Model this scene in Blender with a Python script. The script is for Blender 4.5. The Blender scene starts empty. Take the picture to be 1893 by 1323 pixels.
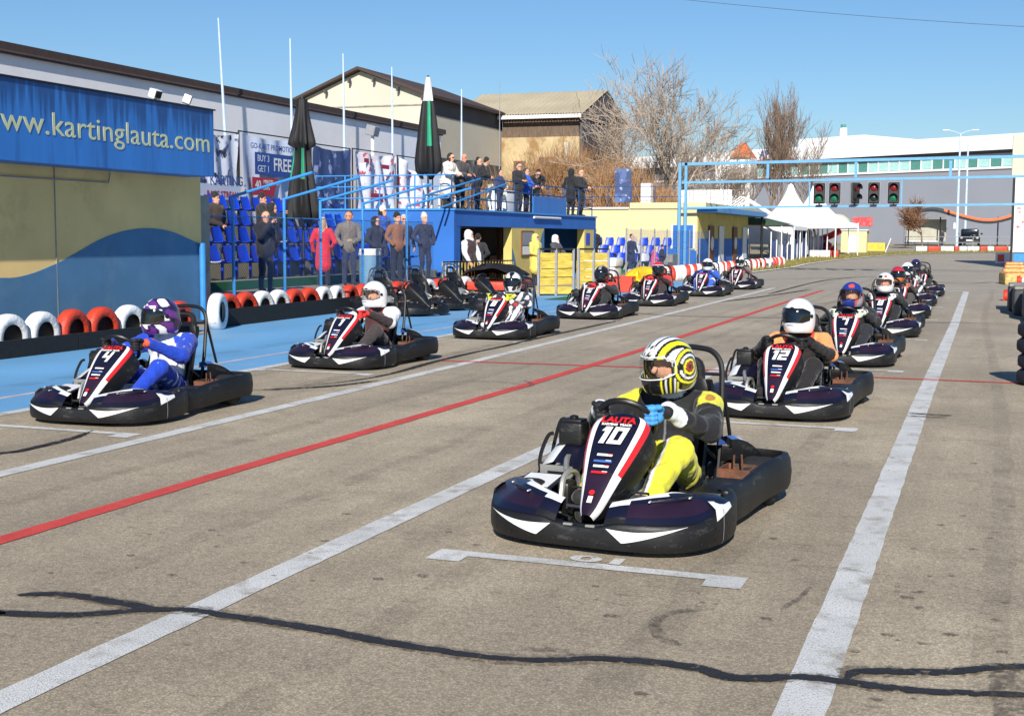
import bpy, bmesh, math, random
import numpy as np
from mathutils import Vector, Matrix
R = math.radians
rnd = random.Random(7)
sc = bpy.context.scene
# ------------------------------------------------------------------ camera
CAM_YAW, CAM_PITCH, CAM_ROLL, CAM_H = R(20.2), R(-5.356), R(0.3), 1.6
fw = Vector((-math.sin(CAM_YAW)*math.cos(CAM_PITCH), math.cos(CAM_YAW)*math.cos(CAM_PITCH), math.sin(CAM_PITCH)))
rt0 = Vector((math.cos(CAM_YAW), math.sin(CAM_YAW), 0)); up0 = rt0.cross(fw)
rt = rt0*math.cos(CAM_ROLL)+up0*math.sin(CAM_ROLL); up = up0*math.cos(CAM_ROLL)-rt0*math.sin(CAM_ROLL)
cd = bpy.data.cameras.new('camera'); cam = bpy.data.objects.new('camera', cd)
sc.collection.objects.link(cam)
cam.matrix_world = Matrix(((rt.x, up.x, -fw.x, 0), (rt.y, up.y, -fw.y, 0), (rt.z, up.z, -fw.z, CAM_H), (0, 0, 0, 1)))
cd.sensor_width = 36.0; cd.lens = 2390/1893*36.0; cd.clip_start = 0.1; cd.clip_end = 6000
sc.camera = cam
# ------------------------------------------------------------------ sky and sun
SUN_EL, SUN_AZ = R(31), R(165)           # azimuth clockwise from +Y
w = bpy.data.worlds.new('World'); sc.world = w; w.use_nodes = True
nt = w.node_tree; bg = nt.nodes['Background']
sky = nt.nodes.new('ShaderNodeTexSky'); sky.sky_type = 'NISHITA'; sky.sun_disc = False
sky.sun_elevation = SUN_EL; sky.sun_rotation = SUN_AZ
sky.air_density = 1.2; sky.dust_density = 0.0; sky.ozone_density = 9.0; sky.altitude = 0
nt.links.new(sky.outputs[0], bg.inputs[0]); bg.inputs[1].default_value = 0.082
sd = bpy.data.lights.new('sun', 'SUN'); sd.energy = 5.0; sd.angle = R(0.53); sd.color = (1.0, 0.945, 0.86)
sun = bpy.data.objects.new('sun', sd); sc.collection.objects.link(sun)
sdir = Vector((math.sin(SUN_AZ)*math.cos(SUN_EL), math.cos(SUN_AZ)*math.cos(SUN_EL), math.sin(SUN_EL)))
sun.rotation_euler = (-sdir).to_track_quat('-Z', 'Y').to_euler(); sun.location = sdir*60
sc.view_settings.view_transform = 'Standard'; sc.view_settings.look = 'None'
sc.view_settings.gamma = 1.0; sc.view_settings.exposure = 0.35
sc.cycles.max_bounces = 6; sc.cycles.transparent_max_bounces = 12; sc.cycles.use_denoising = True

# ------------------------------------------------------------------ helpers
COL = sc.collection
def lin(c):
    return tuple((x/255/12.92 if x/255 <= .04045 else ((x/255+.055)/1.055)**2.4) for x in c)
def tag(o, label=None, cat=None, group=None, kind=None):
    if label: o['label'] = label
    if cat: o['category'] = cat
    if group: o['group'] = group
    if kind: o['kind'] = kind
    return o
def empty(name, loc=(0, 0, 0), rz=0.0, label=None, cat=None, group=None):
    o = bpy.data.objects.new(name, None); COL.objects.link(o); o.location = loc; o.rotation_euler = (0, 0, rz)
    o.empty_display_size = .1
    return tag(o, label, cat, group)
def place(name, me, parent=None, loc=None, rot=None, mat=None):
    o = bpy.data.objects.new(name, me); COL.objects.link(o)
    if parent is not None: o.parent = parent
    if loc is not None: o.location = loc
    if rot is not None: o.rotation_euler = rot
    if mat is not None:
        for i in range(len(o.material_slots)):
            o.material_slots[i].link = 'OBJECT'; o.material_slots[i].material = mat
    return o
def mkmesh(name, V, F, mats=(), midx=None, smooth=35, cols=None):
    me = bpy.data.meshes.new(name)
    V = [tuple(v) for v in V] if not isinstance(V, np.ndarray) else V.tolist()
    F = F.tolist() if isinstance(F, np.ndarray) else F
    me.from_pydata(V, [], F)
    for m in mats: me.materials.append(m)
    if midx is not None and len(mats) > 1: me.polygons.foreach_set('material_index', midx)
    if cols is not None:
        a = me.color_attributes.new('Col', 'FLOAT_COLOR', 'POINT')
        cc = np.ones((len(V), 4), np.float32); cc[:, :3] = cols; a.data.foreach_set('color', cc.ravel())
    if smooth:
        me.polygons.foreach_set('use_smooth', [True]*len(me.polygons))
        if smooth < 180: me.set_sharp_from_angle(angle=R(smooth))
    me.update(); me.validate(clean_customdata=False)
    return me
class MB:
    """collects shapes, builds one mesh"""
    def __init__(s): s.v = []; s.f = []; s.m = []
    def add(s, V, F, m=0):
        n = len(s.v); s.v += [tuple(p) for p in V]; s.f += [tuple(i+n for i in f) for f in F]; s.m += [m]*len(F); return s
    def box(s, c, d, m=0, rz=0, rx=0, ry=0):
        M = Matrix.Rotation(rz, 3, 'Z') @ Matrix.Rotation(ry, 3, 'Y') @ Matrix.Rotation(rx, 3, 'X')
        V = [Vector(c)+M @ Vector((sx*d[0]/2, sy*d[1]/2, sz*d[2]/2)) for sx in (-1, 1) for sy in (-1, 1) for sz in (-1, 1)]
        return s.add(V, [(0, 1, 3, 2), (4, 6, 7, 5), (0, 4, 5, 1), (2, 3, 7, 6), (0, 2, 6, 4), (1, 5, 7, 3)], m)
    def span(s, a, b, m=0):
        return s.box([(a[i]+b[i])/2 for i in range(3)], [abs(b[i]-a[i]) for i in range(3)], m)
    def rbox(s, c, d, r=.01, seg=2, m=0, rz=0, rx=0, ry=0):
        bm = bmesh.new(); bmesh.ops.create_cube(bm, size=1)
        for v in bm.verts: v.co = Vector((v.co.x*d[0], v.co.y*d[1], v.co.z*d[2]))
        bmesh.ops.bevel(bm, geom=bm.edges[:], offset=r, segments=seg, affect='EDGES', profile=.5)
        M = Matrix.Rotation(rz, 3, 'Z') @ Matrix.Rotation(ry, 3, 'Y') @ Matrix.Rotation(rx, 3, 'X')
        V = [Vector(c)+M @ v.co for v in bm.verts]; F = [[v.index for v in f.verts] for f in bm.faces]; bm.free()
        return s.add(V, F, m)
    def beam(s, a, b, wd, hg, m=0):
        a = Vector(a); b = Vector(b); d = (b-a).normalized()
        u = d.cross(Vector((0, 0, 1)));  u = Vector((1, 0, 0)) if u.length < 1e-4 else u.normalized()
        v = u.cross(d)
        V = [p+u*(sx*wd/2)+v*(sy*hg/2) for p in (a, b) for sx, sy in ((-1, -1), (1, -1), (1, 1), (-1, 1))]
        return s.add(V, [(3, 2, 1, 0), (4, 5, 6, 7)]+[(i, (i+1) % 4, 4+(i+1) % 4, 4+i) for i in range(4)], m)
    def tube(s, path, r, n=8, m=0, caps=True, closed=False):
        P = [Vector(p) for p in path]; k = len(P); rr = r if isinstance(r, (list, tuple)) else [r]*k
        V = []; F = []; pu = None
        for i in range(k):
            d = (P[(i+1) % k]-P[i-1]) if closed else (P[min(i+1, k-1)]-P[max(i-1, 0)])
            d.normalize()
            if pu is None:
                pu = d.cross(Vector((0, 0, 1)))
                if pu.length < 1e-3: pu = d.cross(Vector((1, 0, 0)))
            pu = (pu-d*pu.dot(d)).normalized(); q = d.cross(pu)
            for j in range(n):
                a = 2*math.pi*j/n; V.append(P[i]+(pu*math.cos(a)+q*math.sin(a))*rr[i])
        for i in range(k if closed else k-1):
            for j in range(n):
                i2 = (i+1) % k
                F.append((i*n+j, i*n+(j+1) % n, i2*n+(j+1) % n, i2*n+j))
        if caps and not closed: F.append(tuple(range(n))[::-1]); F.append(tuple((k-1)*n+j for j in range(n)))
        return s.add(V, F, m)
    def lathe(s, prof, n=24, c=(0, 0, 0), axis='Z', m=0, closed=False, rmod=None):
        V = []; F = []; k = len(prof)
        for i, (r, h) in enumerate(prof):
            for j in range(n):
                a = 2*math.pi*j/n; q = r*(rmod(a, i/(k-1)) if rmod else 1)
                p = (q*math.cos(a), q*math.sin(a), h)
                if axis == 'X': p = (p[2], p[0], p[1])
                elif axis == 'Y': p = (p[1], p[2], p[0])
                V.append((p[0]+c[0], p[1]+c[1], p[2]+c[2]))
        for i in range(k if closed else k-1):
            i2 = (i+1) % k
            for j in range(n): F.append((i*n+j, i*n+(j+1) % n, i2*n+(j+1) % n, i2*n+j))
        if not closed:
            if prof[0][0] > 1e-5: F.append(tuple(range(n))[::-1])
            if prof[-1][0] > 1e-5: F.append(tuple((k-1)*n+j for j in range(n)))
        return s.add(V, F, m)
    def loft(s, rings, m=0, closed=False, mcol=None):
        k = len(rings[0]); V = [p for r in rings for p in r]; n = len(s.v); s.v += [tuple(p) for p in V]
        for i in range(len(rings)-1):
            for j in range(k if closed else k-1):
                j2 = (j+1) % k
                s.f.append((n+i*k+j, n+i*k+j2, n+(i+1)*k+j2, n+(i+1)*k+j)); s.m.append(mcol(i, j) if mcol else m)
        return s
    def prism(s, poly, z0, z1, m=0):
        k = len(poly); V = [(x, y, z0) for x, y in poly]+[(x, y, z1) for x, y in poly]
        return s.add(V, [tuple(range(k))[::-1], tuple(range(k, 2*k))]+[(i, (i+1) % k, k+(i+1) % k, k+i) for i in range(k)], m)
    def mesh(s, name, mats, smooth=35):
        mats = mats if isinstance(mats, (list, tuple)) else [mats]
        return mkmesh(name, s.v, s.f, mats, s.m, smooth)
    def obj(s, name, mats, parent=None, smooth=35, loc=None, rot=None):
        return place(name, s.mesh(name, mats, smooth), parent, loc, rot)
def crom(P, n=6, closed=False):
    P = [Vector(p) for p in P]; out = []; k = len(P)
    for i in range(k if closed else k-1):
        p0, p1, p2, p3 = (P[(i-1) % k], P[i], P[(i+1) % k], P[(i+2) % k]) if closed else (P[max(i-1, 0)], P[i], P[i+1], P[min(i+2, k-1)])
        for j in range(n):
            t = j/n; out.append(.5*((2*p1)+(p2-p0)*t+(2*p0-5*p1+4*p2-p3)*t*t+(3*p1-p0-3*p2+p3)*t**3))
    if not closed: out.append(P[-1])
    return out
# ------------------------------------------------------------------ materials
def mat(name, rgb, rough=.6, var=.12, vs=6.0, bump=0.0, bs=60.0, metal=0.0, coat=0.0, second=None, sec_s=3.0, sec_lo=.5, sec_hi=.65, stretch=None, spec=.5):
    """principled with noise variation; rgb in sRGB 0-255; second = colour of worn or dirty patches"""
    m = bpy.data.materials.new(name); m.use_nodes = True; t = m.node_tree; N = t.nodes; L = t.links
    b = N['Principled BSDF']; b.inputs['Roughness'].default_value = rough; b.inputs['Metallic'].default_value = metal
    b.inputs['Coat Weight'].default_value = coat; b.inputs['Coat Roughness'].default_value = .08; b.inputs['Specular IOR Level'].default_value = spec
    tc = N.new('ShaderNodeTexCoord'); src = tc.outputs['Object']
    if stretch:
        mp = N.new('ShaderNodeMapping'); mp.inputs['Scale'].default_value = stretch; L.new(src, mp.inputs[0]); src = mp.outputs[0]
    c = lin(rgb)
    n1 = N.new('ShaderNodeTexNoise'); n1.inputs['Scale'].default_value = vs; n1.inputs['Detail'].default_value = 5; L.new(src, n1.inputs['Vector'])
    mr = N.new('ShaderNodeMapRange'); mr.inputs[1].default_value = .3; mr.inputs[2].default_value = .7
    mr.inputs[3].default_value = 1-var; mr.inputs[4].default_value = 1+var; L.new(n1.outputs[0], mr.inputs[0])
    mx = N.new('ShaderNodeMix'); mx.data_type = 'RGBA'; mx.blend_type = 'MULTIPLY'; mx.inputs[0].default_value = 1
    mx.inputs[6].default_value = (*c, 1); L.new(mr.outputs[0], mx.inputs[7]); col = mx.outputs[2]
    if second:
        n2 = N.new('ShaderNodeTexNoise'); n2.inputs['Scale'].default_value = sec_s; n2.inputs['Detail'].default_value = 7; n2.inputs['Roughness'].default_value = .65; L.new(src, n2.inputs['Vector'])
        r2 = N.new('ShaderNodeMapRange'); r2.inputs[1].default_value = sec_lo; r2.inputs[2].default_value = sec_hi; L.new(n2.outputs[0], r2.inputs[0])
        m2 = N.new('ShaderNodeMix'); m2.data_type = 'RGBA'; L.new(r2.outputs[0], m2.inputs[0]); L.new(col, m2.inputs[6]); m2.inputs[7].default_value = (*lin(second), 1); col = m2.outputs[2]
    L.new(col, b.inputs['Base Color'])
    if bump:
        n3 = N.new('ShaderNodeTexNoise'); n3.inputs['Scale'].default_value = bs; n3.inputs['Detail'].default_value = 4; L.new(src, n3.inputs['Vector'])
        bp = N.new('ShaderNodeBump'); bp.inputs['Strength'].default_value = bump; bp.inputs['Distance'].default_value = .02
        L.new(n3.outputs[0], bp.inputs['Height']); L.new(bp.outputs[0], b.inputs['Normal'])
    return m
def attr_mat(name, rough=.8, coat=0.0, bump=.35, bs=9.0, var=.15, sheen=0.0):
    m = mat(name, (255, 255, 255), rough, var, 25, bump, bs, coat=coat)
    N = m.node_tree.nodes; L = m.node_tree.links
    a = N.new('ShaderNodeAttribute'); a.attribute_name = 'Col'
    mx = [n for n in N if n.type == 'MIX'][0]; L.new(a.outputs['Color'], mx.inputs[6])
    N['Principled BSDF'].inputs['Sheen Weight'].default_value = sheen
    return m
M = {}
M['black_plastic'] = mat('black_plastic', (17, 17, 19), .5, .3, 9, .06, 40, second=(86, 84, 80), sec_s=9, sec_lo=.57, sec_hi=.86, stretch=(1, 1, 2.2))
M['black'] = mat('black_paint', (20, 20, 22), .45, .2)
M['rubber'] = mat('tyre_rubber', (26, 26, 27), .8, .3, 20, .3, 80)
M['navy'] = mat('navy_gloss', (17, 18, 38), .36, .15, coat=.2)
M['purple'] = mat('purple_gloss', (36, 20, 38), .38, .25, coat=.2)
M['gwhite'] = mat('white_gloss', (232, 232, 230), .28, .06, 8, coat=.4, second=(180, 176, 170), sec_s=9, sec_lo=.6, sec_hi=.85)
M['gred'] = mat('red_gloss', (208, 38, 40), .28, .08, coat=.4)
M['steel'] = mat('steel', (150, 150, 150), .3, .15, metal=.9)
M['dark_steel'] = mat('dark_steel', (62, 62, 64), .4, .2, metal=.7)
M['alu'] = mat('aluminium', (176, 176, 172), .4, .15, metal=.6)
M['cream_plastic'] = mat('cream_plastic', (205, 195, 165), .5, .1)
M['rust'] = mat('rusty_iron', (112, 70, 48), .85, .3, 12, .4, 40, second=(70, 60, 54), sec_s=9)
M['gblue'] = mat('blue_gloss', (70, 100, 170), .3, .1, coat=.4)
M['suit'] = attr_mat('suit_fabric', .8, 0, .35, 26, .14, .15)
M['paint'] = attr_mat('helmet_paint', .14, .8, 0, 1, .03)
M['visor'] = mat('dark_visor', (16, 17, 14), .07, .05, coat=1)
M['glove'] = attr_mat('glove_fabric', .7, 0, .4, 30, .1)
M['white_paint'] = mat('white_road_paint', (214, 214, 210), .75, .12, 2.2, .5, 220, second=(156, 146, 130), sec_s=5, sec_lo=.52, sec_hi=.74)
M['red_paint'] = mat('red_road_paint', (216, 74, 66), .75, .12, 3, .5, 220, second=(150, 118, 102), sec_s=12, sec_lo=.56, sec_hi=.8)
M['blue_paint'] = mat('blue_pit_paint', (104, 162, 206), .6, .12, .8, .3, 160, second=(150, 172, 188), sec_s=.55, sec_lo=.53, sec_hi=.8, stretch=(1, .45, 1))
M['tar'] = mat('tar_sealant', (34, 35, 40), .75, .25, 8, .5, 120)
M['oil'] = mat('oil_stain', (98, 86, 74), .8, .3, 30)
M['royal'] = mat('royal_blue_wall', (40, 104, 184), .75, .1, .9, .15, 40, second=(70, 124, 190), sec_s=1.4, sec_lo=.58, sec_hi=.85)
M['blue_rail'] = mat('blue_rail_paint', (58, 138, 205), .45, .1)
M['white'] = mat('white_plain', (226, 226, 224), .7, .06, 4)
M['grey'] = mat('grey_plain', (140, 142, 146), .7, .1)
M['wood'] = mat('brown_wood', (118, 74, 44), .7, .25, 5, stretch=(1, 1, .12))
M['concrete'] = mat('concrete', (150, 146, 136), .9, .2, 2, .3, 60, second=(118, 112, 104), sec_s=1.5)
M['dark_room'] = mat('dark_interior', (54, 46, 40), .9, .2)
M['seat_blue'] = mat('blue_seat_plastic', (22, 64, 190), .4, .12)
M['seat_grey'] = mat('grey_seat_plastic', (176, 180, 190), .45, .1)
M['turf'] = mat('green_turf', (22, 92, 52), .9, .3, 30)
M['tyre_red'] = mat('red_painted_rubber', (200, 62, 38), .55, .12, 9, .5, 22, second=(104, 44, 34), sec_s=9, sec_lo=.56, sec_hi=.75)
M['tyre_white'] = mat('white_painted_rubber', (226, 226, 226), .55, .06, 9, .5, 22, second=(126, 122, 116), sec_s=9, sec_lo=.58, sec_hi=.8)
M['yellow_wood'] = mat('yellow_painted_wood', (204, 176, 74), .7, .3, 4, .2, 40, stretch=(1, 1, 6))

def ragged(m, scale, lo, hi, amax=1.0):
    """lets the surface below show through in noise-shaped gaps, as worn marks do"""
    N = m.node_tree.nodes; L = m.node_tree.links; tc = [n for n in N if n.type == 'TEX_COORD'][0]
    n = N.new('ShaderNodeTexNoise'); n.inputs['Scale'].default_value = scale; n.inputs['Detail'].default_value = 6; n.inputs['Roughness'].default_value = .7; L.new(tc.outputs['Object'], n.inputs[0])
    r = N.new('ShaderNodeMapRange'); r.inputs[1].default_value = lo; r.inputs[2].default_value = hi; r.inputs[4].default_value = amax; L.new(n.outputs[0], r.inputs[0]); L.new(r.outputs[0], N['Principled BSDF'].inputs['Alpha'])
ragged(M['tar'], 22, .33, .47); ragged(M['oil'], 60, .36, .6, .75); ragged(M['white_paint'], 120, .34, .46); ragged(M['red_paint'], 110, .32, .45)
# ------------------------------------------------------------------ text
def text_mesh(s, size=1.0, bold=0.0, extrude=0.0, mats=(), spacing=1.0, align='CENTER', shear=0.0):
    cu = bpy.data.curves.new('lettering', 'FONT'); cu.body = s; cu.size = size; cu.offset = bold; cu.extrude = extrude
    cu.align_x = align; cu.align_y = 'CENTER'; cu.space_character = spacing; cu.resolution_u = 3; cu.shear = shear
    o = bpy.data.objects.new('lettering', cu); me = bpy.data.meshes.new_from_object(o)
    bpy.data.objects.remove(o); bpy.data.curves.remove(cu)
    me.materials.clear()
    for m in mats: me.materials.append(m)
    return me
def frame_matrix(p, right, upv):
    r = Vector(right).normalized(); n = r.cross(Vector(upv)).normalized(); u = n.cross(r)
    p = Vector(p)
    return Matrix(((r.x, u.x, n.x, p.x), (r.y, u.y, n.y, p.y), (r.z, u.z, n.z, p.z), (0, 0, 0, 1)))
def text(name, s, p, right, upv, size, m, parent=None, bold=0.0, extrude=.002, spacing=1.0, align='CENTER', shear=0.0, sx=1.0):
    o = place(name, text_mesh(s, size, bold, extrude, [m], spacing, align, shear), parent)
    o.matrix_local = frame_matrix(p, right, upv) @ Matrix.Diagonal((sx, 1, 1, 1))
    return o
# ------------------------------------------------------------------ organic bodies: blended tapered limbs -> one continuous surface
class Body:
    def __init__(s): s.P = []
    def add(s, a, b, ra, rb, col, flat=None, k=.03, tag=''):
        s.P.append((np.array(a, float), np.array(b, float), ra, rb, col, flat, k, tag)); return s
    def both(s, a, b, ra, rb, col, flat=None, k=.03, tag=''):
        for sx in (1, -1):
            s.add((a[0]*sx, a[1], a[2]), (b[0]*sx, b[1], b[2]), ra, rb, col, flat, k, tag+('R' if sx > 0 else 'L'))
        return s
    @staticmethod
    def dist(p, pr):
        a, b, ra, rb, _, flat = pr[:6]; ab = b-a; L = ab@ab
        t = np.clip(((p-a)@ab)/L, 0, 1) if L > 1e-9 else np.zeros(p.shape[:-1])
        d = p-a-t[..., None]*ab
        if flat: d = d*np.array(flat)
        return np.sqrt((d*d).sum(-1))-(ra+(rb-ra)*t)
    def build(s, h=.015):
        A = np.array([np.minimum(p[0], p[1])-max(p[2], p[3]) for p in s.P]); Bx = np.array([np.maximum(p[0], p[1])+max(p[2], p[3]) for p in s.P])
        lo = A.min(0)-3*h; n = np.ceil((Bx.max(0)+3*h-lo)/h).astype(int)+1
        g = np.full(n, 1.0); ax = [lo[i]+h*np.arange(n[i]) for i in range(3)]
        for q, pr in enumerate(s.P):
            m = max(pr[6]*1.2, 2.5*h)
            i0 = np.maximum(((A[q]-m-lo)/h).astype(int), 0); i1 = np.minimum(((Bx[q]+m-lo)/h).astype(int)+2, n)
            sl = tuple(slice(i0[i], i1[i]) for i in range(3))
            pts = np.stack(np.meshgrid(*[ax[i][sl[i]] for i in range(3)], indexing='ij'), -1)
            d = s.dist(pts, pr); o = g[sl]; k = pr[6]
            hh = np.clip(.5+.5*(o-d)/k, 0, 1); g[sl] = np.where(o > .9, np.minimum(o, d), o*(1-hh)+d*hh-k*hh*(1-hh))
        return surface_nets(g, lo, h)
    def colours(s, V):
        D = np.stack([s.dist(V, p) for p in s.P]); i = D.argmin(0)
        return np.array([p[4] for p in s.P])[i], np.array([p[7] for p in s.P])[i]
def surface_nets(g, lo, h):
    nx, ny, nz = g.shape; sg = g < 0; acc = np.zeros((nx-1, ny-1, nz-1, 3)); cnt = np.zeros((nx-1, ny-1, nz-1))
    for axis in range(3):
        o = [i for i in range(3) if i != axis]
        def sl(a0, a1, base):
            r = [slice(None)]*3; r[axis] = slice(a0, a1); return base[tuple(r)]
        v0, v1 = sl(0, -1, g), sl(1, None, g); cr = sl(0, -1, sg) != sl(1, None, sg)
        t = np.where(cr, v0/np.where(cr, v0-v1, 1), 0)
        for d1 in (0, 1):
            for d2 in (0, 1):
                r = [slice(None)]*3; r[o[0]] = slice(d1, g.shape[o[0]]-1+d1); r[o[1]] = slice(d2, g.shape[o[1]]-1+d2)
                c = cr[tuple(r)]; tt = t[tuple(r)]; cnt += c
                acc[..., axis] += np.where(c, tt, 0); acc[..., o[0]] += c*d1; acc[..., o[1]] += c*d2
    act = cnt > 0; idx = -np.ones(act.shape, int); idx[act] = np.arange(act.sum())
    ijk = np.argwhere(act); V = lo+h*(ijk+acc[act]/cnt[act][:, None]); F = []
    for axis in range(3):
        o = [i for i in range(3) if i != axis]
        r0 = [slice(1, -1)]*3; r0[axis] = slice(0, -1); r1 = [slice(1, -1)]*3; r1[axis] = slice(1, None)
        a, b = sg[tuple(r0)], sg[tuple(r1)]
        for flip, mk in ((0, a & ~b), (1, b & ~a)):
            e = np.argwhere(mk)
            if not len(e): continue
            for i in range(3):
                if i != axis: e[:, i] += 1
            q = []
            for d1, d2 in ((-1, -1), (0, -1), (0, 0), (-1, 0)):
                c = e.copy(); c[:, o[0]] += d1; c[:, o[1]] += d2; q.append(idx[c[:, 0], c[:, 1], c[:, 2]])
            q = np.stack(q, 1)
            if (flip == 1) != (axis == 1): q = q[:, ::-1]
            F.append(q)
    return V, np.concatenate(F)
C_ = lambda r, g, b: lin((r, g, b))
SKIN = C_(214, 158, 128)
# relaxed bare hand: wrist at origin, fingers along +Z, palm facing +Y, thumb on +X
def make_hand():
    B = Body(); B.add((0, 0, 0), (0, 0, .03), .026, .03, (1, 1, 1), (1, 1.5, 1), .01).add((-.012, 0, .05), (.014, 0, .05), .03, .03, (1, 1, 1), (1, 1.7, 1), .012)
    for i, (x, L) in enumerate(((-.03, .055), (-.01, .072), (.011, .075), (.031, .066))):
        B.add((x, 0, .075), (x*1.1, .012, .075+L*.55), .0095, .009, (1, 1, 1), None, .006)
        B.add((x*1.1, .012, .075+L*.55), (x*1.1, .034, .075+L), .009, .008, (1, 1, 1), None, .004)
    B.add((.03, .004, .03), (.055, .018, .062), .012, .011, (1, 1, 1), None, .01).add((.055, .018, .062), (.056, .03, .09), .0105, .009, (1, 1, 1), None, .004)
    return B.build(.0065)
HAND = make_hand()
def hand_at(p, d, palm, side):
    """place the hand mesh: wrist p, finger direction d, palm direction"""
    z = Vector(d).normalized(); y = Vector(palm); y = (y-z*y.dot(z)).normalized(); x = y.cross(z)
    V = HAND[0].copy()
    if side < 0: V[:, 0] *= -1
    m = np.array([x, y, z]); W = V@m+np.array(p); F = HAND[1][:, ::-1] if side < 0 else HAND[1]
    return W, F
# glove closed round a rim: the rim runs along Z through the origin, wrist towards -Y
def make_glove():
    B = Body(); w_ = (1, 1, 1); B.add((.004, -.05, -.018), (.004, -.05, .02), .034, .034, w_, (1.15, 1, 1), .012)
    B.add((.0, -.075, 0), (0, -.115, 0), .033, .036, w_, None, .012, 'cuff').add((0, -.115, 0), (0, -.15, 0), .04, .043, w_, None, .01, 'cuff')
    for z, r in ((.041, .0125), (.016, .0135), (-.010, .0135), (-.034, .012)):
        ch = [(.026, -.035, z), (.036, .006, z*1.04), (.014, .033, z*1.05), (-.018, .024, z*1.03), (-.024, -.002, z)]
        for i in range(4): B.add(ch[i], ch[i+1], r, r*.97, w_, None, .005)
    ch = [(-.02, -.055, .03), (-.036, -.02, .048), (-.026, .016, .05), (-.006, .034, .05)]
    for i in range(3): B.add(ch[i], ch[i+1], .0145-.001*i, .0135-.001*i, w_, None, .006)
    V, F = B.build(.0062); return V, F, B.colours(V)[1]
GLOVE = make_glove()
def glove_obj(parent, p, zdir, wrist, side, col, cuff, mname='glove'):
    z = Vector(zdir).normalized(); y = (Vector(p)-Vector(wrist)).normalized(); z = (z-y*z.dot(y)).normalized(); x = y.cross(z)
    V = GLOVE[0].copy(); V[:, 0] *= side*-1
    F = GLOVE[1][:, ::-1] if side > 0 else GLOVE[1]
    cc = np.array([cuff if t == 'cuff' else col for t in GLOVE[2]])
    me = mkmesh('glove', V@np.array([x, y, z])+np.array(p), F, [M[mname]], smooth=180, cols=cc)
    return place('glove', me, parent)

def wob(V, amp, f, seed):
    """soft folds of cloth"""
    r = np.random.default_rng(seed); d = np.zeros(len(V))
    for i in range(7):
        k = r.normal(size=3)*f*(1+.35*i); d += np.sin(V@k+r.uniform(0, 6.3))/(1+.3*i)
    return d*amp
def normals(V, F):
    n = np.zeros_like(V); q = np.cross(V[F[:, 2]]-V[F[:, 0]], V[F[:, 3]]-V[F[:, 1]])
    for i in range(4): np.add.at(n, F[:, i], q)
    return n/np.maximum(np.linalg.norm(n, axis=1), 1e-9)[:, None]

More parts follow.
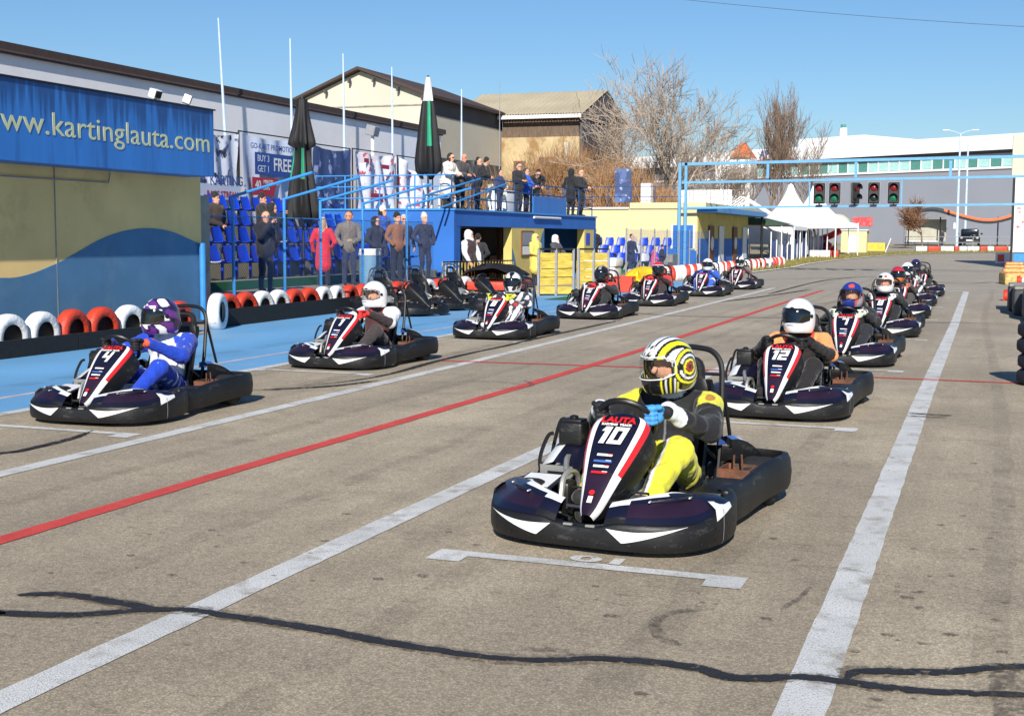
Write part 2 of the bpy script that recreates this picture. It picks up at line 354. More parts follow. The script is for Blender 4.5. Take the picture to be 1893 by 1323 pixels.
# ------------------------------------------------------------------ standing people
def person(loc, yaw, H, top, legs, hair, label, group=None, pose='down', hat=None, hood=None, longhair=False, coat=None, lean=0.0,
           bulk=1.3, scarf=None, glasses=False, front=None, shoe=(30, 30, 32), skin=None, seed=1, sleeves=None, h=.017, turn=0.0, hands=True):
    top, legs, hair, shoe = lin(top), lin(legs), lin(hair), lin(shoe); sk = lin(skin) if skin else SKIN
    slv = lin(sleeves) if sleeves else top; rs = np.random.default_rng(seed); B = Body()
    st = rs.uniform(-.04, .04); lean = lean or rs.uniform(-.03, .09); turn = turn or rs.uniform(-.45, .45); tw = rs.uniform(-.03, .03)
    B.add((0, 0, .96), (0, .0, .90), .15, .14, legs, (1, 1.2, 1), .04)
    B.both((.09, 0, .90), (.105, .02+st, .50), .098, .07, legs, None, .03).both((.105, .02+st, .50), (.11, -.01, .10), .07, .052, legs, None, .02)
    B.both((.11, -.03, .055), (.125, .14, .045), .048, .042, shoe, (1, 1, 1.2), .015)
    B.add((-.07, 0, .95), (.07, 0, .95), .125, .125, legs, (1, 1.15, 1), .05)
    b = bulk
    def T(p):
        x, y, z = p
        if lean and z > .95:
            c, s_ = math.cos(lean), math.sin(lean); z2 = z-.95; y, z = y*c+z2*s_, .95+z2*c-y*s_
        return (x, y, z)
    B.add(T((0, 0, 1.02)), T((0, .005, 1.32)), .150*b, .172*b, top, (1, 1.3, 1), .05, 'torso')
    B.add(T((-.14, -.01, 1.40)), T((.14, -.01, 1.40)), .078*b, .078*b, top, None, .05)
    B.add(T((0, 0, .99)), T((0, 0, .93)), .155*b, .16*b, top, (1, 1.2, 1), .03)
    if coat: B.add((0, 0, .98), (0, .01, coat), .165*b, .185*b, top, (1, 1.15, 1), .03)
    B.add(T((0, 0, 1.42)), T((0, .015, 1.53)), .06, .055, scarf and lin(scarf) or sk, None, .02)
    ct, s_t = math.cos(turn), math.sin(turn)
    def Hd(p): x, y, z = p; return T((x*ct-y*s_t, x*s_t+y*ct, z))
    B.add(Hd((0, .022, 1.585)), Hd((0, .012, 1.665)), .078, .094, sk, (1.12, 1, 1), .02, 'head')
    B.add(Hd((0, .10, 1.625)), Hd((0, .113, 1.60)), .012, .016, sk, None, .012, 'nose')
    B.add(Hd((0, .07, 1.54)), Hd((0, .075, 1.545)), .035, .035, sk, None, .02)
    for sx in (1, -1): B.add(Hd((sx*.088, 0, 1.60)), Hd((sx*.09, -.005, 1.64)), .017, .02, sk, (1.6, 1, 1), .008)
    if hood:
        B.add(Hd((0, -.035, 1.60)), Hd((0, -.03, 1.67)), .12, .125, lin(hood), None, .02)
        B.add(Hd((0, -.02, 1.50)), Hd((0, .02, 1.49)), .115, .10, lin(hood), None, .03)
    elif hat: B.add(Hd((0, -.008, 1.70)), Hd((0, -.012, 1.73)), .106, .085, lin(hat), (1.05, 1, 1), .006, 'hat')
    elif hair_ok(hair): B.add(Hd((0, -.024, 1.68)), Hd((0, -.03, 1.70)), .098, .09, hair, (1.08, 1, 1), .008, 'hair')
    if longhair:
        B.add(Hd((0, -.045, 1.66)), Hd((0, -.075, 1.42)), .092, .07, hair, None, .02)
        for sx in (1, -1): B.add(Hd((sx*.07, .0, 1.62)), Hd((sx*.085, .03, 1.42)), .035, .03, hair, None, .015)
    A = {'down': ((.285, -.03, 1.15), (.27, .08, .90)), 'rail': ((.27, .17, 1.13), (.17, .40, 1.10)), 'pocket': ((.31, -.05, 1.14), (.2, .12, .97)),
         'photo': ((.23, .2, 1.22), (.07, .31, 1.50)), 'folded': ((.28, .08, 1.15), (.02, .23, 1.17)), 'front': ((.27, .05, 1.13), (.06, .27, 1.02)),
         'reach': ((.27, .14, 1.16), (.2, .40, 1.0)), 'hang': ((.27, .10, 1.10), (.22, .22, .88))}[pose]
    AL = dict(down=((.285, -.03, 1.15), (.27, .08, .90)), pocket=((.31, -.05, 1.14), (.2, .12, .97)), front=((.27, .05, 1.13), (.06, .27, 1.02)))
    other = AL[rs.choice(list(AL))] if pose in ('down', 'pocket', 'front') else A
    HV = []
    for sx in (1, -1):
        el, wr = (A if sx > 0 else other)
        S = T((sx*.185*(.6+.4*b), -.01, 1.40+sx*tw*.4)); e = (sx*el[0]*(.78+.22*b), el[1], el[2]); wv = (sx*wr[0], wr[1], wr[2])
        if lean and pose not in ('rail', 'reach'): e, wv = T(e), T(wv)
        elif lean: e = (e[0], e[1]+.12*lean, e[2]-.0*lean)
        B.add(S, e, .073*b, .058*b, slv, None, .03, 'arm').add(e, wv, .056*b, .043*b, slv, None, .02, 'arm')
        if hands and pose != 'pocket':
            d = np.array(wv)-np.array(e); HV.append(hand_at(np.array(wv)+d*.05, d+np.array((0, .05, -.02)), (-sx*.6, .2, -.6), sx))
    if front: B.add(T((0, .10, 1.02)), T((0, .11, 1.34)), .09, .07, lin(front), (1, 2.2, 1), .01)
    V, F = B.build(h); cols, tags = B.colours(V)
    cols = np.array(cols, float)
    # eyes, mouth or dark glasses on the face
    hd = np.isin(tags, ['head', 'nose'])
    for sx in (1, -1):
        e = np.array(Hd((sx*.036, .098, 1.652))); m = hd & (np.linalg.norm((V-e)*np.array((.6 if glasses else 1, .6, 1)), axis=1) < (.024 if glasses else .017)); cols[m] = (.012, .012, .014)
    m = hd & (np.linalg.norm((V-np.array(Hd((0, .10, 1.568))))*np.array((.5, .6, 1.4)), axis=1) < .014); cols[m] = np.array(sk)*np.array((.6, .35, .35))
    cl = ~hd; zp = (tags == 'torso') & (np.abs(V[:, 0]) < .012) & (V[:, 1] > .02); cols[zp] = cols[zp]*.35+.04
    n = normals(V, F); V = V+n*(wob(V, .0035*b, 16, seed)*cl)[:, None]
    for hv, hf in HV:
        F = np.concatenate([F, hf+len(V)]); V = np.concatenate([V, hv]); cols = np.concatenate([cols, np.tile(np.array(sk), (len(hv), 1))])
    V = V*(H/1.76)
    o = place('person', mkmesh('person', V, F, [M['suit']], smooth=180, cols=cols), None, loc, (0, 0, yaw))
    return tag(o, label, 'person', group)
def hair_ok(h): return sum(h) < 2.5
BALD = (255, 255, 255)

# ------------------------------------------------------------------ helmets
def helmet(parent, c, yaw, pitch, colfn, visor='dark', rim=None, n=(72, 46), s=1.0):
    rx, ry, rz = .148*s, .182*s, .168*s; na, ne = n; V = []; cl = []
    def pt(a, e, off=0.0):
        ce = math.cos(e); ce = ce if e > 0 else ce**.34
        f = max(0, math.cos(a)); ch = max(0.0, min(1.0, -e/R(30)))
        x = (rx+off)*ce*math.sin(a)*(1-.10*ch*f); y = (ry+off)*ce*math.cos(a)+ch*f*f*.026*s-(.02*ch if math.cos(a) < 0 else 0); z = (rz+off)*math.sin(e)/(1 if e > 0 else .93)
        return (x, y, z)
    e0 = R(-64); F = []; P = []
    for i in range(ne+1):
        e = e0+(math.pi/2-.001-e0)*i/ne
        for j in range(na):
            a = 2*math.pi*j/na-math.pi; p = pt(a, e); V.append(p); P.append((a, e)); cl.append(colfn(a, e, p))
    A0, E0, E1 = R(64), R(-17), R(21)
    def port(a, e):
        k = 1-max(0, abs(a)-R(42))/R(24)*.45
        return abs(a) < A0 and E0*k < e < E1*k
    for i in range(ne):
        for j in range(na):
            j2 = (j+1) % na; a = 2*math.pi*(j+.5)/na-math.pi; e = e0+(math.pi/2-e0)*(i+.5)/ne
            if not port(a, e): F.append((i*na+j, i*na+j2, (i+1)*na+j2, (i+1)*na+j))
    F.append(tuple(range(na))[::-1])
    hm = place('helmet', mkmesh('helmet', V, F, [M['paint']], smooth=60, cols=np.array(cl)), parent)
    hm.matrix_local = Matrix.Translation(c) @ Matrix.Rotation(yaw, 4, 'Z') @ Matrix.Rotation(pitch, 4, 'X')
    # visor shield, thicker rim seal and side pivots
    B = MB(); rings = []
    for i in range(9):
        e = R(-19)+R(43)*i/8; k = 1-max(0, 0)/1
        rings.append([pt(R(-70)+R(140)*j/28, e*(1-.42*max(0, abs(-70+140*j/28)-44)/26), .005) for j in range(29)])
    if visor == 'dark': B.loft(rings); B.obj('visor', [M['visor']], hm, 180)
    elif visor == 'clear': B.loft(rings); B.obj('visor', [M['clear']], hm, 180)
    Rm = MB(); loop = rings[0]+[r[-1] for r in rings[1:-1]]+rings[-1][::-1]+[r[0] for r in rings[1:-1]][::-1]
    Rm.tube([Vector(p)*1.004 for p in loop], .0042*s, 5, closed=True); Rm.obj('visor_rim', [M['gwhite'] if rim == 'white' else M['black']], hm, 180)
    for sx in (1, -1):
        K = MB(); p = pt(sx*R(80), 0); K.lathe([(.02*s, -.004), (.02*s, .004), (.012*s, .009)], 12, (0, 0, 0), 'X'); k = K.obj('visor_pivot', [M['black']], hm); k.location = p
        k.rotation_euler = (0, 0, 0 if sx > 0 else math.pi)
    return hm
def _clear():
    m = bpy.data.materials.new('clear_visor'); m.use_nodes = True; N = m.node_tree.nodes; b = N['Principled BSDF']
    b.inputs['Base Color'].default_value = (.05, .05, .05, 1); b.inputs['Roughness'].default_value = .03; b.inputs['Alpha'].default_value = .16; return m
M['clear'] = _clear()
K0 = (.012, .012, .014); W0 = (.80, .80, .79)
# ------------------------------------------------------------------ ground, track and paint
def gz(y):
    t = max(0.0, y-70); return .0185*t*t/(t+8) if y < 135 else .0185*65*65/73
def sheet(name, xs, ys, m, dz, kind='structure', smooth=180):
    B = MB(); B.loft([[(x, y, gz(y)+dz) for x in xs] for y in ys]); o = B.obj(name, [m], None, smooth); tag(o, kind=kind); return o
def ground_mat():
    m = mat('dusty_ground', (150, 138, 112), .95, .2, .3, .3, 8, second=(112, 112, 70), sec_s=.12, sec_lo=.5, sec_hi=.62); return m
def asphalt_mat():
    m = bpy.data.materials.new('worn_asphalt'); m.use_nodes = True; t = m.node_tree; N = t.nodes; L = t.links; b = N['Principled BSDF']
    tc = N.new('ShaderNodeTexCoord')
    def noise(s, d=4, r=.6, stretch=None):
        n = N.new('ShaderNodeTexNoise'); n.inputs['Scale'].default_value = s; n.inputs['Detail'].default_value = d; n.inputs['Roughness'].default_value = r
        if stretch:
            mp = N.new('ShaderNodeMapping'); mp.inputs['Scale'].default_value = stretch; L.new(tc.outputs['Object'], mp.inputs[0]); L.new(mp.outputs[0], n.inputs[0])
        else: L.new(tc.outputs['Object'], n.inputs[0])
        return n
    def rng(n, a, b_, c, d):
        q = N.new('ShaderNodeMapRange'); q.inputs[1].default_value = a; q.inputs[2].default_value = b_; q.inputs[3].default_value = c; q.inputs[4].default_value = d; L.new(n.outputs[0], q.inputs[0]); return q
    def mixc(f, A, B_, mode='MIX'):
        x = N.new('ShaderNodeMix'); x.data_type = 'RGBA'; x.blend_type = mode
        if hasattr(f, 'outputs'): L.new(f.outputs[0], x.inputs[0])
        else: x.inputs[0].default_value = f
        for s, v in ((6, A), (7, B_)):
            if hasattr(v, 'outputs'): L.new(v.outputs[2] if v.bl_idname == 'ShaderNodeMix' else v.outputs[0], x.inputs[s])
            else: x.inputs[s].default_value = (*v, 1)
        return x
    base = mixc(rng(noise(.35, 6, .6), .35, .7, 0, 1), lin((166, 152, 130)), lin((206, 190, 162)))
    # darker racing wear running along the track, stone speckle and fine grit
    base = mixc(rng(noise(.9, 5, .6, (1.4, .12, 1)), .40, .66, 0, .65), base, lin((150, 138, 118)))
    base = mixc(rng(noise(2.3, 6, .7), .50, .72, 0, .55), base, lin((142, 128, 108)))
    base = mixc(rng(noise(11, 5, .65, (.7, 1.6, 1)), .60, .70, 0, .55), base, lin((112, 102, 88)))
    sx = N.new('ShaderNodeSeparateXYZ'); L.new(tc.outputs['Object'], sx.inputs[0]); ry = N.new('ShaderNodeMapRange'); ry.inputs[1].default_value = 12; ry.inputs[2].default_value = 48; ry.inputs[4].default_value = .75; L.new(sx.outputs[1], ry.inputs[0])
    base = mixc(ry, base, lin((170, 162, 148)))  # greyer with distance: low view-angle sheen of the far track painted into the colour
    v = N.new('ShaderNodeTexVoronoi'); v.inputs['Scale'].default_value = 85; L.new(tc.outputs['Object'], v.inputs[0])
    st = N.new('ShaderNodeMapRange'); st.inputs[1].default_value = .1; st.inputs[2].default_value = .6; st.inputs[3].default_value = 1.16; st.inputs[4].default_value = .72; L.new(v.outputs['Distance'], st.inputs[0])
    base = mixc(1.0, base, st, 'MULTIPLY')
    base = mixc(1.0, base, rng(noise(190, 2, .5), .3, .7, .72, 1.28), 'MULTIPLY')
    base = mixc(1.0, base, rng(noise(45, 3, .6), .35, .65, .86, 1.14), 'MULTIPLY')
    L.new(base.outputs[2], b.inputs['Base Color']); b.inputs['Roughness'].default_value = .88
    bp = N.new('ShaderNodeBump'); bp.inputs['Strength'].default_value = .55; bp.inputs['Distance'].default_value = .006; L.new(noise(150, 3).outputs[0], bp.inputs['Height']); L.new(bp.outputs[0], b.inputs['Normal'])
    return m
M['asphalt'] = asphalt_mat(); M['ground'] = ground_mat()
Yg = [-60, -12, 30, 70]+[70+i*2.5 for i in range(1, 27)]+[136, 180, 300, 700, 2500]
sheet('ground', [-2500, -400, -80, -30, -14, 0, 14, 60, 400, 2500], Yg, M['ground'], 0)
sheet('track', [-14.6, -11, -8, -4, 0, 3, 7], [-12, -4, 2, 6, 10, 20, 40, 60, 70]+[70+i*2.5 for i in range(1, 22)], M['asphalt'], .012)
def strip(name, pts, wd, m, dz=.018, jit=.004, step=.12, kind='structure', taper=False, parent=None):
    P = [Vector((x, y, 0)) for x, y in pts]; Q = []
    for a, b in zip(P[:-1], P[1:]):
        n = max(1, int((b-a).length/step)); Q += [a.lerp(b, i/n) for i in range(n)]
    Q.append(P[-1]); L = []; k = len(Q)
    for i, p in enumerate(Q):
        d = (Q[min(i+1, k-1)]-Q[max(i-1, 0)]).normalized(); s = Vector((-d.y, d.x, 0)); ww = wd/2
        if taper: ww *= min(1, .2+6.0*min(i, k-1-i)/k)*(1+.16*math.sin(i*.11+k)+.12*math.sin(i*.043+2*k))
        L.append([(p+s*(ww+rnd.uniform(-jit, jit))), (p-s*(ww+rnd.uniform(-jit, jit)))])
    B = MB(); B.loft([[(q.x, q.y, gz(q.y)+dz) for q in r] for r in L][::-1]); return tag(B.obj(name, [m], parent, 0), kind=kind)
# blue painted pit lane with its edge lines
B = MB(); B.loft([[(x, y, .0142) for x in (-12.6 if y > 18.4 else -11.9, -10.4, -8.2)] for y in (2, 8, 12, 15, 18.3, 18.5, 22, 26, 30, 35, 40, 46)]); tag(B.obj('pit_lane', [M['blue_paint']], None, 0), kind='structure')
strip('pit_lane_edge_line', [(-8.15, 2), (-8.15, 18), (-8.28, 46)], .15, M['white_paint'], .0165)
M['thin_white'] = mat('faded_line_paint', (196, 178, 176), .8, .2, 4, second=(110, 140, 180), sec_s=8, sec_lo=.55, sec_hi=.75)
strip('pit_lane_centre_line', [(-8.95, 2), (-8.95, 16), (-8.72, 26), (-8.76, 40)], .075, M['thin_white'], .0163)
strip('left_lane_line', [(-6.1, 1), (-6.11, 8), (-6.13, 15.4), (-6.2, 23.35), (-6.42, 41.6)], .15, M['white_paint'], .0165)
strip('red_centre_line', [(-4.8, 1), (-4.76, 7.3), (-4.62, 13.1), (-4.58, 17.6), (-4.74, 35.5), (-4.76, 40.5)], .13, M['red_paint'], .0167)
strip('middle_lane_line', [(-3.13, 1), (-3.1, 4), (-3.07, 9), (-2.98, 19.3), (-2.95, 41)], .16, M['white_paint'], .0165)
strip('right_lane_line', [(-.52, 1), (-.54, 4.3), (-.57, 13.6), (-.57, 25.8), (-.63, 41.5)], .165, M['white_paint'], .0165)
strip('red_timing_line', [(-6.6, 15.15), (-3.88, 15.35), (-1.17, 15.28), (.9, 15.3)], .10, M['red_paint'], .0178)
for x in [-6.3, -5.3, -4.3, -3.3, -2.3, -1.3, -.4, .25]:
    strip('start_line_dash', [(x, 41.9), (x+.62, 41.9)], .16, M['white_paint'], .0165)
RX = [-1.885, -1.76, -1.70, -1.65, -1.69, -1.76, -1.76]; RY = [6.12, 11.25, 16.35, 21.5, 26.8, 31.9, 37.3]
LX = [-7.08, -7.38, -7.28, -7.33, -7.43, -7.35, -7.35]; LY = [8.75, 13.55, 18.5, 23.85, 29.0, 34.4, 39.6]
LX2 = LX
for xs, ys in ((RX, RY), (LX2, LY)):
    for x, y in zip(xs, ys):
        yb = y-.22; x += .10 if y == RY[0] else 0; B = MB(); z = .0171
        pl = [(-.78, -.16), (-.60, -.16), (-.60, -.045), (.60, -.045), (.60, -.16), (.78, -.16), (.78, .05), (-.78, .05)]
        B.add([(x+a, yb+b, z) for a, b in pl], [(0, 1, 2, 7), (2, 3, 6, 7), (3, 4, 5, 6)])
        tag(B.obj('grid_bracket', [M['white_paint']], None, 0), kind='structure')
o = text('grid_number', '10', (-1.74, 6.03, .0174), (-1, 0, 0), (0, -1, 0), .16, M['white_paint'], None, .006, 0.0, sx=2.0); tag(o, kind='structure')
TAR = {'main': [(-5.2, 4.05), (-3.98, 4.2), (-3.84, 4.24), (-3.55, 4.32), (-3.32, 4.49), (-3.13, 4.56), (-2.94, 4.55), (-2.62, 4.53), (-2.35, 4.5), (-2.2, 4.47), (-1.96, 4.45), (-1.73, 4.44), (-1.53, 4.48), (-1.34, 4.57), (-1.14, 4.61), (-0.95, 4.6), (-0.84, 4.55), (-0.73, 4.57), (-0.59, 4.64), (-0.43, 4.65), (-0.27, 4.64), (-0.07, 4.67), (0.15, 4.73), (.6, 4.8)],
 'brA': [(-3.97, 4.48), (-3.8, 4.56), (-3.54, 4.55), (-3.26, 4.52)], 'loop': [(-0.43, 4.66), (-0.41, 4.76), (-0.33, 4.81), (-0.2, 4.85), (-0.07, 4.9), (0.02, 4.97), (0.19, 5.06), (.6, 5.1)],
 'blob': [(0.13, 5.06), (0.13, 4.74), (0.14, 4.56), (0.16, 4.2)], 'smudge': [(-1.64, 4.57), (-1.52, 4.61), (-1.43, 4.58)], 'skid': [(-1.05, 5.39), (-1.19, 5.28), (-1.24, 5.15), (-1.23, 5.05), (-1.15, 4.89), (-1.07, 4.85)],
 'hair1': [(-0.71, 5.91), (-0.73, 5.71), (-0.78, 5.47)], 'crack1': [(-1.01, 6.21), (-0.65, 6.28), (-0.45, 6.23), (-0.15, 6.17), (0.2, 6.0)], 'seam_k4': [(-7.2, 6.6), (-6.68, 7.42), (-6.63, 7.7), (-6.66, 8.16), (-6.77, 8.56)],
 'seam_k4b': [(-7.09, 11.4), (-6.83, 11.66), (-6.46, 12.13), (-6.26, 12.77)], 'seam_k1': [(-6.77, 12.0), (-6.54, 12.54), (-6.44, 13.42), (-6.55, 14.9), (-6.59, 16.27), (-6.57, 17.71), (-6.6, 19.01), (-6.6, 24)],
 'seam26': [(-7.62, 26.91), (-6.04, 25.76), (-4.83, 25.75), (-3.47, 26.01), (-1.3, 25.7), (-0.43, 26.0), (0.52, 25.77)], 'skR': [(-0.64, 12.19), (-0.26, 12.19)], 'skR2': [(-0.66, 12.0), (-0.3, 12.03)],
 'arc1': [(-4.97, 12.44), (-4.59, 12.7), (-4.55, 13.0), (-4.78, 13.39)], 'arc2': [(-6.56, 12.09), (-5.8, 12.62), (-5.12, 13.13), (-4.55, 12.93)], 'far1': [(-6.21, 31.65), (-5.67, 35.78), (-5.16, 40.91)],
 'far2': [(-5.84, 36.81), (-5.83, 49.35), (-4.83, 55.83)], 'far3': [(-2.45, 51.22), (-0.86, 48.92), (0.23, 51.37)], 'far4': [(-9, 48), (-6, 53), (-3, 58), (.5, 60)], 'far5': [(-8.5, 60), (-5, 64), (-1, 62)], 'far6': [(-7, 72), (-4, 80), (0, 86)], 'tr2': [(-4.4, 30), (-3.94, 31.36), (-3.07, 35.69)]}
WD = {'main': .062, 'brA': .055, 'loop': .06, 'blob': .16, 'smudge': .05, 'skid': .05, 'hair1': .03, 'crack1': .012, 'seam_k4': .05, 'seam_k4b': .06, 'seam_k1': .06, 'seam26': .05, 'skR': .05, 'skR2': .04, 'arc1': .05, 'arc2': .03}
M['faint'] = mat('faint_rubber_mark', (86, 78, 70), .85, .25, 20); ragged(M['faint'], 30, .40, .70, .8)
for i, (k, p) in enumerate(TAR.items()):
    P = [(q.x, q.y) for q in crom([(a, b, 0) for a, b in p], 8)]
    if k in ('main', 'brA', 'loop', 'seam_k4', 'seam_k1', 'seam26'): strip('tar_stain', P, WD.get(k, .09)*1.75, M['faint'], .0186+.00004*i, .006, .05, taper=True)
    strip('tar_seam' if k not in ('skid', 'arc1', 'arc2', 'hair1', 'crack1', 'smudge') else 'rubber_mark', P, WD.get(k, .09), M['tar'] if k not in ('blob', 'skid', 'arc1', 'arc2', 'hair1', 'crack1', 'smudge', 'tr2', 'far5', 'far6') else M['faint'],
          .0197+.0003*i, .0055, .025 if i < 12 else .1, taper=True)
M['streak'] = mat('rubbered_lane', (74, 68, 62), .8, .2, 4, stretch=(1, .2, 1)); ragged(M['streak'], 2.6, .38, .75, .20)
for i, (x, y0, y1, w_) in enumerate(((-2.3, 3.5, 40, .16), (-1.3, 3.5, 40, .18), (-7.75, 4, 42, .17), (-6.75, 4, 42, .18), (-3.75, 2.5, 60, .15), (-5.35, 2.5, 60, .14), (.05, 2.5, 44, .13), (-4.2, 14, 90, .16), (-9.6, 8, 30, .25))):
    strip('tyre_streak', [(x+.10*math.sin(k*.5+i), y0+(y1-y0)*k/16) for k in range(17)], w_, M['streak'], .0150+.0001*i, .02, .3)
SPOTS = [(-3.95, 5.26), (-3.35, 5.34), (-3.77, 5.07), (-2.68, 6.31), (-2.43, 6.09), (-2.23, 6.26), (-3.14, 5.62), (-3.54, 5.02), (-3.2, 5.88), (-2.99, 6.03), (-2.88, 5.17), (-1.44, 5.13), (-1.09, 4.27), (-0.82, 5.33), (-0.34, 6.05), (-0.24, 5.99), (-0.21, 6.3), (-0.11, 6.34), (0.12, 5.95), (0.08, 5.66), (0.1, 5.22), (-0.31, 4.51), (-0.19, 4.56), (-0.29, 5.88), (-0.23, 5.73), (-0.33, 5.28), (-0.19, 5.22), (-0.09, 5.38), (0.18, 8.16), (-0.09, 7.77), (-0.2, 7.47), (-1.02, 6.8), (-0.85, 6.38), (-1.12, 5.47), (-1.63, 5.55), (-2.44, 5.43), (-2.61, 5.31), (-3.4, 6.51), (-3.09, 5.18), (-4.09, 4.84), (-4.09, 5.73), (-3.89, 5.88), (-0.31, 6.83), (-0.02, 6.94), (0.06, 7.23), (-0.43, 5.02), (-0.38, 10.56), (-0.61, 9.67), (-0.91, 9.31), (-0.05, 9.65)]
for _ in range(70): SPOTS.append((rnd.uniform(-4.2, .6), rnd.uniform(4.2, 14)))
B = MB(); mv = 0
for i, (x, y) in enumerate(SPOTS):
    big = i < 50; r = rnd.uniform(.012, .032) if big else rnd.uniform(.005, .014); n = 9
    B.add([(x+r*rnd.uniform(.6, 1.5)*math.cos(a*2*math.pi/n), y+r*rnd.uniform(.5, 1.1)*math.sin(a*2*math.pi/n), .0181+.000004*i) for a in range(n)], [tuple(range(n))])
tag(B.obj('oil_spots', [M['oil']], None, 0), 'scattered dark oil and rubber spots on the asphalt', 'stains', kind='stuff')
# far grass verge, kerb edge
M['grass_dry'] = mat('dry_grass', (128, 122, 62), .95, .3, 3, .6, 30, second=(150, 132, 84), sec_s=2)
gb = [(-10.4, 56.5), (-10.1, 68.4), (-10.03, 79.2), (-8.0, 92), (-4.9, 100.9), (1.6, 107.6), (8, 110)]; gt = [(-13, 56.5), (-12.8, 68), (-12.6, 80), (-11, 94), (-6.5, 106), (1, 111), (8, 113)]
P0 = crom([(a, b, 0) for a, b in gb], 6); P1 = crom([(a, b, 0) for a, b in gt], 6)
B = MB(); B.loft([[(p.x, p.y, gz(p.y)+.03) for p in P1], [(p.x, p.y, gz(p.y)+.03) for p in P0]]); tag(B.obj('grass_verge', [M['grass_dry']], None, 0), kind='structure')
B = MB()
for i in range(5200):
    t = rnd.random()*(len(P0)-1.01); j = int(t); f = t-j; s = rnd.random(); a = P0[j].lerp(P0[j+1], f); b = P1[j].lerp(P1[j+1], f); p = a.lerp(b, s); z = gz(p.y)+.02; h = rnd.uniform(.06, .22); q = rnd.uniform(0, 6.28); dx, dy = .03*math.cos(q), .03*math.sin(q); lx, ly = rnd.uniform(-.06, .06), rnd.uniform(-.06, .06)
    B.add([(p.x-dx, p.y-dy, z), (p.x+dx, p.y+dy, z), (p.x+lx, p.y+ly, z+h)], [(0, 1, 2)])
tag(B.obj('grass', [M['grass_dry']], None, 0), 'dry yellow green grass on the verge beside the far bend', 'grass', kind='stuff')
strip('kerb', [(p.x+.15, p.y-.15) for p in P0], .22, M['white'], .05, .002, .6)
# ------------------------------------------------------------------ karts (local: forward +y, driver's right +x)
KM = {}   # shared meshes
def bump_path(half, n=7): 
    P = crom([(x, y, 0) for x, y in half], n); return [Vector((-p.x, p.y, 0)) for p in P[::-1][:-1]]+P if abs(P[0].x) < 1e-6 else P
FRONT = [(0, 1.0), (.19, 1.0), (.37, .97), (.52, .885), (.61, .74), (.642, .56), (.636, .37), (.59, .21)]
REAR = [(.55, .26), (.578, .12), (.59, -.12), (.605, -.40), (.645, -.68), (.642, -.84), (.58, -.93), (.40, -.965), (0, -.97)]
def off_path(P):
    N = []
    k = len(P)
    for i in range(k):
        d = P[min(i+1, k-1)]-P[max(i-1, 0)]; N.append(Vector((d.y, -d.x, 0)).normalized())
    return N
fp = [Vector((-p.x, p.y, 0)) for p in crom([(x, y, 0) for x, y in FRONT], 7)[::-1][:-1]]+crom([(x, y, 0) for x, y in FRONT], 7)
fn = [Vector((-n.x, -n.y, 0)) for n in off_path(fp)]
if fn[len(fn)//2].y < 0: fn = [-n for n in fn]
def front_h(p):
    t = min(1, max(0, (abs(p.x)-.08)/.12)); u = min(1, max(0, (.86-p.y)/.34)); return .148+.032*t+.062*u*u*(3-2*u)
def fprof(p, n, hh):
    return [p+n*o+Vector((0, 0, z)) for o, z in ((-.09, .045), (-.03, .034), (-.008, .042), (0, .062), (.003, hh*.55), (0, hh-.028), (-.005, hh-.010), (-.018, hh-.001), (-.06, hh), (-.072, hh-.02), (-.03, hh-.06))]
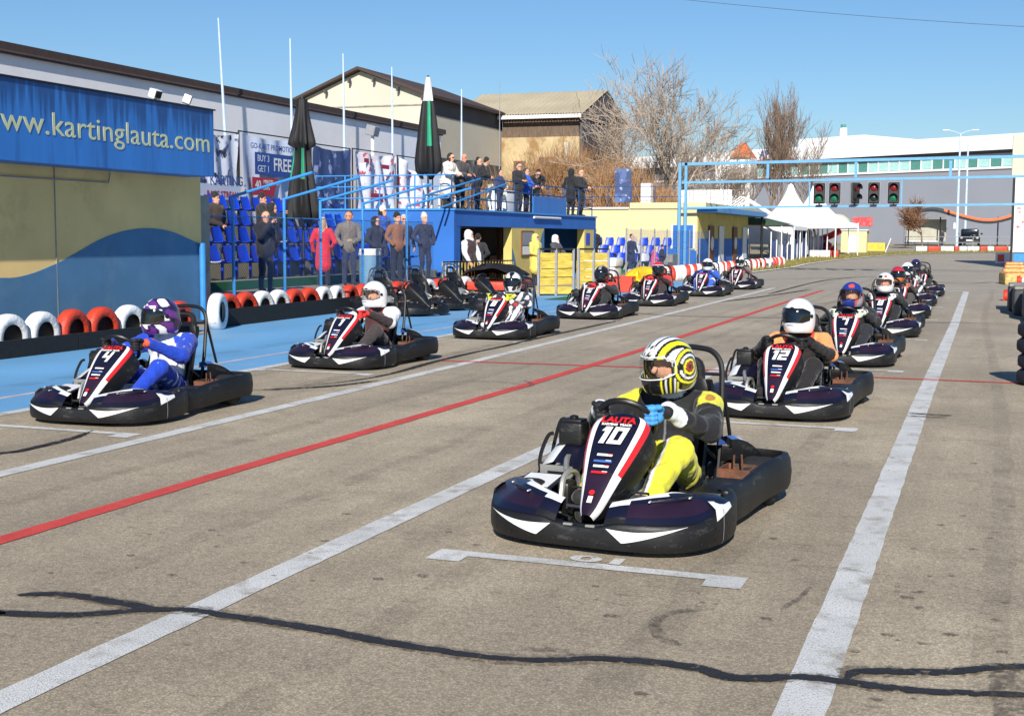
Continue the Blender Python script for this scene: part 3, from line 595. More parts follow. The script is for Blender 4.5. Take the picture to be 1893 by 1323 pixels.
def mk_kart_meshes():
    BP = M['black_plastic']
    B = MB(); B.loft([fprof(p, n, front_h(p)) for p, n in zip(fp, fn)], closed=True); KM['front_bumper'] = B.mesh('front_bumper', BP, 40)
    rp = crom([(x, y, 0) for x, y in REAR], 7); rp = rp+[Vector((-p.x, p.y, 0)) for p in rp[::-1][1:]]
    rn = off_path(rp)
    if rn[5].x > 0: pass
    else: rn = [-n for n in rn]
    rings = []
    for p, n in zip(rp, rn):
        t = max(0, min(1, (-p.y-.1)/.5)); top = .245+.045*t; bot = .05+.03*t
        rings.append([p+n*o+Vector((0, 0, z)) for o, z in ((-.07, bot+.01), (-.012, bot), (0, bot+.03), (.006, (bot+top)/2), (-.004, top-.03), (-.018, top-.004), (-.05, top), (-.058, top-.03), (-.024, (top+bot)/2))])
    B = MB(); B.loft(rings, closed=True); KM['rear_bumper'] = B.mesh('rear_bumper', BP, 40)
    # upper front pods left and right of the nose, with white, navy and purple fields
    for sx in (1, -1):
        rings = []; idx = [i for i, p in enumerate(fp) if p.x*sx > .10 and p.y > .50]
        if sx < 0: idx = idx[::-1]
        for q_, i in enumerate(idx):
            p, n = fp[i], fn[i]; hh = front_h(p); u = q_/(len(idx)-1); a = p-n*.012+Vector((0, 0, hh-.002))
            dep = .15+.055*math.sin(u*math.pi); e = p-n*dep; e = Vector((e.x, min(e.y, .86-.30*u), .235+.065*math.sin(math.pi*min(1, u*.9+.05))**.7))
            L_ = lambda t, b: a.lerp(e, t)+Vector((0, 0, b))
            rings.append([a, L_(.16, .012), L_(.34, .02), L_(.58, .022), L_(.80, .014), L_(.93, .006), e, e+n*-.01-Vector((0, 0, .09))])
        if sx > 0: rings = [r[::-1] for r in rings]
        k = len(rings[0])-1; nr = len(rings)-1
        def mc(i, j, sx=sx):
            c = j if sx < 0 else k-1-j
            q = i/nr
            if c >= 6: return 3
            if c == 5 or (q < .10 and c > 2) or (c == 4 and q < .45): return 0
            if c == 0: return 3 if q < .1 else 1
            if c in (1, 2) and .12 < q < .78: return 2
            return 1
        B = MB(); B.loft(rings, mcol=mc); KM['pod%d' % sx] = B.mesh('front_pod', [M['gwhite'], M['navy'], M['purple'], BP], 24)
        bar = MB(); q0, q1 = int(len(rings)*.30), int(len(rings)*.72); jj = 3 if sx < 0 else k-3
        pts_ = [Vector(r[jj])+Vector((0, 0, .006)) for r in rings[q0:q1]]; bar.tube(pts_, .009, 6); KM['bar%d' % sx] = bar.mesh('pod_ridge', M['navy'], 60)
        tk = MB()
        for e_ in (pts_[0], pts_[-1]): tk.box(e_+Vector((0, .012, .004)), (.007, .035, .006))
        KM['tick%d' % sx] = tk.mesh('pod_mark', M['gwhite'])
        def on(x, z, of=.0035):
            j = min(range(len(fp)), key=lambda i: abs(fp[i].x-x) if fp[i].y > .5 else 9)
            i0 = max(0, min(len(fp)-2, j if fp[j].x <= x else j-1)); p0, p1 = fp[i0], fp[i0+1]; t = (x-p0.x)/(p1.x-p0.x) if abs(p1.x-p0.x) > 1e-6 else 0
            p = p0.lerp(p1, t); n = fn[i0].lerp(fn[i0+1], t).normalized()
            return p+n*(.003+of)+Vector((0, 0, z))
        xs_ = [.15+.38*i/24 for i in range(25)]
        top = [(x, .150-.012*math.sin((x-.15)/.38*math.pi)+.02*((x-.15)/.38)**2) for x in xs_]; bot = [(x, (.149-.066*min(1, (x-.15)/.08)+(.087*max(0, (x-.23)/.30)**1.25)) if x < .529 else .169) for x in xs_]
        r0 = [on(sx*x, z) for x, z in top]; r1 = [on(sx*x, z) for x, z in bot]
        B = MB(); B.loft([r0, r1] if sx < 0 else [r1, r0]); KM['tri%d' % sx] = B.mesh('headlight_sticker', M['white'], 180)
        # corner sticker
        B = MB(); q = []
        for i, p in enumerate(fp):
            if p.x*sx > 0 and .50 < p.y < .70: q.append(i)
        if sx < 0: q = q[::-1]
        a = [fp[i]+fn[i]*.004+Vector((0, 0, .17+.045*j/max(1, len(q)-1))) for j, i in enumerate(q)]; b = [fp[i]-fn[i]*.052+Vector((0, 0, .266-.004*j)) for j, i in enumerate(q)]
        c = [(u_+v_)/2+fn[i]*.018+Vector((0, 0, .012)) for u_, v_, i in zip(a, b, q)]
        rr = [a, c, b]; B.loft(rr if sx < 0 else rr[::-1], mcol=lambda i, j: 0); KM['corner%d' % sx] = B.mesh('corner_sticker', M['gwhite'], 180)
    B = MB(); B.rbox((0, .99, .15), (.05, .02, .012), .003, 1); KM['clip'] = B.mesh('bumper_clip', M['alu'])
    # steering fairing
    sp = [(.905, .185, .035), (.865, .222, .062), (.80, .285, .085), (.71, .375, .116), (.62, .455, .146), (.53, .528, .168), (.45, .585, .178), (.395, .618, .166), (.36, .635, .12), (.35, .638, .06)]
    sp = [(p.x, p.y, p.z*.94) for p in crom(sp, 3)]
    rings = []; us = (-1, -.86, -.68, -.35, 0, .35, .68, .86, 1)
    for i, (y, z, hw) in enumerate(sp):
        y2, z2, _ = sp[min(i+1, len(sp)-1)]; y1, z1, _ = sp[max(i-1, 0)]; d = Vector((0, y2-y1, z2-z1)).normalized(); n = Vector((0, d.z, -d.y)); n = n if n.z > 0 else -n
        t = i/(len(sp)-1); dep = .05+.15*math.sin(min(1, t*1.15)*math.pi*.8)
        r = [Vector((hw*1.04, y, z))-n*dep-Vector((0, .03, 0))]+[Vector((-u*hw, y, z))-n*(.028*abs(u)**3)-(n*.018 if abs(u) == 1 else n*0) for u in us]+[Vector((-hw*1.04, y, z))-n*dep-Vector((0, .03, 0))]
        rings.append(r)
    def mc(i, j):
        if j in (0, 9): return 3
        t = i/(len(rings)-1)
        if j in (1, 8): return 1 if t < .3 or t > .86 else 2
        if j in (2, 7): return 1 if t < .83 else 0
        return 4 if t < .33 else 0
    B = MB(); B.loft(rings, mcol=mc); KM['fairing'] = B.mesh('steering_fairing', [M['navy'], M['gwhite'], M['gred'], BP, M['purple']], 50)
    # steering wheel, column
    B = MB(); cw = Vector((0, .30, .60)); nn = Vector((0, -.72, .69)); uu = Vector((0, .69, .72))
    B.tube([cw+Vector((1, 0, 0))*.155*math.cos(a)+uu*.155*math.sin(a) for a in [2*math.pi*i/28 for i in range(28)]], .0165, 8, closed=True)
    for a in (R(10), R(170), R(270)): B.beam(cw-nn*.02, cw+Vector((1, 0, 0))*.15*math.cos(a)+uu*.15*math.sin(a), .03, .008)
    B.lathe([(.035, -.02), (.035, .01), (.02, .015)], 12, cw); KM['wheel_s'] = B.mesh('steering_wheel', M['black'], 40)
    B = MB(); B.tube([cw-nn*.02, (0, .62, .27), (0, .78, .10)], .014, 6); KM['column'] = B.mesh('steering_column', M['dark_steel'])
    # bucket seat
    ss = [(.02, .17, .17, .02), (-.08, .10, .185, .05), (-.22, .065, .195, .09), (-.36, .065, .20, .13), (-.47, .11, .20, .16), (-.535, .22, .195, .17), (-.585, .38, .19, .15), (-.63, .54, .185, .11), (-.66, .66, .175, .06), (-.675, .73, .15, .03)]
    ss = crom([(a, b, 0) for a, b, _, _ in ss], 3), crom([(a, b, 0) for _, _, a, b in ss], 3)
    ro, ri = [], []
    for i, (p, q) in enumerate(zip(*ss)):
        p1 = ss[0][max(0, i-1)]; p2 = ss[0][min(len(ss[0])-1, i+1)]; d = (p2-p1).normalized(); n = Vector((0, -d.y, d.x)); n = Vector((0, -d.y, d.x)); up_ = Vector((0, -n.y, 0))
        nv = Vector((0, d.y*1.0, -d.x*1.0)); nv = Vector((0, -(-d.y), -d.x))
        nrm = Vector((0, d.y, -d.x)); nrm = nrm if (nrm.z > .2 or nrm.y > 0) else -nrm
        hw, sh = q.x, q.y; c = Vector((0, p.x, p.y))
        prof = [(-hw-.03, sh), (-hw-.012, sh*.7), (-hw+.005, sh*.3), (-hw+.04, .02), (-hw*.5, 0), (0, -.005), (hw*.5, 0), (hw-.04, .02), (hw-.005, sh*.3), (hw+.012, sh*.7), (hw+.03, sh)]
        ri.append([c+Vector((x, 0, 0))+nrm*s_ for x, s_ in prof]); ro.append([c+Vector((x*1.06, 0, 0))+nrm*(s_-.018) for x, s_ in prof])
    B = MB(); B.loft([a+b[::-1] for a, b in zip(ri, ro)], closed=True); KM['seat'] = B.mesh('seat', M['black_plastic'], 50)
    # roll hoop with headrest frame
    B = MB(); hp = crom([(.27, -.52, .16), (.258, -.62, .40), (.24, -.70, .68), (.222, -.735, .82), (.16, -.755, .895), (.06, -.76, .915), (-.06, -.76, .915), (-.16, -.755, .895), (-.222, -.735, .82), (-.24, -.70, .68), (-.258, -.62, .40), (-.27, -.52, .16)], 5)
    B.tube(hp, .0175, 8); B.tube([(.23, -.722, .76), (.10, -.72, .76)], .012, 6); B.tube([(-.23, -.722, .76), (-.10, -.72, .76)], .012, 6)
    B.tube([(.222, -.735, .80), (.25, -.9, .3)], .013, 6); B.tube([(-.222, -.735, .80), (-.25, -.9, .3)], .013, 6); KM['hoop'] = B.mesh('roll_hoop', M['black'], 40)
    B = MB(); B.tube(crom([(.10, -.68, .50), (.105, -.71, .70), (.09, -.72, .82), (0, -.725, .84), (-.09, -.72, .82), (-.105, -.71, .70), (-.10, -.68, .50)], 4), .026, 8); B.rbox((0, -.705, .60), (.2, .045, .10), .02); KM['headrest'] = B.mesh('headrest', M['black_plastic'], 40)
    # wheels
    for nm, r, wd in (('fw', .13, .125), ('rw', .14, .19)):
        h = wd/2; B = MB(); B.lathe([(r*.55, -h), (r*.86, -h), (r*.96, -h*.85), (r, -h*.5), (r, h*.5), (r*.96, h*.85), (r*.86, h), (r*.55, h)], 24, (0, 0, 0), 'X', closed=True); KM[nm] = B.mesh('wheel', M['rubber'], 40)
        B = MB(); B.lathe([(r*.56, -h*.9), (r*.5, -h*.5), (r*.5, h*.5), (r*.56, h*.9), (r*.45, h*.7), (r*.2, h*.5), (.02, h*.62)], 18, (0, 0, 0), 'X'); KM[nm+'r'] = B.mesh('rim', M['alu'], 40)
    B = MB(); B.prism([(-.24, .88), (.24, .88), (.28, .3), (.30, -.3), (-.30, -.3), (-.28, .3)], .045, .055); KM['floor'] = B.mesh('floor_pan', M['dark_steel'])
    B = MB()
    for sx in (1, -1):
        B.tube(crom([(sx*.17, .9, .075), (sx*.26, .55, .075), (sx*.31, .1, .075), (sx*.31, -.5, .075), (sx*.28, -.88, .11)], 4), .016, 6)
        B.tube([(sx*.2, .60, .08), (sx*.50, .55, .12)], .018, 6)
    B.tube([(-.55, -.62, .14), (.55, -.62, .14)], .017, 8); B.tube([(-.26, -.9, .12), (.26, -.9, .12)], .014, 6); KM['frame'] = B.mesh('frame', M['dark_steel'], 40)
    for sx in (1, -1):
        B = MB(); x = sx*.17; B.tube([(x, .52, .06), (x, .55, .18), (x, .56, .24)], .009, 6); B.tube([(x-.045, .555, .25), (x+.045, .555, .25), (x+.045, .53, .17), (x-.045, .53, .17)], .008, 6, closed=True)
        B.box((x, .54, .21), (.08, .008, .05)); B.tube([(x-.06, .60, .16), (x+.06, .60, .16)], .008, 6); KM['pedal%d' % sx] = B.mesh('pedal', M['black'])
    B = MB(); B.rbox((0, .33, .17), (.19, .2, .22), .03, 2); B.lathe([(.03, .28), (.03, .31)], 10, (0, .33, 0)); KM['tank'] = B.mesh('fuel_tank', M['cream_plastic'])
    # engine side (driver's right) with air box, guard hoops, panel and tray
    B = MB(); B.rbox((.44, -.34, .19), (.22, .30, .20), .015)
    for i in range(6): B.box((.44, -.20-.05*i, .31), (.2, .02, .06))
    B.lathe([(.07, -.06), (.085, -.04), (.085, .02), (.05, .04)], 16, (.58, -.36, .22), 'X'); KM['engine'] = B.mesh('engine', [M['dark_steel']], 40)
    B = MB(); B.rbox((.43, .02, .455), (.15, .13, .14), .02, 3); B.rbox((.43, .02, .53), (.125, .105, .02), .008); B.lathe([(.025, .54), (.025, .555), (.012, .56)], 12, (.43, .02, 0)); KM['airbox'] = B.mesh('air_box', M['black_plastic'], 40)
    B = MB()
    for y, z in ((.16, .44), (-.02, .50)): B.tube(crom([(.55, y+.05, .20), (.575, y+.02, .32), (.55, y-.03, z), (.52, y-.05, z+.02)], 4), .012, 6)
    B.tube([(.565, .19, .28), (.57, -.05, .30), (.57, -.45, .28)], .012, 6); KM['guard'] = B.mesh('engine_guard', M['black'], 40)
    B = MB(); rg = []
    for i in range(9):
        t = i/8; y = .26-.80*t; z = .30+.13*math.sin(min(1, t*1.5)*math.pi*.55)-.10*max(0, t-.6); rg.append([(.30, y, z-.03), (.36, y, z+.01), (.46, y, z+.02), (.53, y, z-.005), (.565, y, z-.06), (.565, y, z-.15)])
    B.loft(rg, mcol=lambda i, j: (1 if (j in (2, 3) and i in (0, 1, 4, 5)) else 0)); KM['panel'] = B.mesh('engine_panel', [M['navy'], M['gwhite']], 50)
    B = MB(); B.box((.44, .25, .25), (.20, .015, .10), 0); B.box((.44, .262, .25), (.10, .01, .035), 1); KM['grille'] = B.mesh('grille', [M['alu'], M['black']])
    B = MB(); B.rbox((.47, .43, .235), (.23, .26, .015), .006, 1, 0, rx=R(-9)); B.rbox((.47, .43, .246), (.19, .2, .006), .002, 1, 1, rx=R(-9)); KM['tray'] = B.mesh('sticker_tray', [M['navy'], M['gwhite']])
    B = MB(); B.tube(crom([(.30, .52, .16), (.31, .46, .27), (.30, .38, .30), (.29, .30, .26), (.29, .26, .14)], 4), .016, 6, 0); B.rbox((.31, .40, .18), (.07, .14, .14), .02, 2, 1); KM['hose'] = B.mesh('cooling_duct', [M['alu'], M['dark_steel']], 40)
    # left side: rusty box, rear mudguard covers
    B = MB(); x, y, z = -.43, -.42, .17
    for dx, dy, a, b in ((-.09, 0, .012, .2), (.09, 0, .012, .2), (0, -.1, .19, .012), (0, .1, .19, .012)): B.box((x+dx, y+dy, z), (a, b, .17))
    B.box((x, y, z-.08), (.19, .2, .012)); B.tube([(x-.03, y, z), (x-.02, y+.01, z+.16)], .006, 5); B.tube([(x+.03, y, z), (x+.03, y-.01, z+.15)], .006, 5); KM['box'] = B.mesh('ballast_box', M['rust'])
    for sx in (1, -1):
        B = MB(); rg = []
        for i in range(9):
            t = i/8; y = -.50-.36*t; z = .42-.15*t*t; x = sx*(.33+.10*t); rg.append([(x-.035, y, z-.20+.06*t), (x-.035, y, z-.02), (x, y, z), (x+.045, y, z-.012), (x+.05, y, z-.06)])
        B.loft(rg if sx > 0 else rg, mcol=lambda i, j: 2 if j == 0 else (1 if (i < 2 and j > 0) else 0)); KM['cover%d' % sx] = B.mesh('mudguard', [M['gwhite'], M['gblue'], BP], 50)
    for sx in (1, -1):
        i = min((i for i, p in enumerate(fp) if p.x*sx > .5), key=lambda i: abs(fp[i].y-.60)); B = MB(); pr = fprof(fp[i], fn[i], front_h(fp[i])); tn = Vector((-fn[i].y, fn[i].x, 0))*.004
        B.loft([[q+fn[i]*.002-tn for q in pr[2:9]], [q+fn[i]*.002+tn for q in pr[2:9]]]); KM['seam%d' % sx] = B.mesh('bumper_seam', M['grey'], 0)
        B = MB(); B.tube([(sx*.04, .64, .16), (sx*.46, .56, .15)], .009, 6); B.lathe([(.02, -.02), (.02, .02)], 8, (sx*.45, .56, .15)); KM['rod%d' % sx] = B.mesh('steering_rod', M['steel'])
        B = MB(); B.tube([(sx*.20, -.50, .34), (sx*.30, -.62, .20), (sx*.30, -.66, .10)], .011, 6); KM['stay%d' % sx] = B.mesh('seat_stay', M['steel'])
    B = MB()
    for i in range(4, len(fp)-4, 5):
        for z in (.075, .135):
            c_ = fp[i]+fn[i]*.004+Vector((0, 0, z)); t_ = Vector((-fn[i].y, fn[i].x, 0)); V_ = [c_+(t_*math.cos(a)+Vector((0, 0, math.sin(a))))*.007+fn[i]*.002 for a in [k_*math.pi/3 for k_ in range(6)]]; B.add(V_, [tuple(range(6))])
    KM['bolts'] = B.mesh('bumper_bolts', M['dark_steel'], 0)
    B = MB(); B.lathe([(.0, -.004), (.085, -.004), (.085, .004), (.0, .004)], 20, (-.2, -.62, .15), 'X'); KM['disc'] = B.mesh('brake_disc', M['steel'])
    B = MB(); B.lathe([(.0, -.05), (.035, -.05), (.035, .03), (.05, .035), (.05, .06), (.0, .06)], 14, (.34, -.12, .30), 'Y'); B.box((.34, -.02, .30), (.05, .06, .06)); B.tube(crom([(.36, .05, .30), (.40, .18, .34), (.36, .30, .28)], 4), .018, 6); KM['carb'] = B.mesh('carburettor', M['alu'], 40)
    B = MB(); B.tube(crom([(.52, -.20, .22), (.58, -.40, .30), (.56, -.68, .30), (.48, -.86, .26)], 4), .032, 8); KM['exhaust'] = B.mesh('exhaust', M['dark_steel'], 60)
    B = MB(); B.rbox((-.46, .06, .21), (.20, .46, .05), .02, 2); B.rbox((-.56, .28, .235), (.05, .10, .05), .02); KM['sidepod'] = B.mesh('side_pod', BP)
mk_kart_meshes()
sl_n = Vector((0, .607, .794)); fup = Vector((0, -.794, .607))      # fairing face: outward normal and up
def num_mesh(s):
    """heavy slanted race digits, built from bars"""
    B = MB(); H_, W_, t, x0 = .125, .082, .027, 0
    SEG = {'0': 'AFBECD', '2': 'ABGED', '3': 'ABGCD', '4': 'FBGC', '5': 'AFGCD', '6': 'AFGECD', '7': 'ABC', '8': 'AFBGECD', '9': 'AFBGCD'}
    wid = [(.052 if c == '1' else W_) for c in s]; tot = sum(wid)+.012*(len(s)-1); x0 = -tot/2
    def q(a, b, c, d): B.add([(x+y*.16, y, 0) for x, y in ((a, b), (c, b), (c, d), (a, d))], [(0, 1, 2, 3)])
    for c, w_ in zip(s, wid):
        h2 = H_/2
        if c == '1': q(x0+.02, -h2, x0+.05, h2); B.add([(x+y*.16, y, 0) for x, y in ((x0, h2-.034), (x0+.0198, h2-.034), (x0+.0198, h2), (x0+.012, h2))], [(0, 1, 2, 3)])
        else:
            g = SEG[c]; a, b = x0, x0+w_; m = t/2
            if 'A' in g: q(a, h2-t, b, h2)
            if 'G' in g: q(a, -m, b, m)
            if 'D' in g: q(a, -h2, b, -h2+t)
            lo = -h2+(t if 'D' in g else 0); hi = h2-(t if 'A' in g else 0); g0 = m if 'G' in g else 0; g1 = -m if 'G' in g else 0
            if 'F' in g: q(a, g0, a+t, hi)
            if 'B' in g: q(b-t, g0, b, hi)
            if 'E' in g: q(a, lo, a+t, g1)
            if 'C' in g: q(b-t, lo, b, g1)
        x0 += w_+.012
    return B.mesh('number', M['gwhite'], 0)
NM = {}
def kart(loc, yaw, number, label, group='racing karts lined up on the grid', detail=2):
    k = empty('racing_kart', loc, yaw, label, 'kart', group)
    P = lambda nm, key, l=None: place(nm, KM[key], k, l)
    P('front_bumper', 'front_bumper'); P('rear_bumper', 'rear_bumper'); f = P('steering_fairing', 'fairing')
    for s in (1, -1):
        P('front_pod', 'pod%d' % s); P('pod_ridge', 'bar%d' % s); tag(P('pod_mark', 'tick%d' % s), kind='stuff'); P('bumper_seam', 'seam%d' % s); P('steering_rod', 'rod%d' % s); P('seat_stay', 'stay%d' % s); P('headlight_sticker', 'tri%d' % s); P('corner_sticker', 'corner%d' % s); P('pedal', 'pedal%d' % s); P('mudguard', 'cover%d' % s)
        wf = P('wheel', 'fw', (s*.475, .52, .14)); place('rim', KM['fwr'], wf); wr = P('wheel', 'rw', (s*.505, -.62, .15)); place('rim', KM['rwr'], wr)
    P('bumper_clip', 'clip', (-.06, 0, 0)); P('bumper_clip', 'clip', (.06, 0, 0))
    for nm, key in (('steering_wheel', 'wheel_s'), ('steering_column', 'column'), ('seat', 'seat'), ('roll_hoop', 'hoop'), ('headrest', 'headrest'), ('floor_pan', 'floor'), ('frame', 'frame'), ('fuel_tank', 'tank'),
                    ('engine', 'engine'), ('air_box', 'airbox'), ('engine_guard', 'guard'), ('engine_panel', 'panel'), ('grille', 'grille'), ('sticker_tray', 'tray'), ('cooling_duct', 'hose'), ('ballast_box', 'box'), ('side_pod', 'sidepod'), ('brake_disc', 'disc'), ('carburettor', 'carb'), ('exhaust', 'exhaust')): P(nm, key)
    tag(P('bumper_bolts', 'bolts'), kind='stuff')
    # writing on the fairing: number, name, small sponsor bars
    def on_f(y, z, x=0): return Vector((x, y, z))+sl_n*.012
    ctr = (.545, .567)
    if number:
        if number not in NM: NM[number] = num_mesh(number)
        n = place('number', NM[number], f); n.matrix_local = frame_matrix(on_f(.522, .532), (-1, 0, 0), fup)
        if detail:
            if 'LAUTA' not in NM:
                NM['LAUTA'] = text_mesh('LAUTA', .062, .003, .001, [M['gred']]); NM['RT'] = text_mesh('KARTING  TRACK', .021, .001, .001, [M['gwhite']]); b = MB()
                for y, m_ in ((.0, 0), (-.042, 1), (-.075, 0), (-.115, 2)):
                    b.box((0, y, 0), (.085 if m_ != 1 else .10, .014, .002), m_); b.box((.03, y+.006, 0.001), (.03, .004, .002), 2 if m_ == 0 else 0)
                NM['bars'] = b.mesh('sponsor_bars', [M['gwhite'], M['gblue'], M['gred']]); b = MB(); b.lathe([(.0, 0), (.016, 0), (.016, .003)], 10, (0, .03, 0), 'Z', 1); b.box((0, -.012, 0), (.026, .04, .003), 0); NM['badge'] = b.mesh('badge', [M['gwhite'], M['gred']])
            n = place('lettering', NM['LAUTA'], f); n.matrix_local = frame_matrix(on_f(.428, .600), (-1, 0, 0), (0, -.84, .54))
            n = place('lettering', NM['RT'], f); n.matrix_local = frame_matrix(on_f(.459, .580), (-1, 0, 0), fup)
            n = place('sponsor_bars', NM['bars'], f); n.matrix_local = frame_matrix(on_f(.632, .443), (-1, 0, 0), (0, -.73, .68))
            n = place('badge', NM['badge'], f); n.matrix_local = frame_matrix(on_f(.83, .253), (-1, 0, 0), (0, -.70, .71))
    if not number:
        for c in k.children:
            nm_ = c.name.split('.')[0]
            if nm_ in ('steering_fairing', 'front_pod', 'headlight_sticker', 'corner_sticker', 'engine_panel'):
                for sl_ in c.material_slots: sl_.link = 'OBJECT'; sl_.material = M['black_plastic'] if nm_ != 'engine_panel' else M['alu']
            if nm_ == 'roll_hoop': c.material_slots[0].link = 'OBJECT'; c.material_slots[0].material = M['steel']
    return k

# ------------------------------------------------------------------ drivers
def driver(kart_o, label, suit, helm, gl, visor='dark', rim=None, lean=0.0, hyaw=0.0, hpitch=0.0, h=.015, seed=1, patch=None, hn=(60, 40), hs=1.0):
    """suit: dict of colours for torso, up (upper arm), fore, thigh, calf, shoe, collar, shoulder"""
    g = lambda k, d='torso': lin(suit.get(k, suit.get(d, suit['torso'])))
    B = Body(); lx = lean
    hip = (0, -.37, .21); ch = (lx*.5, -.45, .50); sh = (lx, -.44, .605)
    B.add(hip, (lx*.2, -.41, .32), .165, .155, g('pelvis', 'thigh'), (1, 1.12, 1), .05, 'pelvis')
    B.add((lx*.2, -.42, .33), ch, .165, .185, g('torso'), (1, 1.2, 1), .06, 'torso')
    B.add((lx-.15, -.45, .585), (lx+.15, -.45, .585), .098, .098, g('shoulder'), (1, 1.1, 1), .06, 'shoulder')
    B.add((lx, -.44, .64), (lx, -.40, .70), .078, .07, g('collar'), None, .03, 'collar')
    hc = np.array((lx, -.33, .845)); cy_, sy_ = math.cos(hyaw), math.sin(hyaw)
    HR = lambda x, y, z: hc+np.array((x*cy_-y*sy_, x*sy_+y*cy_, z))
    B.add(hc+(0, 0, -.03), hc+(0, -.01, .04), .088, .098, SKIN, (1.12, 1, 1), .02, 'head').add(HR(0, .10, -.01), HR(0, .112, -.035), .013, .017, SKIN, None, .012, 'nose')
    gp = []
    for sx in (1, -1):
        S = (lx+sx*.215, -.43, .60); E_ = (sx*.335+lx*.5, -.12, .50); Wp = (sx*.198, .20, .642)
        B.add(S, E_, .088, .068, g('up%s' % ('R' if sx > 0 else 'L'), 'up'), None, .03, 'up').add(E_, Wp, .066, .046, g('fore'), None, .02, 'fore')
        kn = (sx*.215, .06, .40); an = (sx*.165, .47, .165)
        B.add((sx*.105, -.34, .19), kn, .118, .085, g('thigh'), None, .03, 'thigh').add(kn, an, .083, .055, g('calf', 'thigh'), None, .02, 'calf')
        B.add(an, (sx*.16, .585, .20), .052, .045, g('shoe'), None, .015, 'shoe').add((sx*.165, .46, .115), (sx*.16, .54, .10), .045, .045, g('shoe'), None, .015, 'shoe')
        gp.append((sx, Wp, E_))
    V, F = B.build(h); cols, tags = B.colours(V); cols = np.array(cols, float)
    if patch: patch(V, tags, cols, lx)
    hd = np.isin(tags, ['head', 'nose'])
    for sx in (1, -1):
        m = hd & (np.linalg.norm(V-HR(sx*.037, .092, .018), axis=1) < .013); cols[m] = (.03, .02, .018)
        m = hd & (np.linalg.norm((V-HR(sx*.037, .095, .045))*np.array((.5, .6, 1.5)), axis=1) < .014); cols[m] = (.10, .06, .04)
    n = normals(V, F); V = V+n*((wob(V, .0028, 14, seed)+wob(V, .0013, 46, seed+9))*~hd)[:, None]
    o = place('person', mkmesh('person', V, F, [M['suit']], smooth=180, cols=cols), None)
    o.location = kart_o.location; o.rotation_euler = kart_o.rotation_euler
    tag(o, label, 'person', 'kart drivers on the grid')
    uu = Vector((0, .69, .72)); cw = Vector((0, .30, .60))
    for sx, Wp, E_ in gp:
        c = gl[0] if sx > 0 else gl[1]; cf = gl[2] if len(gl) > 2 else c
        glove_obj(o, (sx*.150, .318, .628), uu+Vector((-sx*.25, 0, 0)), Vector((sx*.150, .318, .628))+Vector((sx*.38, -.92, .10)), sx, lin(c), lin(cf if isinstance(cf, tuple) else c))
    helmet(o, hc+np.array((0, .01, .005)), hyaw, hpitch, helm, visor, rim, hn, hs)
    return o
# helmet liveries: colour from azimuth, elevation and position
def H_plain(c, chin=None, top=None, vent=True):
    c, ch, tp = lin(c), lin(chin) if chin else lin(c), lin(top) if top else lin(c)
    def f(a, e, p):
        if vent and abs(p[0]) < .022 and R(24) < e < R(30) and abs(a) < 1: return K0
        if vent and abs(p[0]) < .035 and R(-33) < e < R(-26) and abs(a) < .6: return K0
        if e < R(-14) and abs(a) < 1.2: return ch
        if e > R(28): return tp
        return c
    return f
def H_stripes(a, e, p):
    Y = (.86, .80, .02); x, y, z = abs(p[0]), p[1], p[2]
    d = math.hypot((y+.05)*1.0, (z+.015)*1.15)
    if abs(a) > .95 and d < .125 and e < R(48):
        if d < .03: return (.03, .03, .03) if d < .018 else (.5, .03, .02)
        return (K0, Y, K0, W0)[int((d-.03)/.0155+.5) % 4]
    if e < R(-15) and abs(a) < 1.35: return (K0 if abs(a) < .72 else (K0, Y, K0, W0)[int(abs(a)*13) % 4])
    if abs(a) < .3 and e < R(52): 
        q = (math.sin(p[0]*150)+math.sin(p[2]*130+1)+math.sin((p[0]+p[2])*210)); return W0 if q > -.2 else ((.25, .27, .12) if q > -.9 else K0)
    s = x+.012*(1-z/.17)
    for lim, c in ((.022, W0), (.036, K0), (.060, W0), (.076, K0), (.102, Y), (.116, K0), (.138, W0)):
        if s < lim: return c
    return K0
def H_purple(a, e, p):
    q = math.sin(p[0]*38+p[1]*26+1.2)+math.sin(p[2]*44-p[1]*30)+.6*math.sin((p[0]-p[2])*70)
    P = (.13, .025, .22); 
    if abs(a) > 1.5 and e < .5: return (.02, .015, .05) if q < .6 else P
    if R(20) < e < R(36) and abs(a) < .8: return W0 if q > -.6 else P
    return P if q > .45 else ((.02, .018, .06) if q > -.7 else W0)
def H_bluered(a, e, p):
    q = math.sin(p[0]*40+p[2]*25)+math.sin(p[1]*50+2)
    if e < R(2) and abs(a) > .75: return (.62, .10, .06) if q > -.2 else (.35, .37, .45)
    if e > R(25) and q > .9: return (.6, .08, .05)
    return (.02, .035, .22)
def H_white_black(a, e, p):
    q = math.sin(p[0]*48+2)+math.sin(p[1]*44+p[2]*30)
    if abs(a) < .9 and e < R(-18): return W0 if q > -.5 else K0
    return K0 if q > .55 else W0
def H_white_patch(a, e, p):
    if .1 < a < .75 and R(24) < e < R(46): return K0
    if -.55 < a < -.15 and R(30) < e < R(44): return (.6, .05, .03)
    return W0
def H_black_red(a, e, p):
    q = math.sin(p[1]*40+p[2]*35)
    return (.55, .03, .03) if (abs(a) > 1.0 and .3 < q) else (K0 if not (abs(p[0]) < .03 and e > .6) else (.3, .3, .3))
def H_red_orange(a, e, p): return (.70, .16, .03) if e < R(-8) else ((.45, .02, .03) if e > R(22) else (.03, .03, .12))
def H_red_white(a, e, p): return (.55, .03, .03) if e > R(30) else (W0 if e > R(14) else K0)
def H_dark_purple(a, e, p): return (.03, .02, .08) if math.sin(p[2]*50+p[1]*20) > -.3 else (.10, .07, .16)

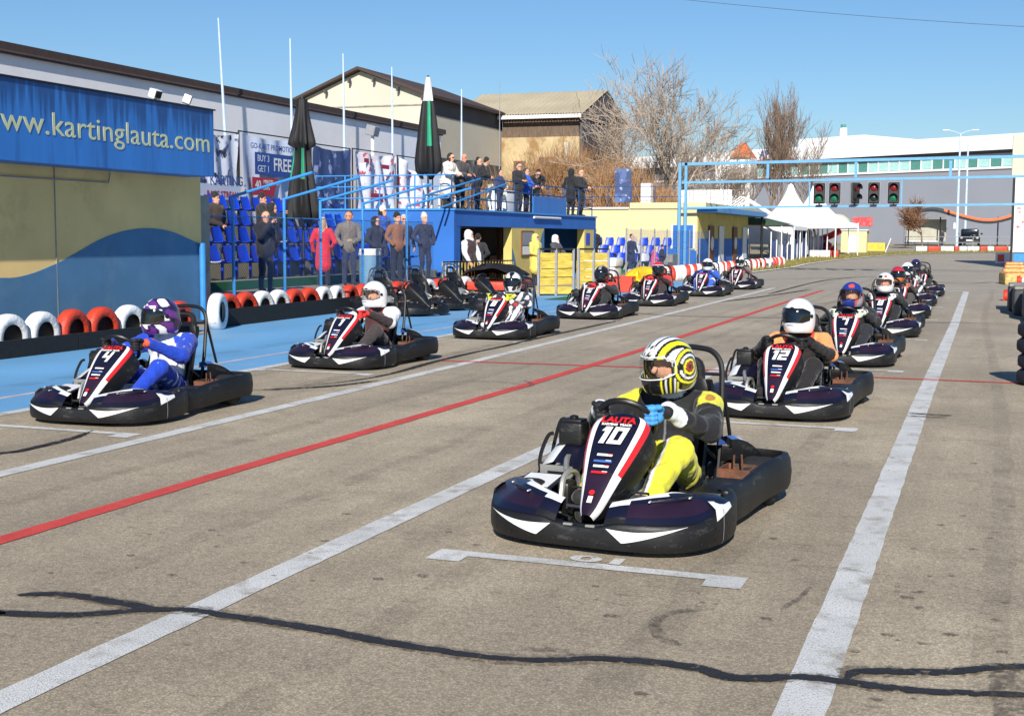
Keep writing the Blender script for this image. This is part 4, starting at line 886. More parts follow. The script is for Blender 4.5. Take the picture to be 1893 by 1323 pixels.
BK = (16, 16, 20)
def patch10(V, t, c, lx):
    Y = np.array(lin((214, 208, 52)))
    m = (t == 'upR') | (t == 'upL') | (t == 'shoulder')
    sh = (np.abs(V[:, 0]-lx) > .185) & (V[:, 1] < -.30+.3*(V[:, 2]-.6)) & (V[:, 2] > .53); c[sh & np.isin(t, ['up', 'shoulder'])] = Y
    leg = np.isin(t, ['thighR', 'thighL', 'calfR', 'calfL', 'thigh', 'calf', 'pelvis']); c[leg] = Y
    inner = np.isin(t, ['thigh', 'calf']) & (np.abs(V[:, 0]) < .15) & (V[:, 1] > -.2); c[inner] = np.array(lin((30, 30, 34)))
    edge = np.isin(t, ['thigh', 'calf']) & (np.abs(np.abs(V[:, 0])-.158) < .009); c[edge] = np.array(lin((226, 226, 222)))
    lg = np.linalg.norm((V-np.array((lx-.25, -.36, .655)))*np.array((1, .7, 1.4)), axis=1) < .03; c[lg & np.isin(t, ['up', 'shoulder'])] = np.array(lin((160, 110, 40)))
    zp = (t == 'torso') & (np.abs(V[:, 0]-lx) < .007) & (V[:, 1] > -.4); c[zp] = np.array(lin((120, 120, 124)))
    col = (t == 'collar') & (V[:, 1] > -.40); c[col] = np.array(lin((224, 226, 230)))
    cf = (t == 'fore') & (V[:, 1] > .13); c[cf] = np.array(lin((222, 224, 228)))
def patch4(V, t, c, lx):
    W = np.array(lin((226, 228, 232)))
    m = (t == 'torso') | ((t == 'shoulder') & (np.abs(V[:, 0]-lx) < .15)); c[m] = W
    c[(t == 'shoulder') & (np.abs(V[:, 0]-lx) > .10) & (V[:, 2] < .66)] = np.array(lin((12, 62, 184)))
    c[(t == 'pelvis') & (V[:, 1] > -.26)] = W
    q = np.sin(V[:, 0]*70)+np.sin(V[:, 1]*60+V[:, 2]*40); c[(t == 'thigh') & (q > 1.25)] = np.array(lin((190, 200, 225))); c[(t == 'up') & (q > 1.75)] = np.array(lin((150, 150, 210)))
    c[(t == 'torso') & (q > 1.6)] = np.array(lin((60, 66, 90)))
def patch12(V, t, c, lx):
    O = np.array(lin((240, 152, 90)))
    m = np.isin(t, ['up', 'shoulder']) & (np.abs(V[:, 0]-lx) > .115) & (V[:, 1] < -.05); c[m] = O
    c[(t == 'shoulder') & (np.abs(np.abs(V[:, 0]-lx)-.125) < .013)] = np.array(lin((210, 60, 46)))
def patch1(V, t, c, lx):
    W = np.array(lin((228, 228, 230))); c[np.isin(t, ['up'])] = W; c[(t == 'shoulder') & (np.abs(V[:, 0]-lx) > .09)] = W
    c[(t == 'shoulder') & (np.abs(np.abs(V[:, 0]-lx)-.095) < .012)] = np.array(lin((200, 40, 40)))
def patch8(V, t, c, lx):
    q = np.sin(V[:, 0]*44+1)+np.sin(V[:, 1]*38+V[:, 2]*46); W = np.array(lin((228, 228, 232)))
    c[q > .1] = W; c[(t == 'thigh') & (q < -1.2)] = np.array(lin((230, 120, 50))); c[(t == 'torso') & (q < -1.1)] = np.array(lin((190, 40, 44)))
def patch11(V, t, c, lx):
    m = (t == 'shoulder') & (np.abs(np.abs(V[:, 0]-lx)-.13-.2*(V[:, 2]-.6)) < .009); c[m] = np.array(lin((150, 150, 156)))
def patch_red(V, t, c, lx):
    c[np.isin(t, ['shoulder']) | ((t == 'up') & (V[:, 1] < -.3))] = np.array(lin((206, 44, 42)))
def patch_blue(V, t, c, lx):
    W = np.array(lin((224, 226, 232))); c[(t == 'thigh') & (np.sin(V[:, 1]*26) > .2)] = W; c[(t == 'shoulder') & (V[:, 2] > .655)] = W
def patch_wb(V, t, c, lx): c[(np.sin(V[:, 0]*40+V[:, 2]*30) > .2)] = np.array(lin((228, 228, 230)))
HEAD = math.pi     # karts face the camera: forward = world -Y
GR, GG = 'kart drivers on the grid', 'racing karts lined up on the grid'
def at(xs, ys, i, yaw=0.0): 
    f = Vector((math.sin(yaw), -math.cos(yaw), 0)); c = Vector((xs[i], ys[i], .012))-f*.98; return c
kR = [('10', 'black kart number 10 nearest the camera, driver with blue glove'), ('12', 'black kart number 12 right behind kart 10, in the right file'), ('7', 'third kart of the right file, driver in dark blue helmet'),
      ('8', 'fourth kart of the right file, driver in white helmet with black patch'), ('3', 'fifth kart of the right file, driver in red and orange helmet'), ('5', 'sixth kart of the right file, driver in white suit and helmet'), ('6', 'last kart of the right file, driver in dark purple helmet')]
kL = [('4', 'black kart number 4 in the left file, driver in blue and white suit'), ('1', 'black kart number 1 behind kart 4, driver in plain white helmet'), ('8', 'third kart of the left file, driver with yellow gloves'), ('5', 'fourth kart of the left file, driver in black helmet'),
      ('2', 'fifth kart of the left file, driver in red and black suit'), ('9', 'sixth kart of the left file, driver in blue suit and white helmet'), ('6', 'last kart of the left file, driver in grey jacket')]
YR = [R(-5), R(-3), R(-1), R(0), R(2), R(2), R(2)]; YL = [R(3), R(-2), R(0), R(0), R(0), R(0), R(0)]
KR = [kart(at(RX, RY, i, YR[i]), HEAD+YR[i], kR[i][0], kR[i][1], detail=2 if i < 3 else 1) for i in range(7)]
KL = [kart(at(LX, LY, i, YL[i]), HEAD+YL[i], kL[i][0], kL[i][1], detail=2 if i < 3 else 1) for i in range(7)]
driver(KR[0], 'driver in black and yellow suit with striped yellow helmet and blue glove', dict(torso=BK, up=BK, fore=(18, 19, 26), thigh=(214, 208, 52), shoe=(30, 30, 30), collar=(20, 20, 24), shoulder=(18, 18, 22)), H_stripes,
       ((30, 30, 34), (70, 150, 214), (30, 30, 34)), 'clear', 'white', -.02, R(-30), R(-8), .0105, 3, patch10, (120, 84), .96)
driver(KR[1], 'driver with orange shoulders and white helmet with dark visor, in kart 12', dict(torso=(24, 17, 17), up=(26, 18, 18), fore=(24, 17, 17), thigh=(22, 18, 20), collar=(36, 30, 30)), H_plain((236, 236, 236)), ((26, 24, 24), (26, 24, 24)), 'dark', None, 0.0, R(-14), R(2), .013, 4, patch12)
driver(KR[2], 'driver in black suit with dark blue and red helmet', dict(torso=(24, 24, 29), thigh=(28, 28, 36), collar=(30, 30, 34)), H_bluered, ((200, 206, 190), (206, 212, 196)), 'clear', None, .02, R(-12), 0, .014, 5, patch11)
driver(KR[3], 'driver in black suit and white helmet with a black patch', dict(torso=(22, 22, 27), thigh=(24, 24, 28)), H_white_patch, ((222, 222, 224), (222, 222, 224)), 'clear', 'white', .0, R(-10), 0, .016, 6)
driver(KR[4], 'driver in grey and black with red and orange helmet', dict(torso=(60, 56, 54), up=(40, 38, 40), thigh=(70, 66, 62)), H_red_orange, ((190, 120, 100), (190, 120, 100)), 'dark', None, .05, R(10), 0, .017, 7)
driver(KR[5], 'driver in white and black suit and white helmet, right file', dict(torso=(40, 40, 44), thigh=(60, 60, 64)), H_plain((234, 234, 234)), ((200, 200, 200), (200, 200, 200)), 'dark', None, .08, R(14), 0, .018, 8, patch_wb)
driver(KR[6], 'driver in black jacket and dark purple helmet at the back', dict(torso=(30, 30, 34), thigh=(40, 40, 44)), H_dark_purple, ((40, 40, 40), (40, 40, 40)), 'dark', None, .16, R(6), 0, .018, 9)
driver(KL[0], 'driver in white and royal blue suit with purple helmet, in kart 4', dict(torso=(226, 228, 232), up=(12, 62, 184), fore=(12, 62, 184), thigh=(12, 62, 184), shoulder=(226, 228, 232), pelvis=(12, 62, 184), shoe=(24, 24, 26), collar=(222, 224, 230)), H_purple, ((26, 26, 28), (26, 26, 28), (216, 90, 60)), 'dark', None, 0, R(-24), R(-2), .013, 10, patch4, (84, 56))
driver(KL[1], 'driver in maroon and white suit with plain white open helmet, in kart 1', dict(torso=(70, 36, 38), up=(66, 40, 42), fore=(52, 40, 42), thigh=(58, 50, 50), collar=(80, 60, 60)), H_plain((238, 238, 238)), ((34, 34, 36), (204, 52, 48)), 'clear', None, 0, R(-12), 0, .014, 11, patch1)
driver(KL[2], 'driver in white and navy suit with yellow gloves', dict(torso=(40, 42, 60), thigh=(50, 50, 66)), H_white_black, ((206, 212, 60), (206, 212, 60)), 'dark', None, 0, R(6), 0, .015, 12, patch8)
driver(KL[3], 'driver with red shoulders and black helmet', dict(torso=(30, 30, 34), thigh=(34, 34, 38)), H_black_red, ((226, 226, 226), (226, 200, 200)), 'dark', None, 0, R(-2), 0, .016, 13, patch_red)
driver(KL[4], 'driver in black and red suit with red topped helmet', dict(torso=(54, 30, 32), up=(196, 44, 42), fore=(60, 30, 32), thigh=(50, 40, 42)), H_red_white, ((200, 60, 50), (60, 30, 30)), 'dark', None, 0, R(10), 0, .017, 14, patch_red)
driver(KL[5], 'driver in blue suit and white helmet, sixth of the left file', dict(torso=(44, 90, 190), thigh=(50, 92, 190)), H_plain((236, 236, 236)), ((40, 60, 120), (40, 60, 120)), 'dark', None, 0, R(4), 0, .018, 15, patch_blue)
driver(KL[6], 'driver in grey and maroon jacket at the back of the left file', dict(torso=(120, 92, 90), thigh=(110, 106, 104), up=(120, 110, 108)), H_white_black, ((60, 60, 60), (60, 60, 60)), 'dark', None, .04, R(-14), 0, .018, 16)
# parked karts by the tyre wall
pk = ['empty black kart parked nearest the grid, by the red and white tyres', 'middle one of the three empty parked karts', 'farthest of the three empty parked karts, near the covered trolley']
for i, (x, y, a) in enumerate(((-11.25, 24.0, 66), (-11.4, 26.1, 64), (-11.5, 28.4, 66))):
    kart((x, y, .02), HEAD+R(a), None, pk[i], 'empty karts parked by the tyre wall')
# ------------------------------------------------------------------ yellow building with the blue sign
M['cream'] = mat('cream_render', (238, 204, 136), .9, .08, 1.2, .5, 90, second=(204, 170, 112), sec_s=1.1, sec_lo=.55, sec_hi=.8)
M['wave'] = mat('blue_wave_render', (76, 122, 160), .85, .10, 1.5, .4, 90, second=(98, 134, 160), sec_s=1.6, sec_lo=.52, sec_hi=.8)
M['sign_blue'] = mat('sign_blue', (46, 116, 192), .5, .08, 1.5, 0, 1, second=(26, 70, 134), sec_s=1.0, sec_lo=.52, sec_hi=.8, stretch=(1, 3.2, .4))
def drips(m, z0, z1, dark):
    """dirt run-off streaks hanging from the top edge"""
    N = m.node_tree.nodes; Lk = m.node_tree.links; bs = N['Principled BSDF']; src = bs.inputs['Base Color'].links[0].from_socket; tc = [q for q in N if q.type == 'TEX_COORD'][0]
    mp = N.new('ShaderNodeMapping'); mp.inputs['Scale'].default_value = (1, 7, .25); Lk.new(tc.outputs['Object'], mp.inputs[0]); n = N.new('ShaderNodeTexNoise'); n.inputs['Scale'].default_value = 1.3; n.inputs['Detail'].default_value = 6; Lk.new(mp.outputs[0], n.inputs[0])
    sp_ = N.new('ShaderNodeSeparateXYZ'); Lk.new(tc.outputs['Object'], sp_.inputs[0]); zr = N.new('ShaderNodeMapRange'); zr.inputs[1].default_value = z0; zr.inputs[2].default_value = z1; zr.inputs[3].default_value = -.28; zr.inputs[4].default_value = .20; Lk.new(sp_.outputs[2], zr.inputs[0])
    ad = N.new('ShaderNodeMath'); ad.operation = 'ADD'; Lk.new(n.outputs[0], ad.inputs[0]); Lk.new(zr.outputs[0], ad.inputs[1]); r = N.new('ShaderNodeMapRange'); r.inputs[1].default_value = .50; r.inputs[2].default_value = .66; r.inputs[4].default_value = .75; Lk.new(ad.outputs[0], r.inputs[0])
    x = N.new('ShaderNodeMix'); x.data_type = 'RGBA'; Lk.new(r.outputs[0], x.inputs[0]); Lk.new(src, x.inputs[6]); x.inputs[7].default_value = (*lin(dark), 1); Lk.new(x.outputs[2], bs.inputs['Base Color'])
drips(M['sign_blue'], 2.7, 3.72, (24, 60, 112))
M['letter'] = mat('letter_cream', (196, 200, 156), .5, .06)
yb = empty('yellow_building', (-13.2, 12, 0), 0, 'cream yellow building with blue wave wall and long blue sign', 'building')
L = lambda p: (p[0]+13.2, p[1]-12, p[2])
def part(name, fn, m, par, smooth=35):
    B = MB(); fn(B); o = B.obj(name, m, par, smooth); pl = Vector((0, 0, 0)); q = par
    while q is not None: pl += q.location; q = q.parent
    o.location = -pl; return o     # meshes written in world coordinates
part('wall', lambda B: B.span((-19, 3, 0), (-13.2, 19.8, 2.75)), M['cream'], yb)
part('roof', lambda B: B.span((-19.2, 2.8, 2.75), (-12.95, 19.4, 2.9)), M['concrete'], yb)
wv = [(3, 1.2), (8, 1.5), (11, 1.6), (13.6, 1.12), (14.77, .98), (15.33, 1.01), (15.95, 1.16), (16.4, 1.31), (16.93, 1.5), (17.45, 1.63), (18.0, 1.7), (18.49, 1.7), (18.97, 1.64), (19.48, 1.51), (19.795, 1.43)]
wp = crom([(0, a, b) for a, b in wv], 4)
def wave(B):
    B.loft([[(-13.186, p.y, 0), (-13.186, p.y, p.z)] for p in wp]); B.loft([[(-13.186, p.y, p.z), (-13.2, p.y, p.z)] for p in wp])
part('wave_panel', wave, M['wave'], yb)
sg = part('sign', lambda B: B.span((-13.19, 2.5, 2.6), (-12.6, 19.33, 3.72)), M['sign_blue'], yb)
part('sign_cap', lambda B: B.span((-13.2, 2.45, 3.722), (-12.57, 19.36, 3.745)), M['black'], yb)
o = text('lettering', 'www.kartinglauta.com', (0, 0, 0), (0, 1, 0), (0, 0, 1), .47, M['letter'], sg, .0, .003, 1.02, 'RIGHT')
wd = max(v.co.x for v in o.data.vertices)-min(v.co.x for v in o.data.vertices); k15 = 5.42/wd
o.matrix_local = frame_matrix((-12.594, 19.22, 3.145), (0, 1, 0), (0, 0, 1)) @ Matrix.Diagonal((k15, 1, 1, 1))
for y_ in (8.2, 12.4, 15.95): part('wall_joint', lambda B: B.span((-13.2, y_, 0), (-13.183, y_+.012, 2.6)), M['concrete'], yb)
part('conduit', lambda B: B.tube([(-13.17, 3, 2.42), (-13.17, 17.2, 2.42), (-13.17, 17.25, 2.58)], .012, 6), M['grey'], yb)
part('downpipe', lambda B: B.tube([(-13.1, 19.68, .1), (-13.1, 19.68, 1.46)], .055, 10), M['blue_rail'], yb)
part('corner_column', lambda B: B.span((-13.6, 19.8, 0), (-13.22, 20.1, 2.3)), M['concrete'], yb)
for y, rot in ((18.1, 0), (19.0, .6)):
    fl = empty('floodlight', (-12.9, y, 3.74), rot, 'square floodlight with lit glass face above the sign' if rot == 0 else 'small floodlight at the end of the blue sign', 'floodlight', 'floodlights')
    B = MB(); B.rbox((0, 0, .15), (.13, .19, .15), .01, 1, rx=0, ry=R(20)); B.obj('housing', M['white'], fl); B = MB(); B.box((.07, 0, .135), (.01, .15, .11), 0, ry=R(20)); B.obj('glass', M['dark_steel'], fl); B = MB(); B.beam((0, 0, 0), (0, 0, .09), .02, .06); B.obj('bracket', M['alu'], fl)

# ------------------------------------------------------------------ tyre walls
def tyre_mesh(name, m):
    r, h = .32, .105; B = MB(); B.lathe([(r*.56, -h*.8), (r*.70, -h), (r*.90, -h*.92), (r*.98, -h*.6), (r, -h*.2), (r, h*.2), (r*.98, h*.6), (r*.90, h*.92), (r*.70, h), (r*.56, h*.8), (r*.62, h*.5), (r*.82, h*.3), (r*.82, -h*.3), (r*.62, -h*.5)], 28, (0, 0, 0), 'X', closed=True); B.lathe([(.0, -.02), (r*.83, -.03), (r*.83, .0), (.0, .01)], 20, (0, 0, 0), 'X', 1); return B.mesh(name, [m, M['rubber']], 60)
TW, TR = tyre_mesh('tyre', M['tyre_white']), tyre_mesh('tyre', M['tyre_red'])
def tyre(x, y, c, rz, lab, grp, z=.232):
    o = place('tyre', TW if c == 'w' else TR, None, (x, y, z), (rnd.uniform(0, 6), 0, rz)); o.rotation_euler = (0, 0, rz); cw = 'white' if c == 'w' else 'red'
    return tag(o, lab, 'tyre', grp)
def ordw(i):
    a = ['first', 'second', 'third', 'fourth', 'fifth', 'sixth', 'seventh', 'eighth', 'ninth', 'tenth', 'eleventh', 'twelfth', 'thirteenth', 'fourteenth', 'fifteenth', 'sixteenth', 'seventeenth', 'eighteenth', 'nineteenth', 'twentieth']
    return a[i] if i < 20 else ({2: 'twenty', 3: 'thirty', 4: 'forty'}[(i+1)//10]+'-'+a[i % 10] if (i+1) % 10 else {3: 'thirtieth', 4: 'fortieth'}[(i+1)//10])
G1 = 'tyres along the yellow building'; seq = 'rrwwrrwwrrww'
for i in range(9):
    y = 17.55-.64*i; c = 'rwwrrwwrr'[i]; nm = {'w': 'white', 'r': 'red'}[c]
    tyre(-12.15, y, c, R(rnd.uniform(-5, 5)), '%s painted tyre at the yellow building, %s from its far end' % (nm, ['first', 'second', 'third', 'fourth', 'fifth', 'sixth', 'seventh', 'eighth', 'ninth'][i]), G1)
tyre(-12.2, 18.75, 'w', R(16), 'white tyre turned sideways at the corner of the tyre wall', G1, .31)
ords = ['first', 'second', 'third', 'fourth', 'fifth', 'sixth', 'seventh', 'eighth', 'ninth', 'tenth', 'eleventh', 'twelfth', 'thirteenth', 'fourteenth', 'fifteenth', 'sixteenth', 'seventeenth', 'eighteenth', 'nineteenth', 'twentieth']
for i in range(20):
    y = 20.3+.6*i; c = 'rrwwrrwwrrwwrrwwrrww'[i]
    tyre(-13.0, y, c, R(rnd.uniform(-6, 6)), '%s tyre below the spectator fence, %s from the yellow building' % ({'w': 'white', 'r': 'red'}[c], ords[i]), 'tyres below the spectator fence')
for i in range(48):
    c = 'rw'[i % 2] if i % 5 else 'w'
    tyre(-11.1+rnd.uniform(-.04, .04), 41.5+.7*i, c, R(rnd.uniform(20, 38)), '%s tyre in the long tyre wall past the pits, %s from its near end' % ({'w': 'white', 'r': 'red'}[c], ordw(i)), 'long tyre wall past the pits')
def rubber(name, pts, h, lab):
    root = empty(name, (pts[0][0], pts[0][1], 0), 0, lab, 'barrier')
    for a, b in zip(pts[:-1], pts[1:]):
        part('belt_panel', lambda B: B.beam((a[0], a[1]+.01, h/2+.01), (b[0], b[1]-.01, h/2+.01), .035, h), M['rubber'], root)
rubber('rubber_barrier', [(-11.72, 9.0), (-11.72, 11.8), (-11.75, 14.6), (-11.78, 17.5)], .235, 'low black rubber belt in front of the tyres at the yellow building')
rubber('rubber_barrier', [(-12.4, 18.95), (-12.5, 21.5), (-12.6, 24.3), (-12.7, 27.0), (-12.8, 30)], .31, 'black rubber belt in front of the tyres below the spectator fence')

# ------------------------------------------------------------------ spectator fence with overhanging arms
M['wire'] = mat('wire_mesh', (40, 70, 120), .5, .1, metal=.2)
fn_ = empty('wire_fence', (-13.4, 21, 0), 0, 'tall blue post wire mesh fence with arms overhanging the pit lane', 'fence')
FY = [21.16, 23.05, 24.56, 26.54, 28.92]
for y in FY:
    part('post', lambda B: B.tube([(-13.4, y, 0), (-13.4, y, 2.33)], .032, 8), M['blue_rail'], fn_); part('arm', lambda B: B.tube([(-13.42, y, 2.32), (-11.7, y+.0, 2.75)], .028, 8), M['blue_rail'], fn_)
part('rail', lambda B: B.tube([(-13.4, 20.2, 1.95), (-13.4, 30.5, 1.95)], .012, 6), M['blue_rail'], fn_)
def wires(B, x, y0, y1, z0, z1, s=.075, r=.0022):
    n = int((y1-y0+z1-z0)/s); hz = z1-z0
    for i in range(n):
        c = y0-hz+i*s
        for sg_ in (1, -1):
            a0 = max(c, y0); a1 = min(c+hz, y1)
            if a1-a0 < .05: continue
            za, zb = z0+(a0-c), z0+(a1-c)
            if sg_ < 0: za, zb = z1-(a0-c), z1-(a1-c)
            B.tube([(x+sg_*.002, a0, za), (x+sg_*.002, a1, zb)], r, 3, caps=False)
tag(part('wire_mesh', lambda B: wires(B, -13.38, 20.2, 30.5, .45, 1.95), M['wire'], fn_), kind='stuff')

# ------------------------------------------------------------------ grandstand
M['stand'] = mat('stand_concrete', (140, 134, 112), .9, .15, 2, .2, 50)
gs = empty('grandstand', (-15.2, 27, 0), 0, 'stepped grandstand with blue and grey plastic seats behind the fence', 'grandstand')
part('platform', lambda B: B.span((-15.2, 20.2, 0), (-13.55, 34.9, .42)), M['concrete'], gs)
part('turf_riser', lambda B: B.span((-13.545, 22.6, .02), (-13.50, 29.6, .40)), M['turf'], gs)
part('turf_riser', lambda B: B.span((-15.2, 20.2, .44), (-15.17, 31.5, .62)), M['turf'], gs)
for i in range(4): part('step', lambda B: B.span((-20, 20.2, 0), (-15.2-1.03*i, 34.9, .62+.42*i)), M['stand'], gs)
def seat_shell(m):
    B = MB(); rg = []
    for t in range(9):
        u = t/8
        if u < .5: x, z = .20-.40*u*2*.95, .40-.02*math.sin(u*6.28)
        else: x, z = -.18-.10*(u-.5)*2, .40+.36*(u-.5)*2
        wd = .21 if u < .8 else .21-.06*(u-.8)/.2
        rg.append([(x+.02, -wd, z+.035), (x, -wd*.8, z), (x-.005, 0, z-.008), (x, wd*.8, z), (x+.02, wd, z+.035)])
    B.loft(rg); B.loft([[(p[0]-.012, p[1], p[2]-.014) for p in r] for r in rg][::-1]); B.box((0, 0, .2), (.05, .05, .38)); return B.mesh('seat', m, 50)
SB, SG = seat_shell(M['seat_blue']), seat_shell(M['seat_grey'])
for i in range(4):
    for j in range(24):
        y = 20.8+.57*j
        if y > 34.6: continue
        c = SG if rnd.random() < .15 else SB; s = place('seat', c, gs); s.location = (-15.62-1.03*i+15.2, y-27, .62+.42*i); s.rotation_euler = (0, 0, R(rnd.uniform(-3, 3)))

# ------------------------------------------------------------------ long grey hall, banners, flag poles
M['grey_wall'] = mat('grey_hall_wall', (238, 236, 236), .9, .05, .5, .15, 30, second=(218, 216, 218), sec_s=.5, sec_lo=.5, sec_hi=.8)
M['roof_brown'] = mat('brown_roof_edge', (70, 56, 52), .8, .15)
gh = empty('grey_hall', (-20.4, 30, 0), 0, 'long low grey hall with dark brown roof edge behind the grandstand', 'building')
part('wall', lambda B: B.span((-34, -6, 0), (-20.4, 47.2, 5.55)), M['grey_wall'], gh)
part('roof', lambda B: (B.span((-34.4, -6.4, 5.6), (-20.34, 47.6, 5.78))), M['roof_brown'], gh)
part('gutter', lambda B: B.tube([(-20.33, -6, 5.56), (-20.33, 47.2, 5.56)], .05, 6), M['roof_brown'], gh)
part('cable', lambda B: B.tube(crom([(-20.3, 20.2, 5.3), (-20.3, 22.0, 4.9), (-20.3, 22.4, 4.7), (-20.3, 21.8, 4.5), (-20.3, 21.6, 4.3)], 4), .02, 5), M['black'], gh)
fl = empty('floodlight', (-20.1, 40.0, 4.7), 0, 'white floodlight on a short pole high on the grey hall wall', 'floodlight', 'floodlights')
B = MB(); B.rbox((.3, 0, .45), (.34, .42, .34), .02, 1, ry=R(15)); B.obj('housing', M['grey'], fl); B = MB(); B.tube([(.3, 0, -.6), (.3, 0, .35)], .06, 8); B.obj('pole', M['white'], fl)
M['pole_wh'] = mat('flag_pole_white', (188, 206, 226), .4, .08)
for i, (y, h) in enumerate(((31.04, 7.45), (34.66, 7.45), (38.04, 7.45), (41.68, 7.47), (48.01, 7.39), (52.27, 8.19))):
    p = empty('flag_pole', (-19.85, y, 0), 0, 'thin white flag pole behind the grandstand, %s from the blue sign' % ords[i] if i < 5 else 'thin dark mast by the vine covered house', 'flag pole', 'flag poles behind the grandstand')
    r = .055 if i < 5 else .03; part('mast', lambda B: B.tube([(-19.85, y, 0), (-19.85-.0, y, h*.55)], r, 8), M['pole_wh'] if i < 5 else M['grey'], p)
    lx = (-.55 if i == 0 else (-.1 if i < 4 else 0)); part('mast_tip', lambda B: B.tube([(-19.85, y, h*.55), (-19.85, y+lx*.5, h)], [r*.85, r*.4], 8), M['pole_wh'] if i < 5 else M['grey'], p)
BN = {'blue': (206, 212, 226), 'white': (222, 222, 226), 'dark': (44, 60, 104), 'photo': (150, 160, 186)}
def print_mat(nm, base, a, b):
    m = mat(nm, base, .6, .08, 2); N = m.node_tree.nodes; Lk = m.node_tree.links; bs = N['Principled BSDF']; src = bs.inputs['Base Color'].links[0].from_socket
    for k, (c, s, lo, hi) in enumerate(((a, 2.2, .54, .60), (b, 3.7, .60, .64))):
        n = N.new('ShaderNodeTexNoise'); n.inputs['Scale'].default_value = s; n.inputs['Detail'].default_value = 3; tc = [q for q in N if q.type == 'TEX_COORD'][0]; mp = N.new('ShaderNodeMapping'); mp.inputs['Location'].default_value = (k*7, 3, 1); Lk.new(tc.outputs['Object'], mp.inputs[0]); Lk.new(mp.outputs[0], n.inputs[0])
        r = N.new('ShaderNodeMapRange'); r.inputs[1].default_value = lo; r.inputs[2].default_value = hi; Lk.new(n.outputs[0], r.inputs[0]); x = N.new('ShaderNodeMix'); x.data_type = 'RGBA'; Lk.new(r.outputs[0], x.inputs[0]); Lk.new(src, x.inputs[6]); x.inputs[7].default_value = (*lin(c), 1); src = x.outputs[2]
    Lk.new(src, bs.inputs['Base Color']); return m
M['bn1'] = print_mat('banner_print_race', (206, 212, 226), (70, 84, 130), (40, 40, 50)); M['bn2'] = mat('banner_pale_blue', (196, 206, 226), .6, .06, 1); M['bn3'] = print_mat('banner_print_night', (56, 72, 112), (84, 104, 150), (150, 160, 190))
M['bn4'] = print_mat('banner_print_white', (228, 226, 230), (206, 200, 208), (196, 90, 96)); M['bn_blue'] = mat('print_blue', (44, 78, 150), .6, .05); M['bn_red'] = mat('print_red', (178, 40, 62), .6, .05)
def banner(y0, y1, z0, z1, m, lab, amp=.05, tear=False):
    root = empty('banner', (-19.5, y0, z0), 0, lab, 'banner', 'advertising banners above the grandstand')
    ny, nz = 22, 14; rg = []
    for i in range(ny+1):
        y = y0+(y1-y0)*i/ny; r = []
        for j in range(nz+1):
            z = z0+(z1-z0)*j/nz; f = amp*(math.sin(i*.9+j*.15+y0)+.6*math.sin(i*.41+1+j*.3)); sag = .10*math.sin(math.pi*i/ny)*(j/nz)**2
            if tear: q = (1-j/nz); yy = y-(y-y0)*.0; zz = z-(sag+ (i/ny)*1.1*(j/nz)); r.append((-19.5+f*1.6, yy, zz))
            else: r.append((-19.5+f, y, z-sag))
        rg.append(r)
    B = MB(); B.loft(rg); o = B.obj('sheet', m, root, 180); o.location = -root.location
    part('top_bar', lambda B: B.tube([(-19.55, y0-.1, z1+.04), (-19.55, y1+.1, z1+.04)], .02, 6), M['black'], root)
    for y in (y0-.08, y1+.08): part('side_pole', lambda B: B.tube([(-19.55, y, 1.9), (-19.55, y, z1+.06)], .025, 6), M['black'], root)
    return root
def bn_rect(root, y0, y1, z0, z1, m, skew=0): part('print_field', lambda B: B.add([(-19.37, y0, z0), (-19.37, y1-skew, z0), (-19.37, y1, z1), (-19.37, y0, z1)], [(0, 1, 2, 3)]), m, root, 0)
def bn_text(root, s, y, z, size, m, bold=.0, sx=1.0):
    o = text('lettering', s, (0, 0, 0), (0, 1, 0), (0, 0, 1), size, m, root, bold, .001); o.matrix_local = Matrix.Translation(-root.location) @ frame_matrix((-19.36, y, z), (0, 1, 0), (0, 0, 1)) @ Matrix.Diagonal((sx, 1, 1, 1))
b1 = banner(28.9, 31.05, 2.25, 4.35, M['bn1'], 'banner with race photo and blue and red lettering beside the blue sign'); bn_rect(b1, 28.95, 31.0, 2.55, 2.95, M['bn2']); bn_text(b1, 'KARTING', 30.3, 3.05, .36, M['bn_blue'], .004, 1.05); bn_text(b1, 'RACE STREAM', 30.1, 2.68, .24, M['bn_red'], .003, 1.0)
b2 = banner(31.3, 34.1, 2.3, 4.42, M['bn2'], 'pale blue banner reading buy 3 get 1 free'); bn_text(b2, 'GO-KART PROMOTION', 32.75, 4.08, .22, M['bn_blue'], .003, 1.05)
bn_rect(b2, 31.75, 33.95, 3.30, 3.92, M['bn_blue']); bn_text(b2, 'BUY 3', 32.2, 3.75, .26, M['bn2'], .004, .95); bn_text(b2, 'GET 1', 32.2, 3.46, .26, M['bn2'], .004, .95); bn_text(b2, 'FREE', 33.25, 3.60, .52, M['white'], .008, .95)
bn_rect(b2, 31.6, 33.0, 2.72, 3.22, M['bn_red'], .25); bn_text(b2, '40', 31.9, 3.0, .34, M['white'], .006, .9); bn_text(b2, 'MINUTES', 32.45, 3.10, .16, M['white'], .002, .8); bn_text(b2, 'LAPS', 32.35, 2.93, .16, M['white'], .002); bn_rect(b2, 31.6, 33.3, 2.36, 2.62, M['bn_red'], .2); bn_text(b2, 'OFF', 32.75, 2.49, .2, M['white'], .003)
b3 = banner(35.35, 37.75, 2.35, 4.36, M['bn3'], 'dark blue banner with a racing photo behind the black parasol', .03); bn_rect(b3, 36.4, 37.3, 2.48, 2.60, M['bn_blue'])
b4 = banner(38.1, 40.95, 2.45, 4.38, M['bn4'], 'creased white banner with red print left of the torn one', .10); bn_rect(b4, 38.5, 39.1, 4.0, 4.14, M['bn_red']); bn_rect(b4, 39.8, 40.4, 3.86, 4.0, M['bn_red']); bn_rect(b4, 39.0, 40.3, 2.75, 3.02, M['bn_red'], .2)
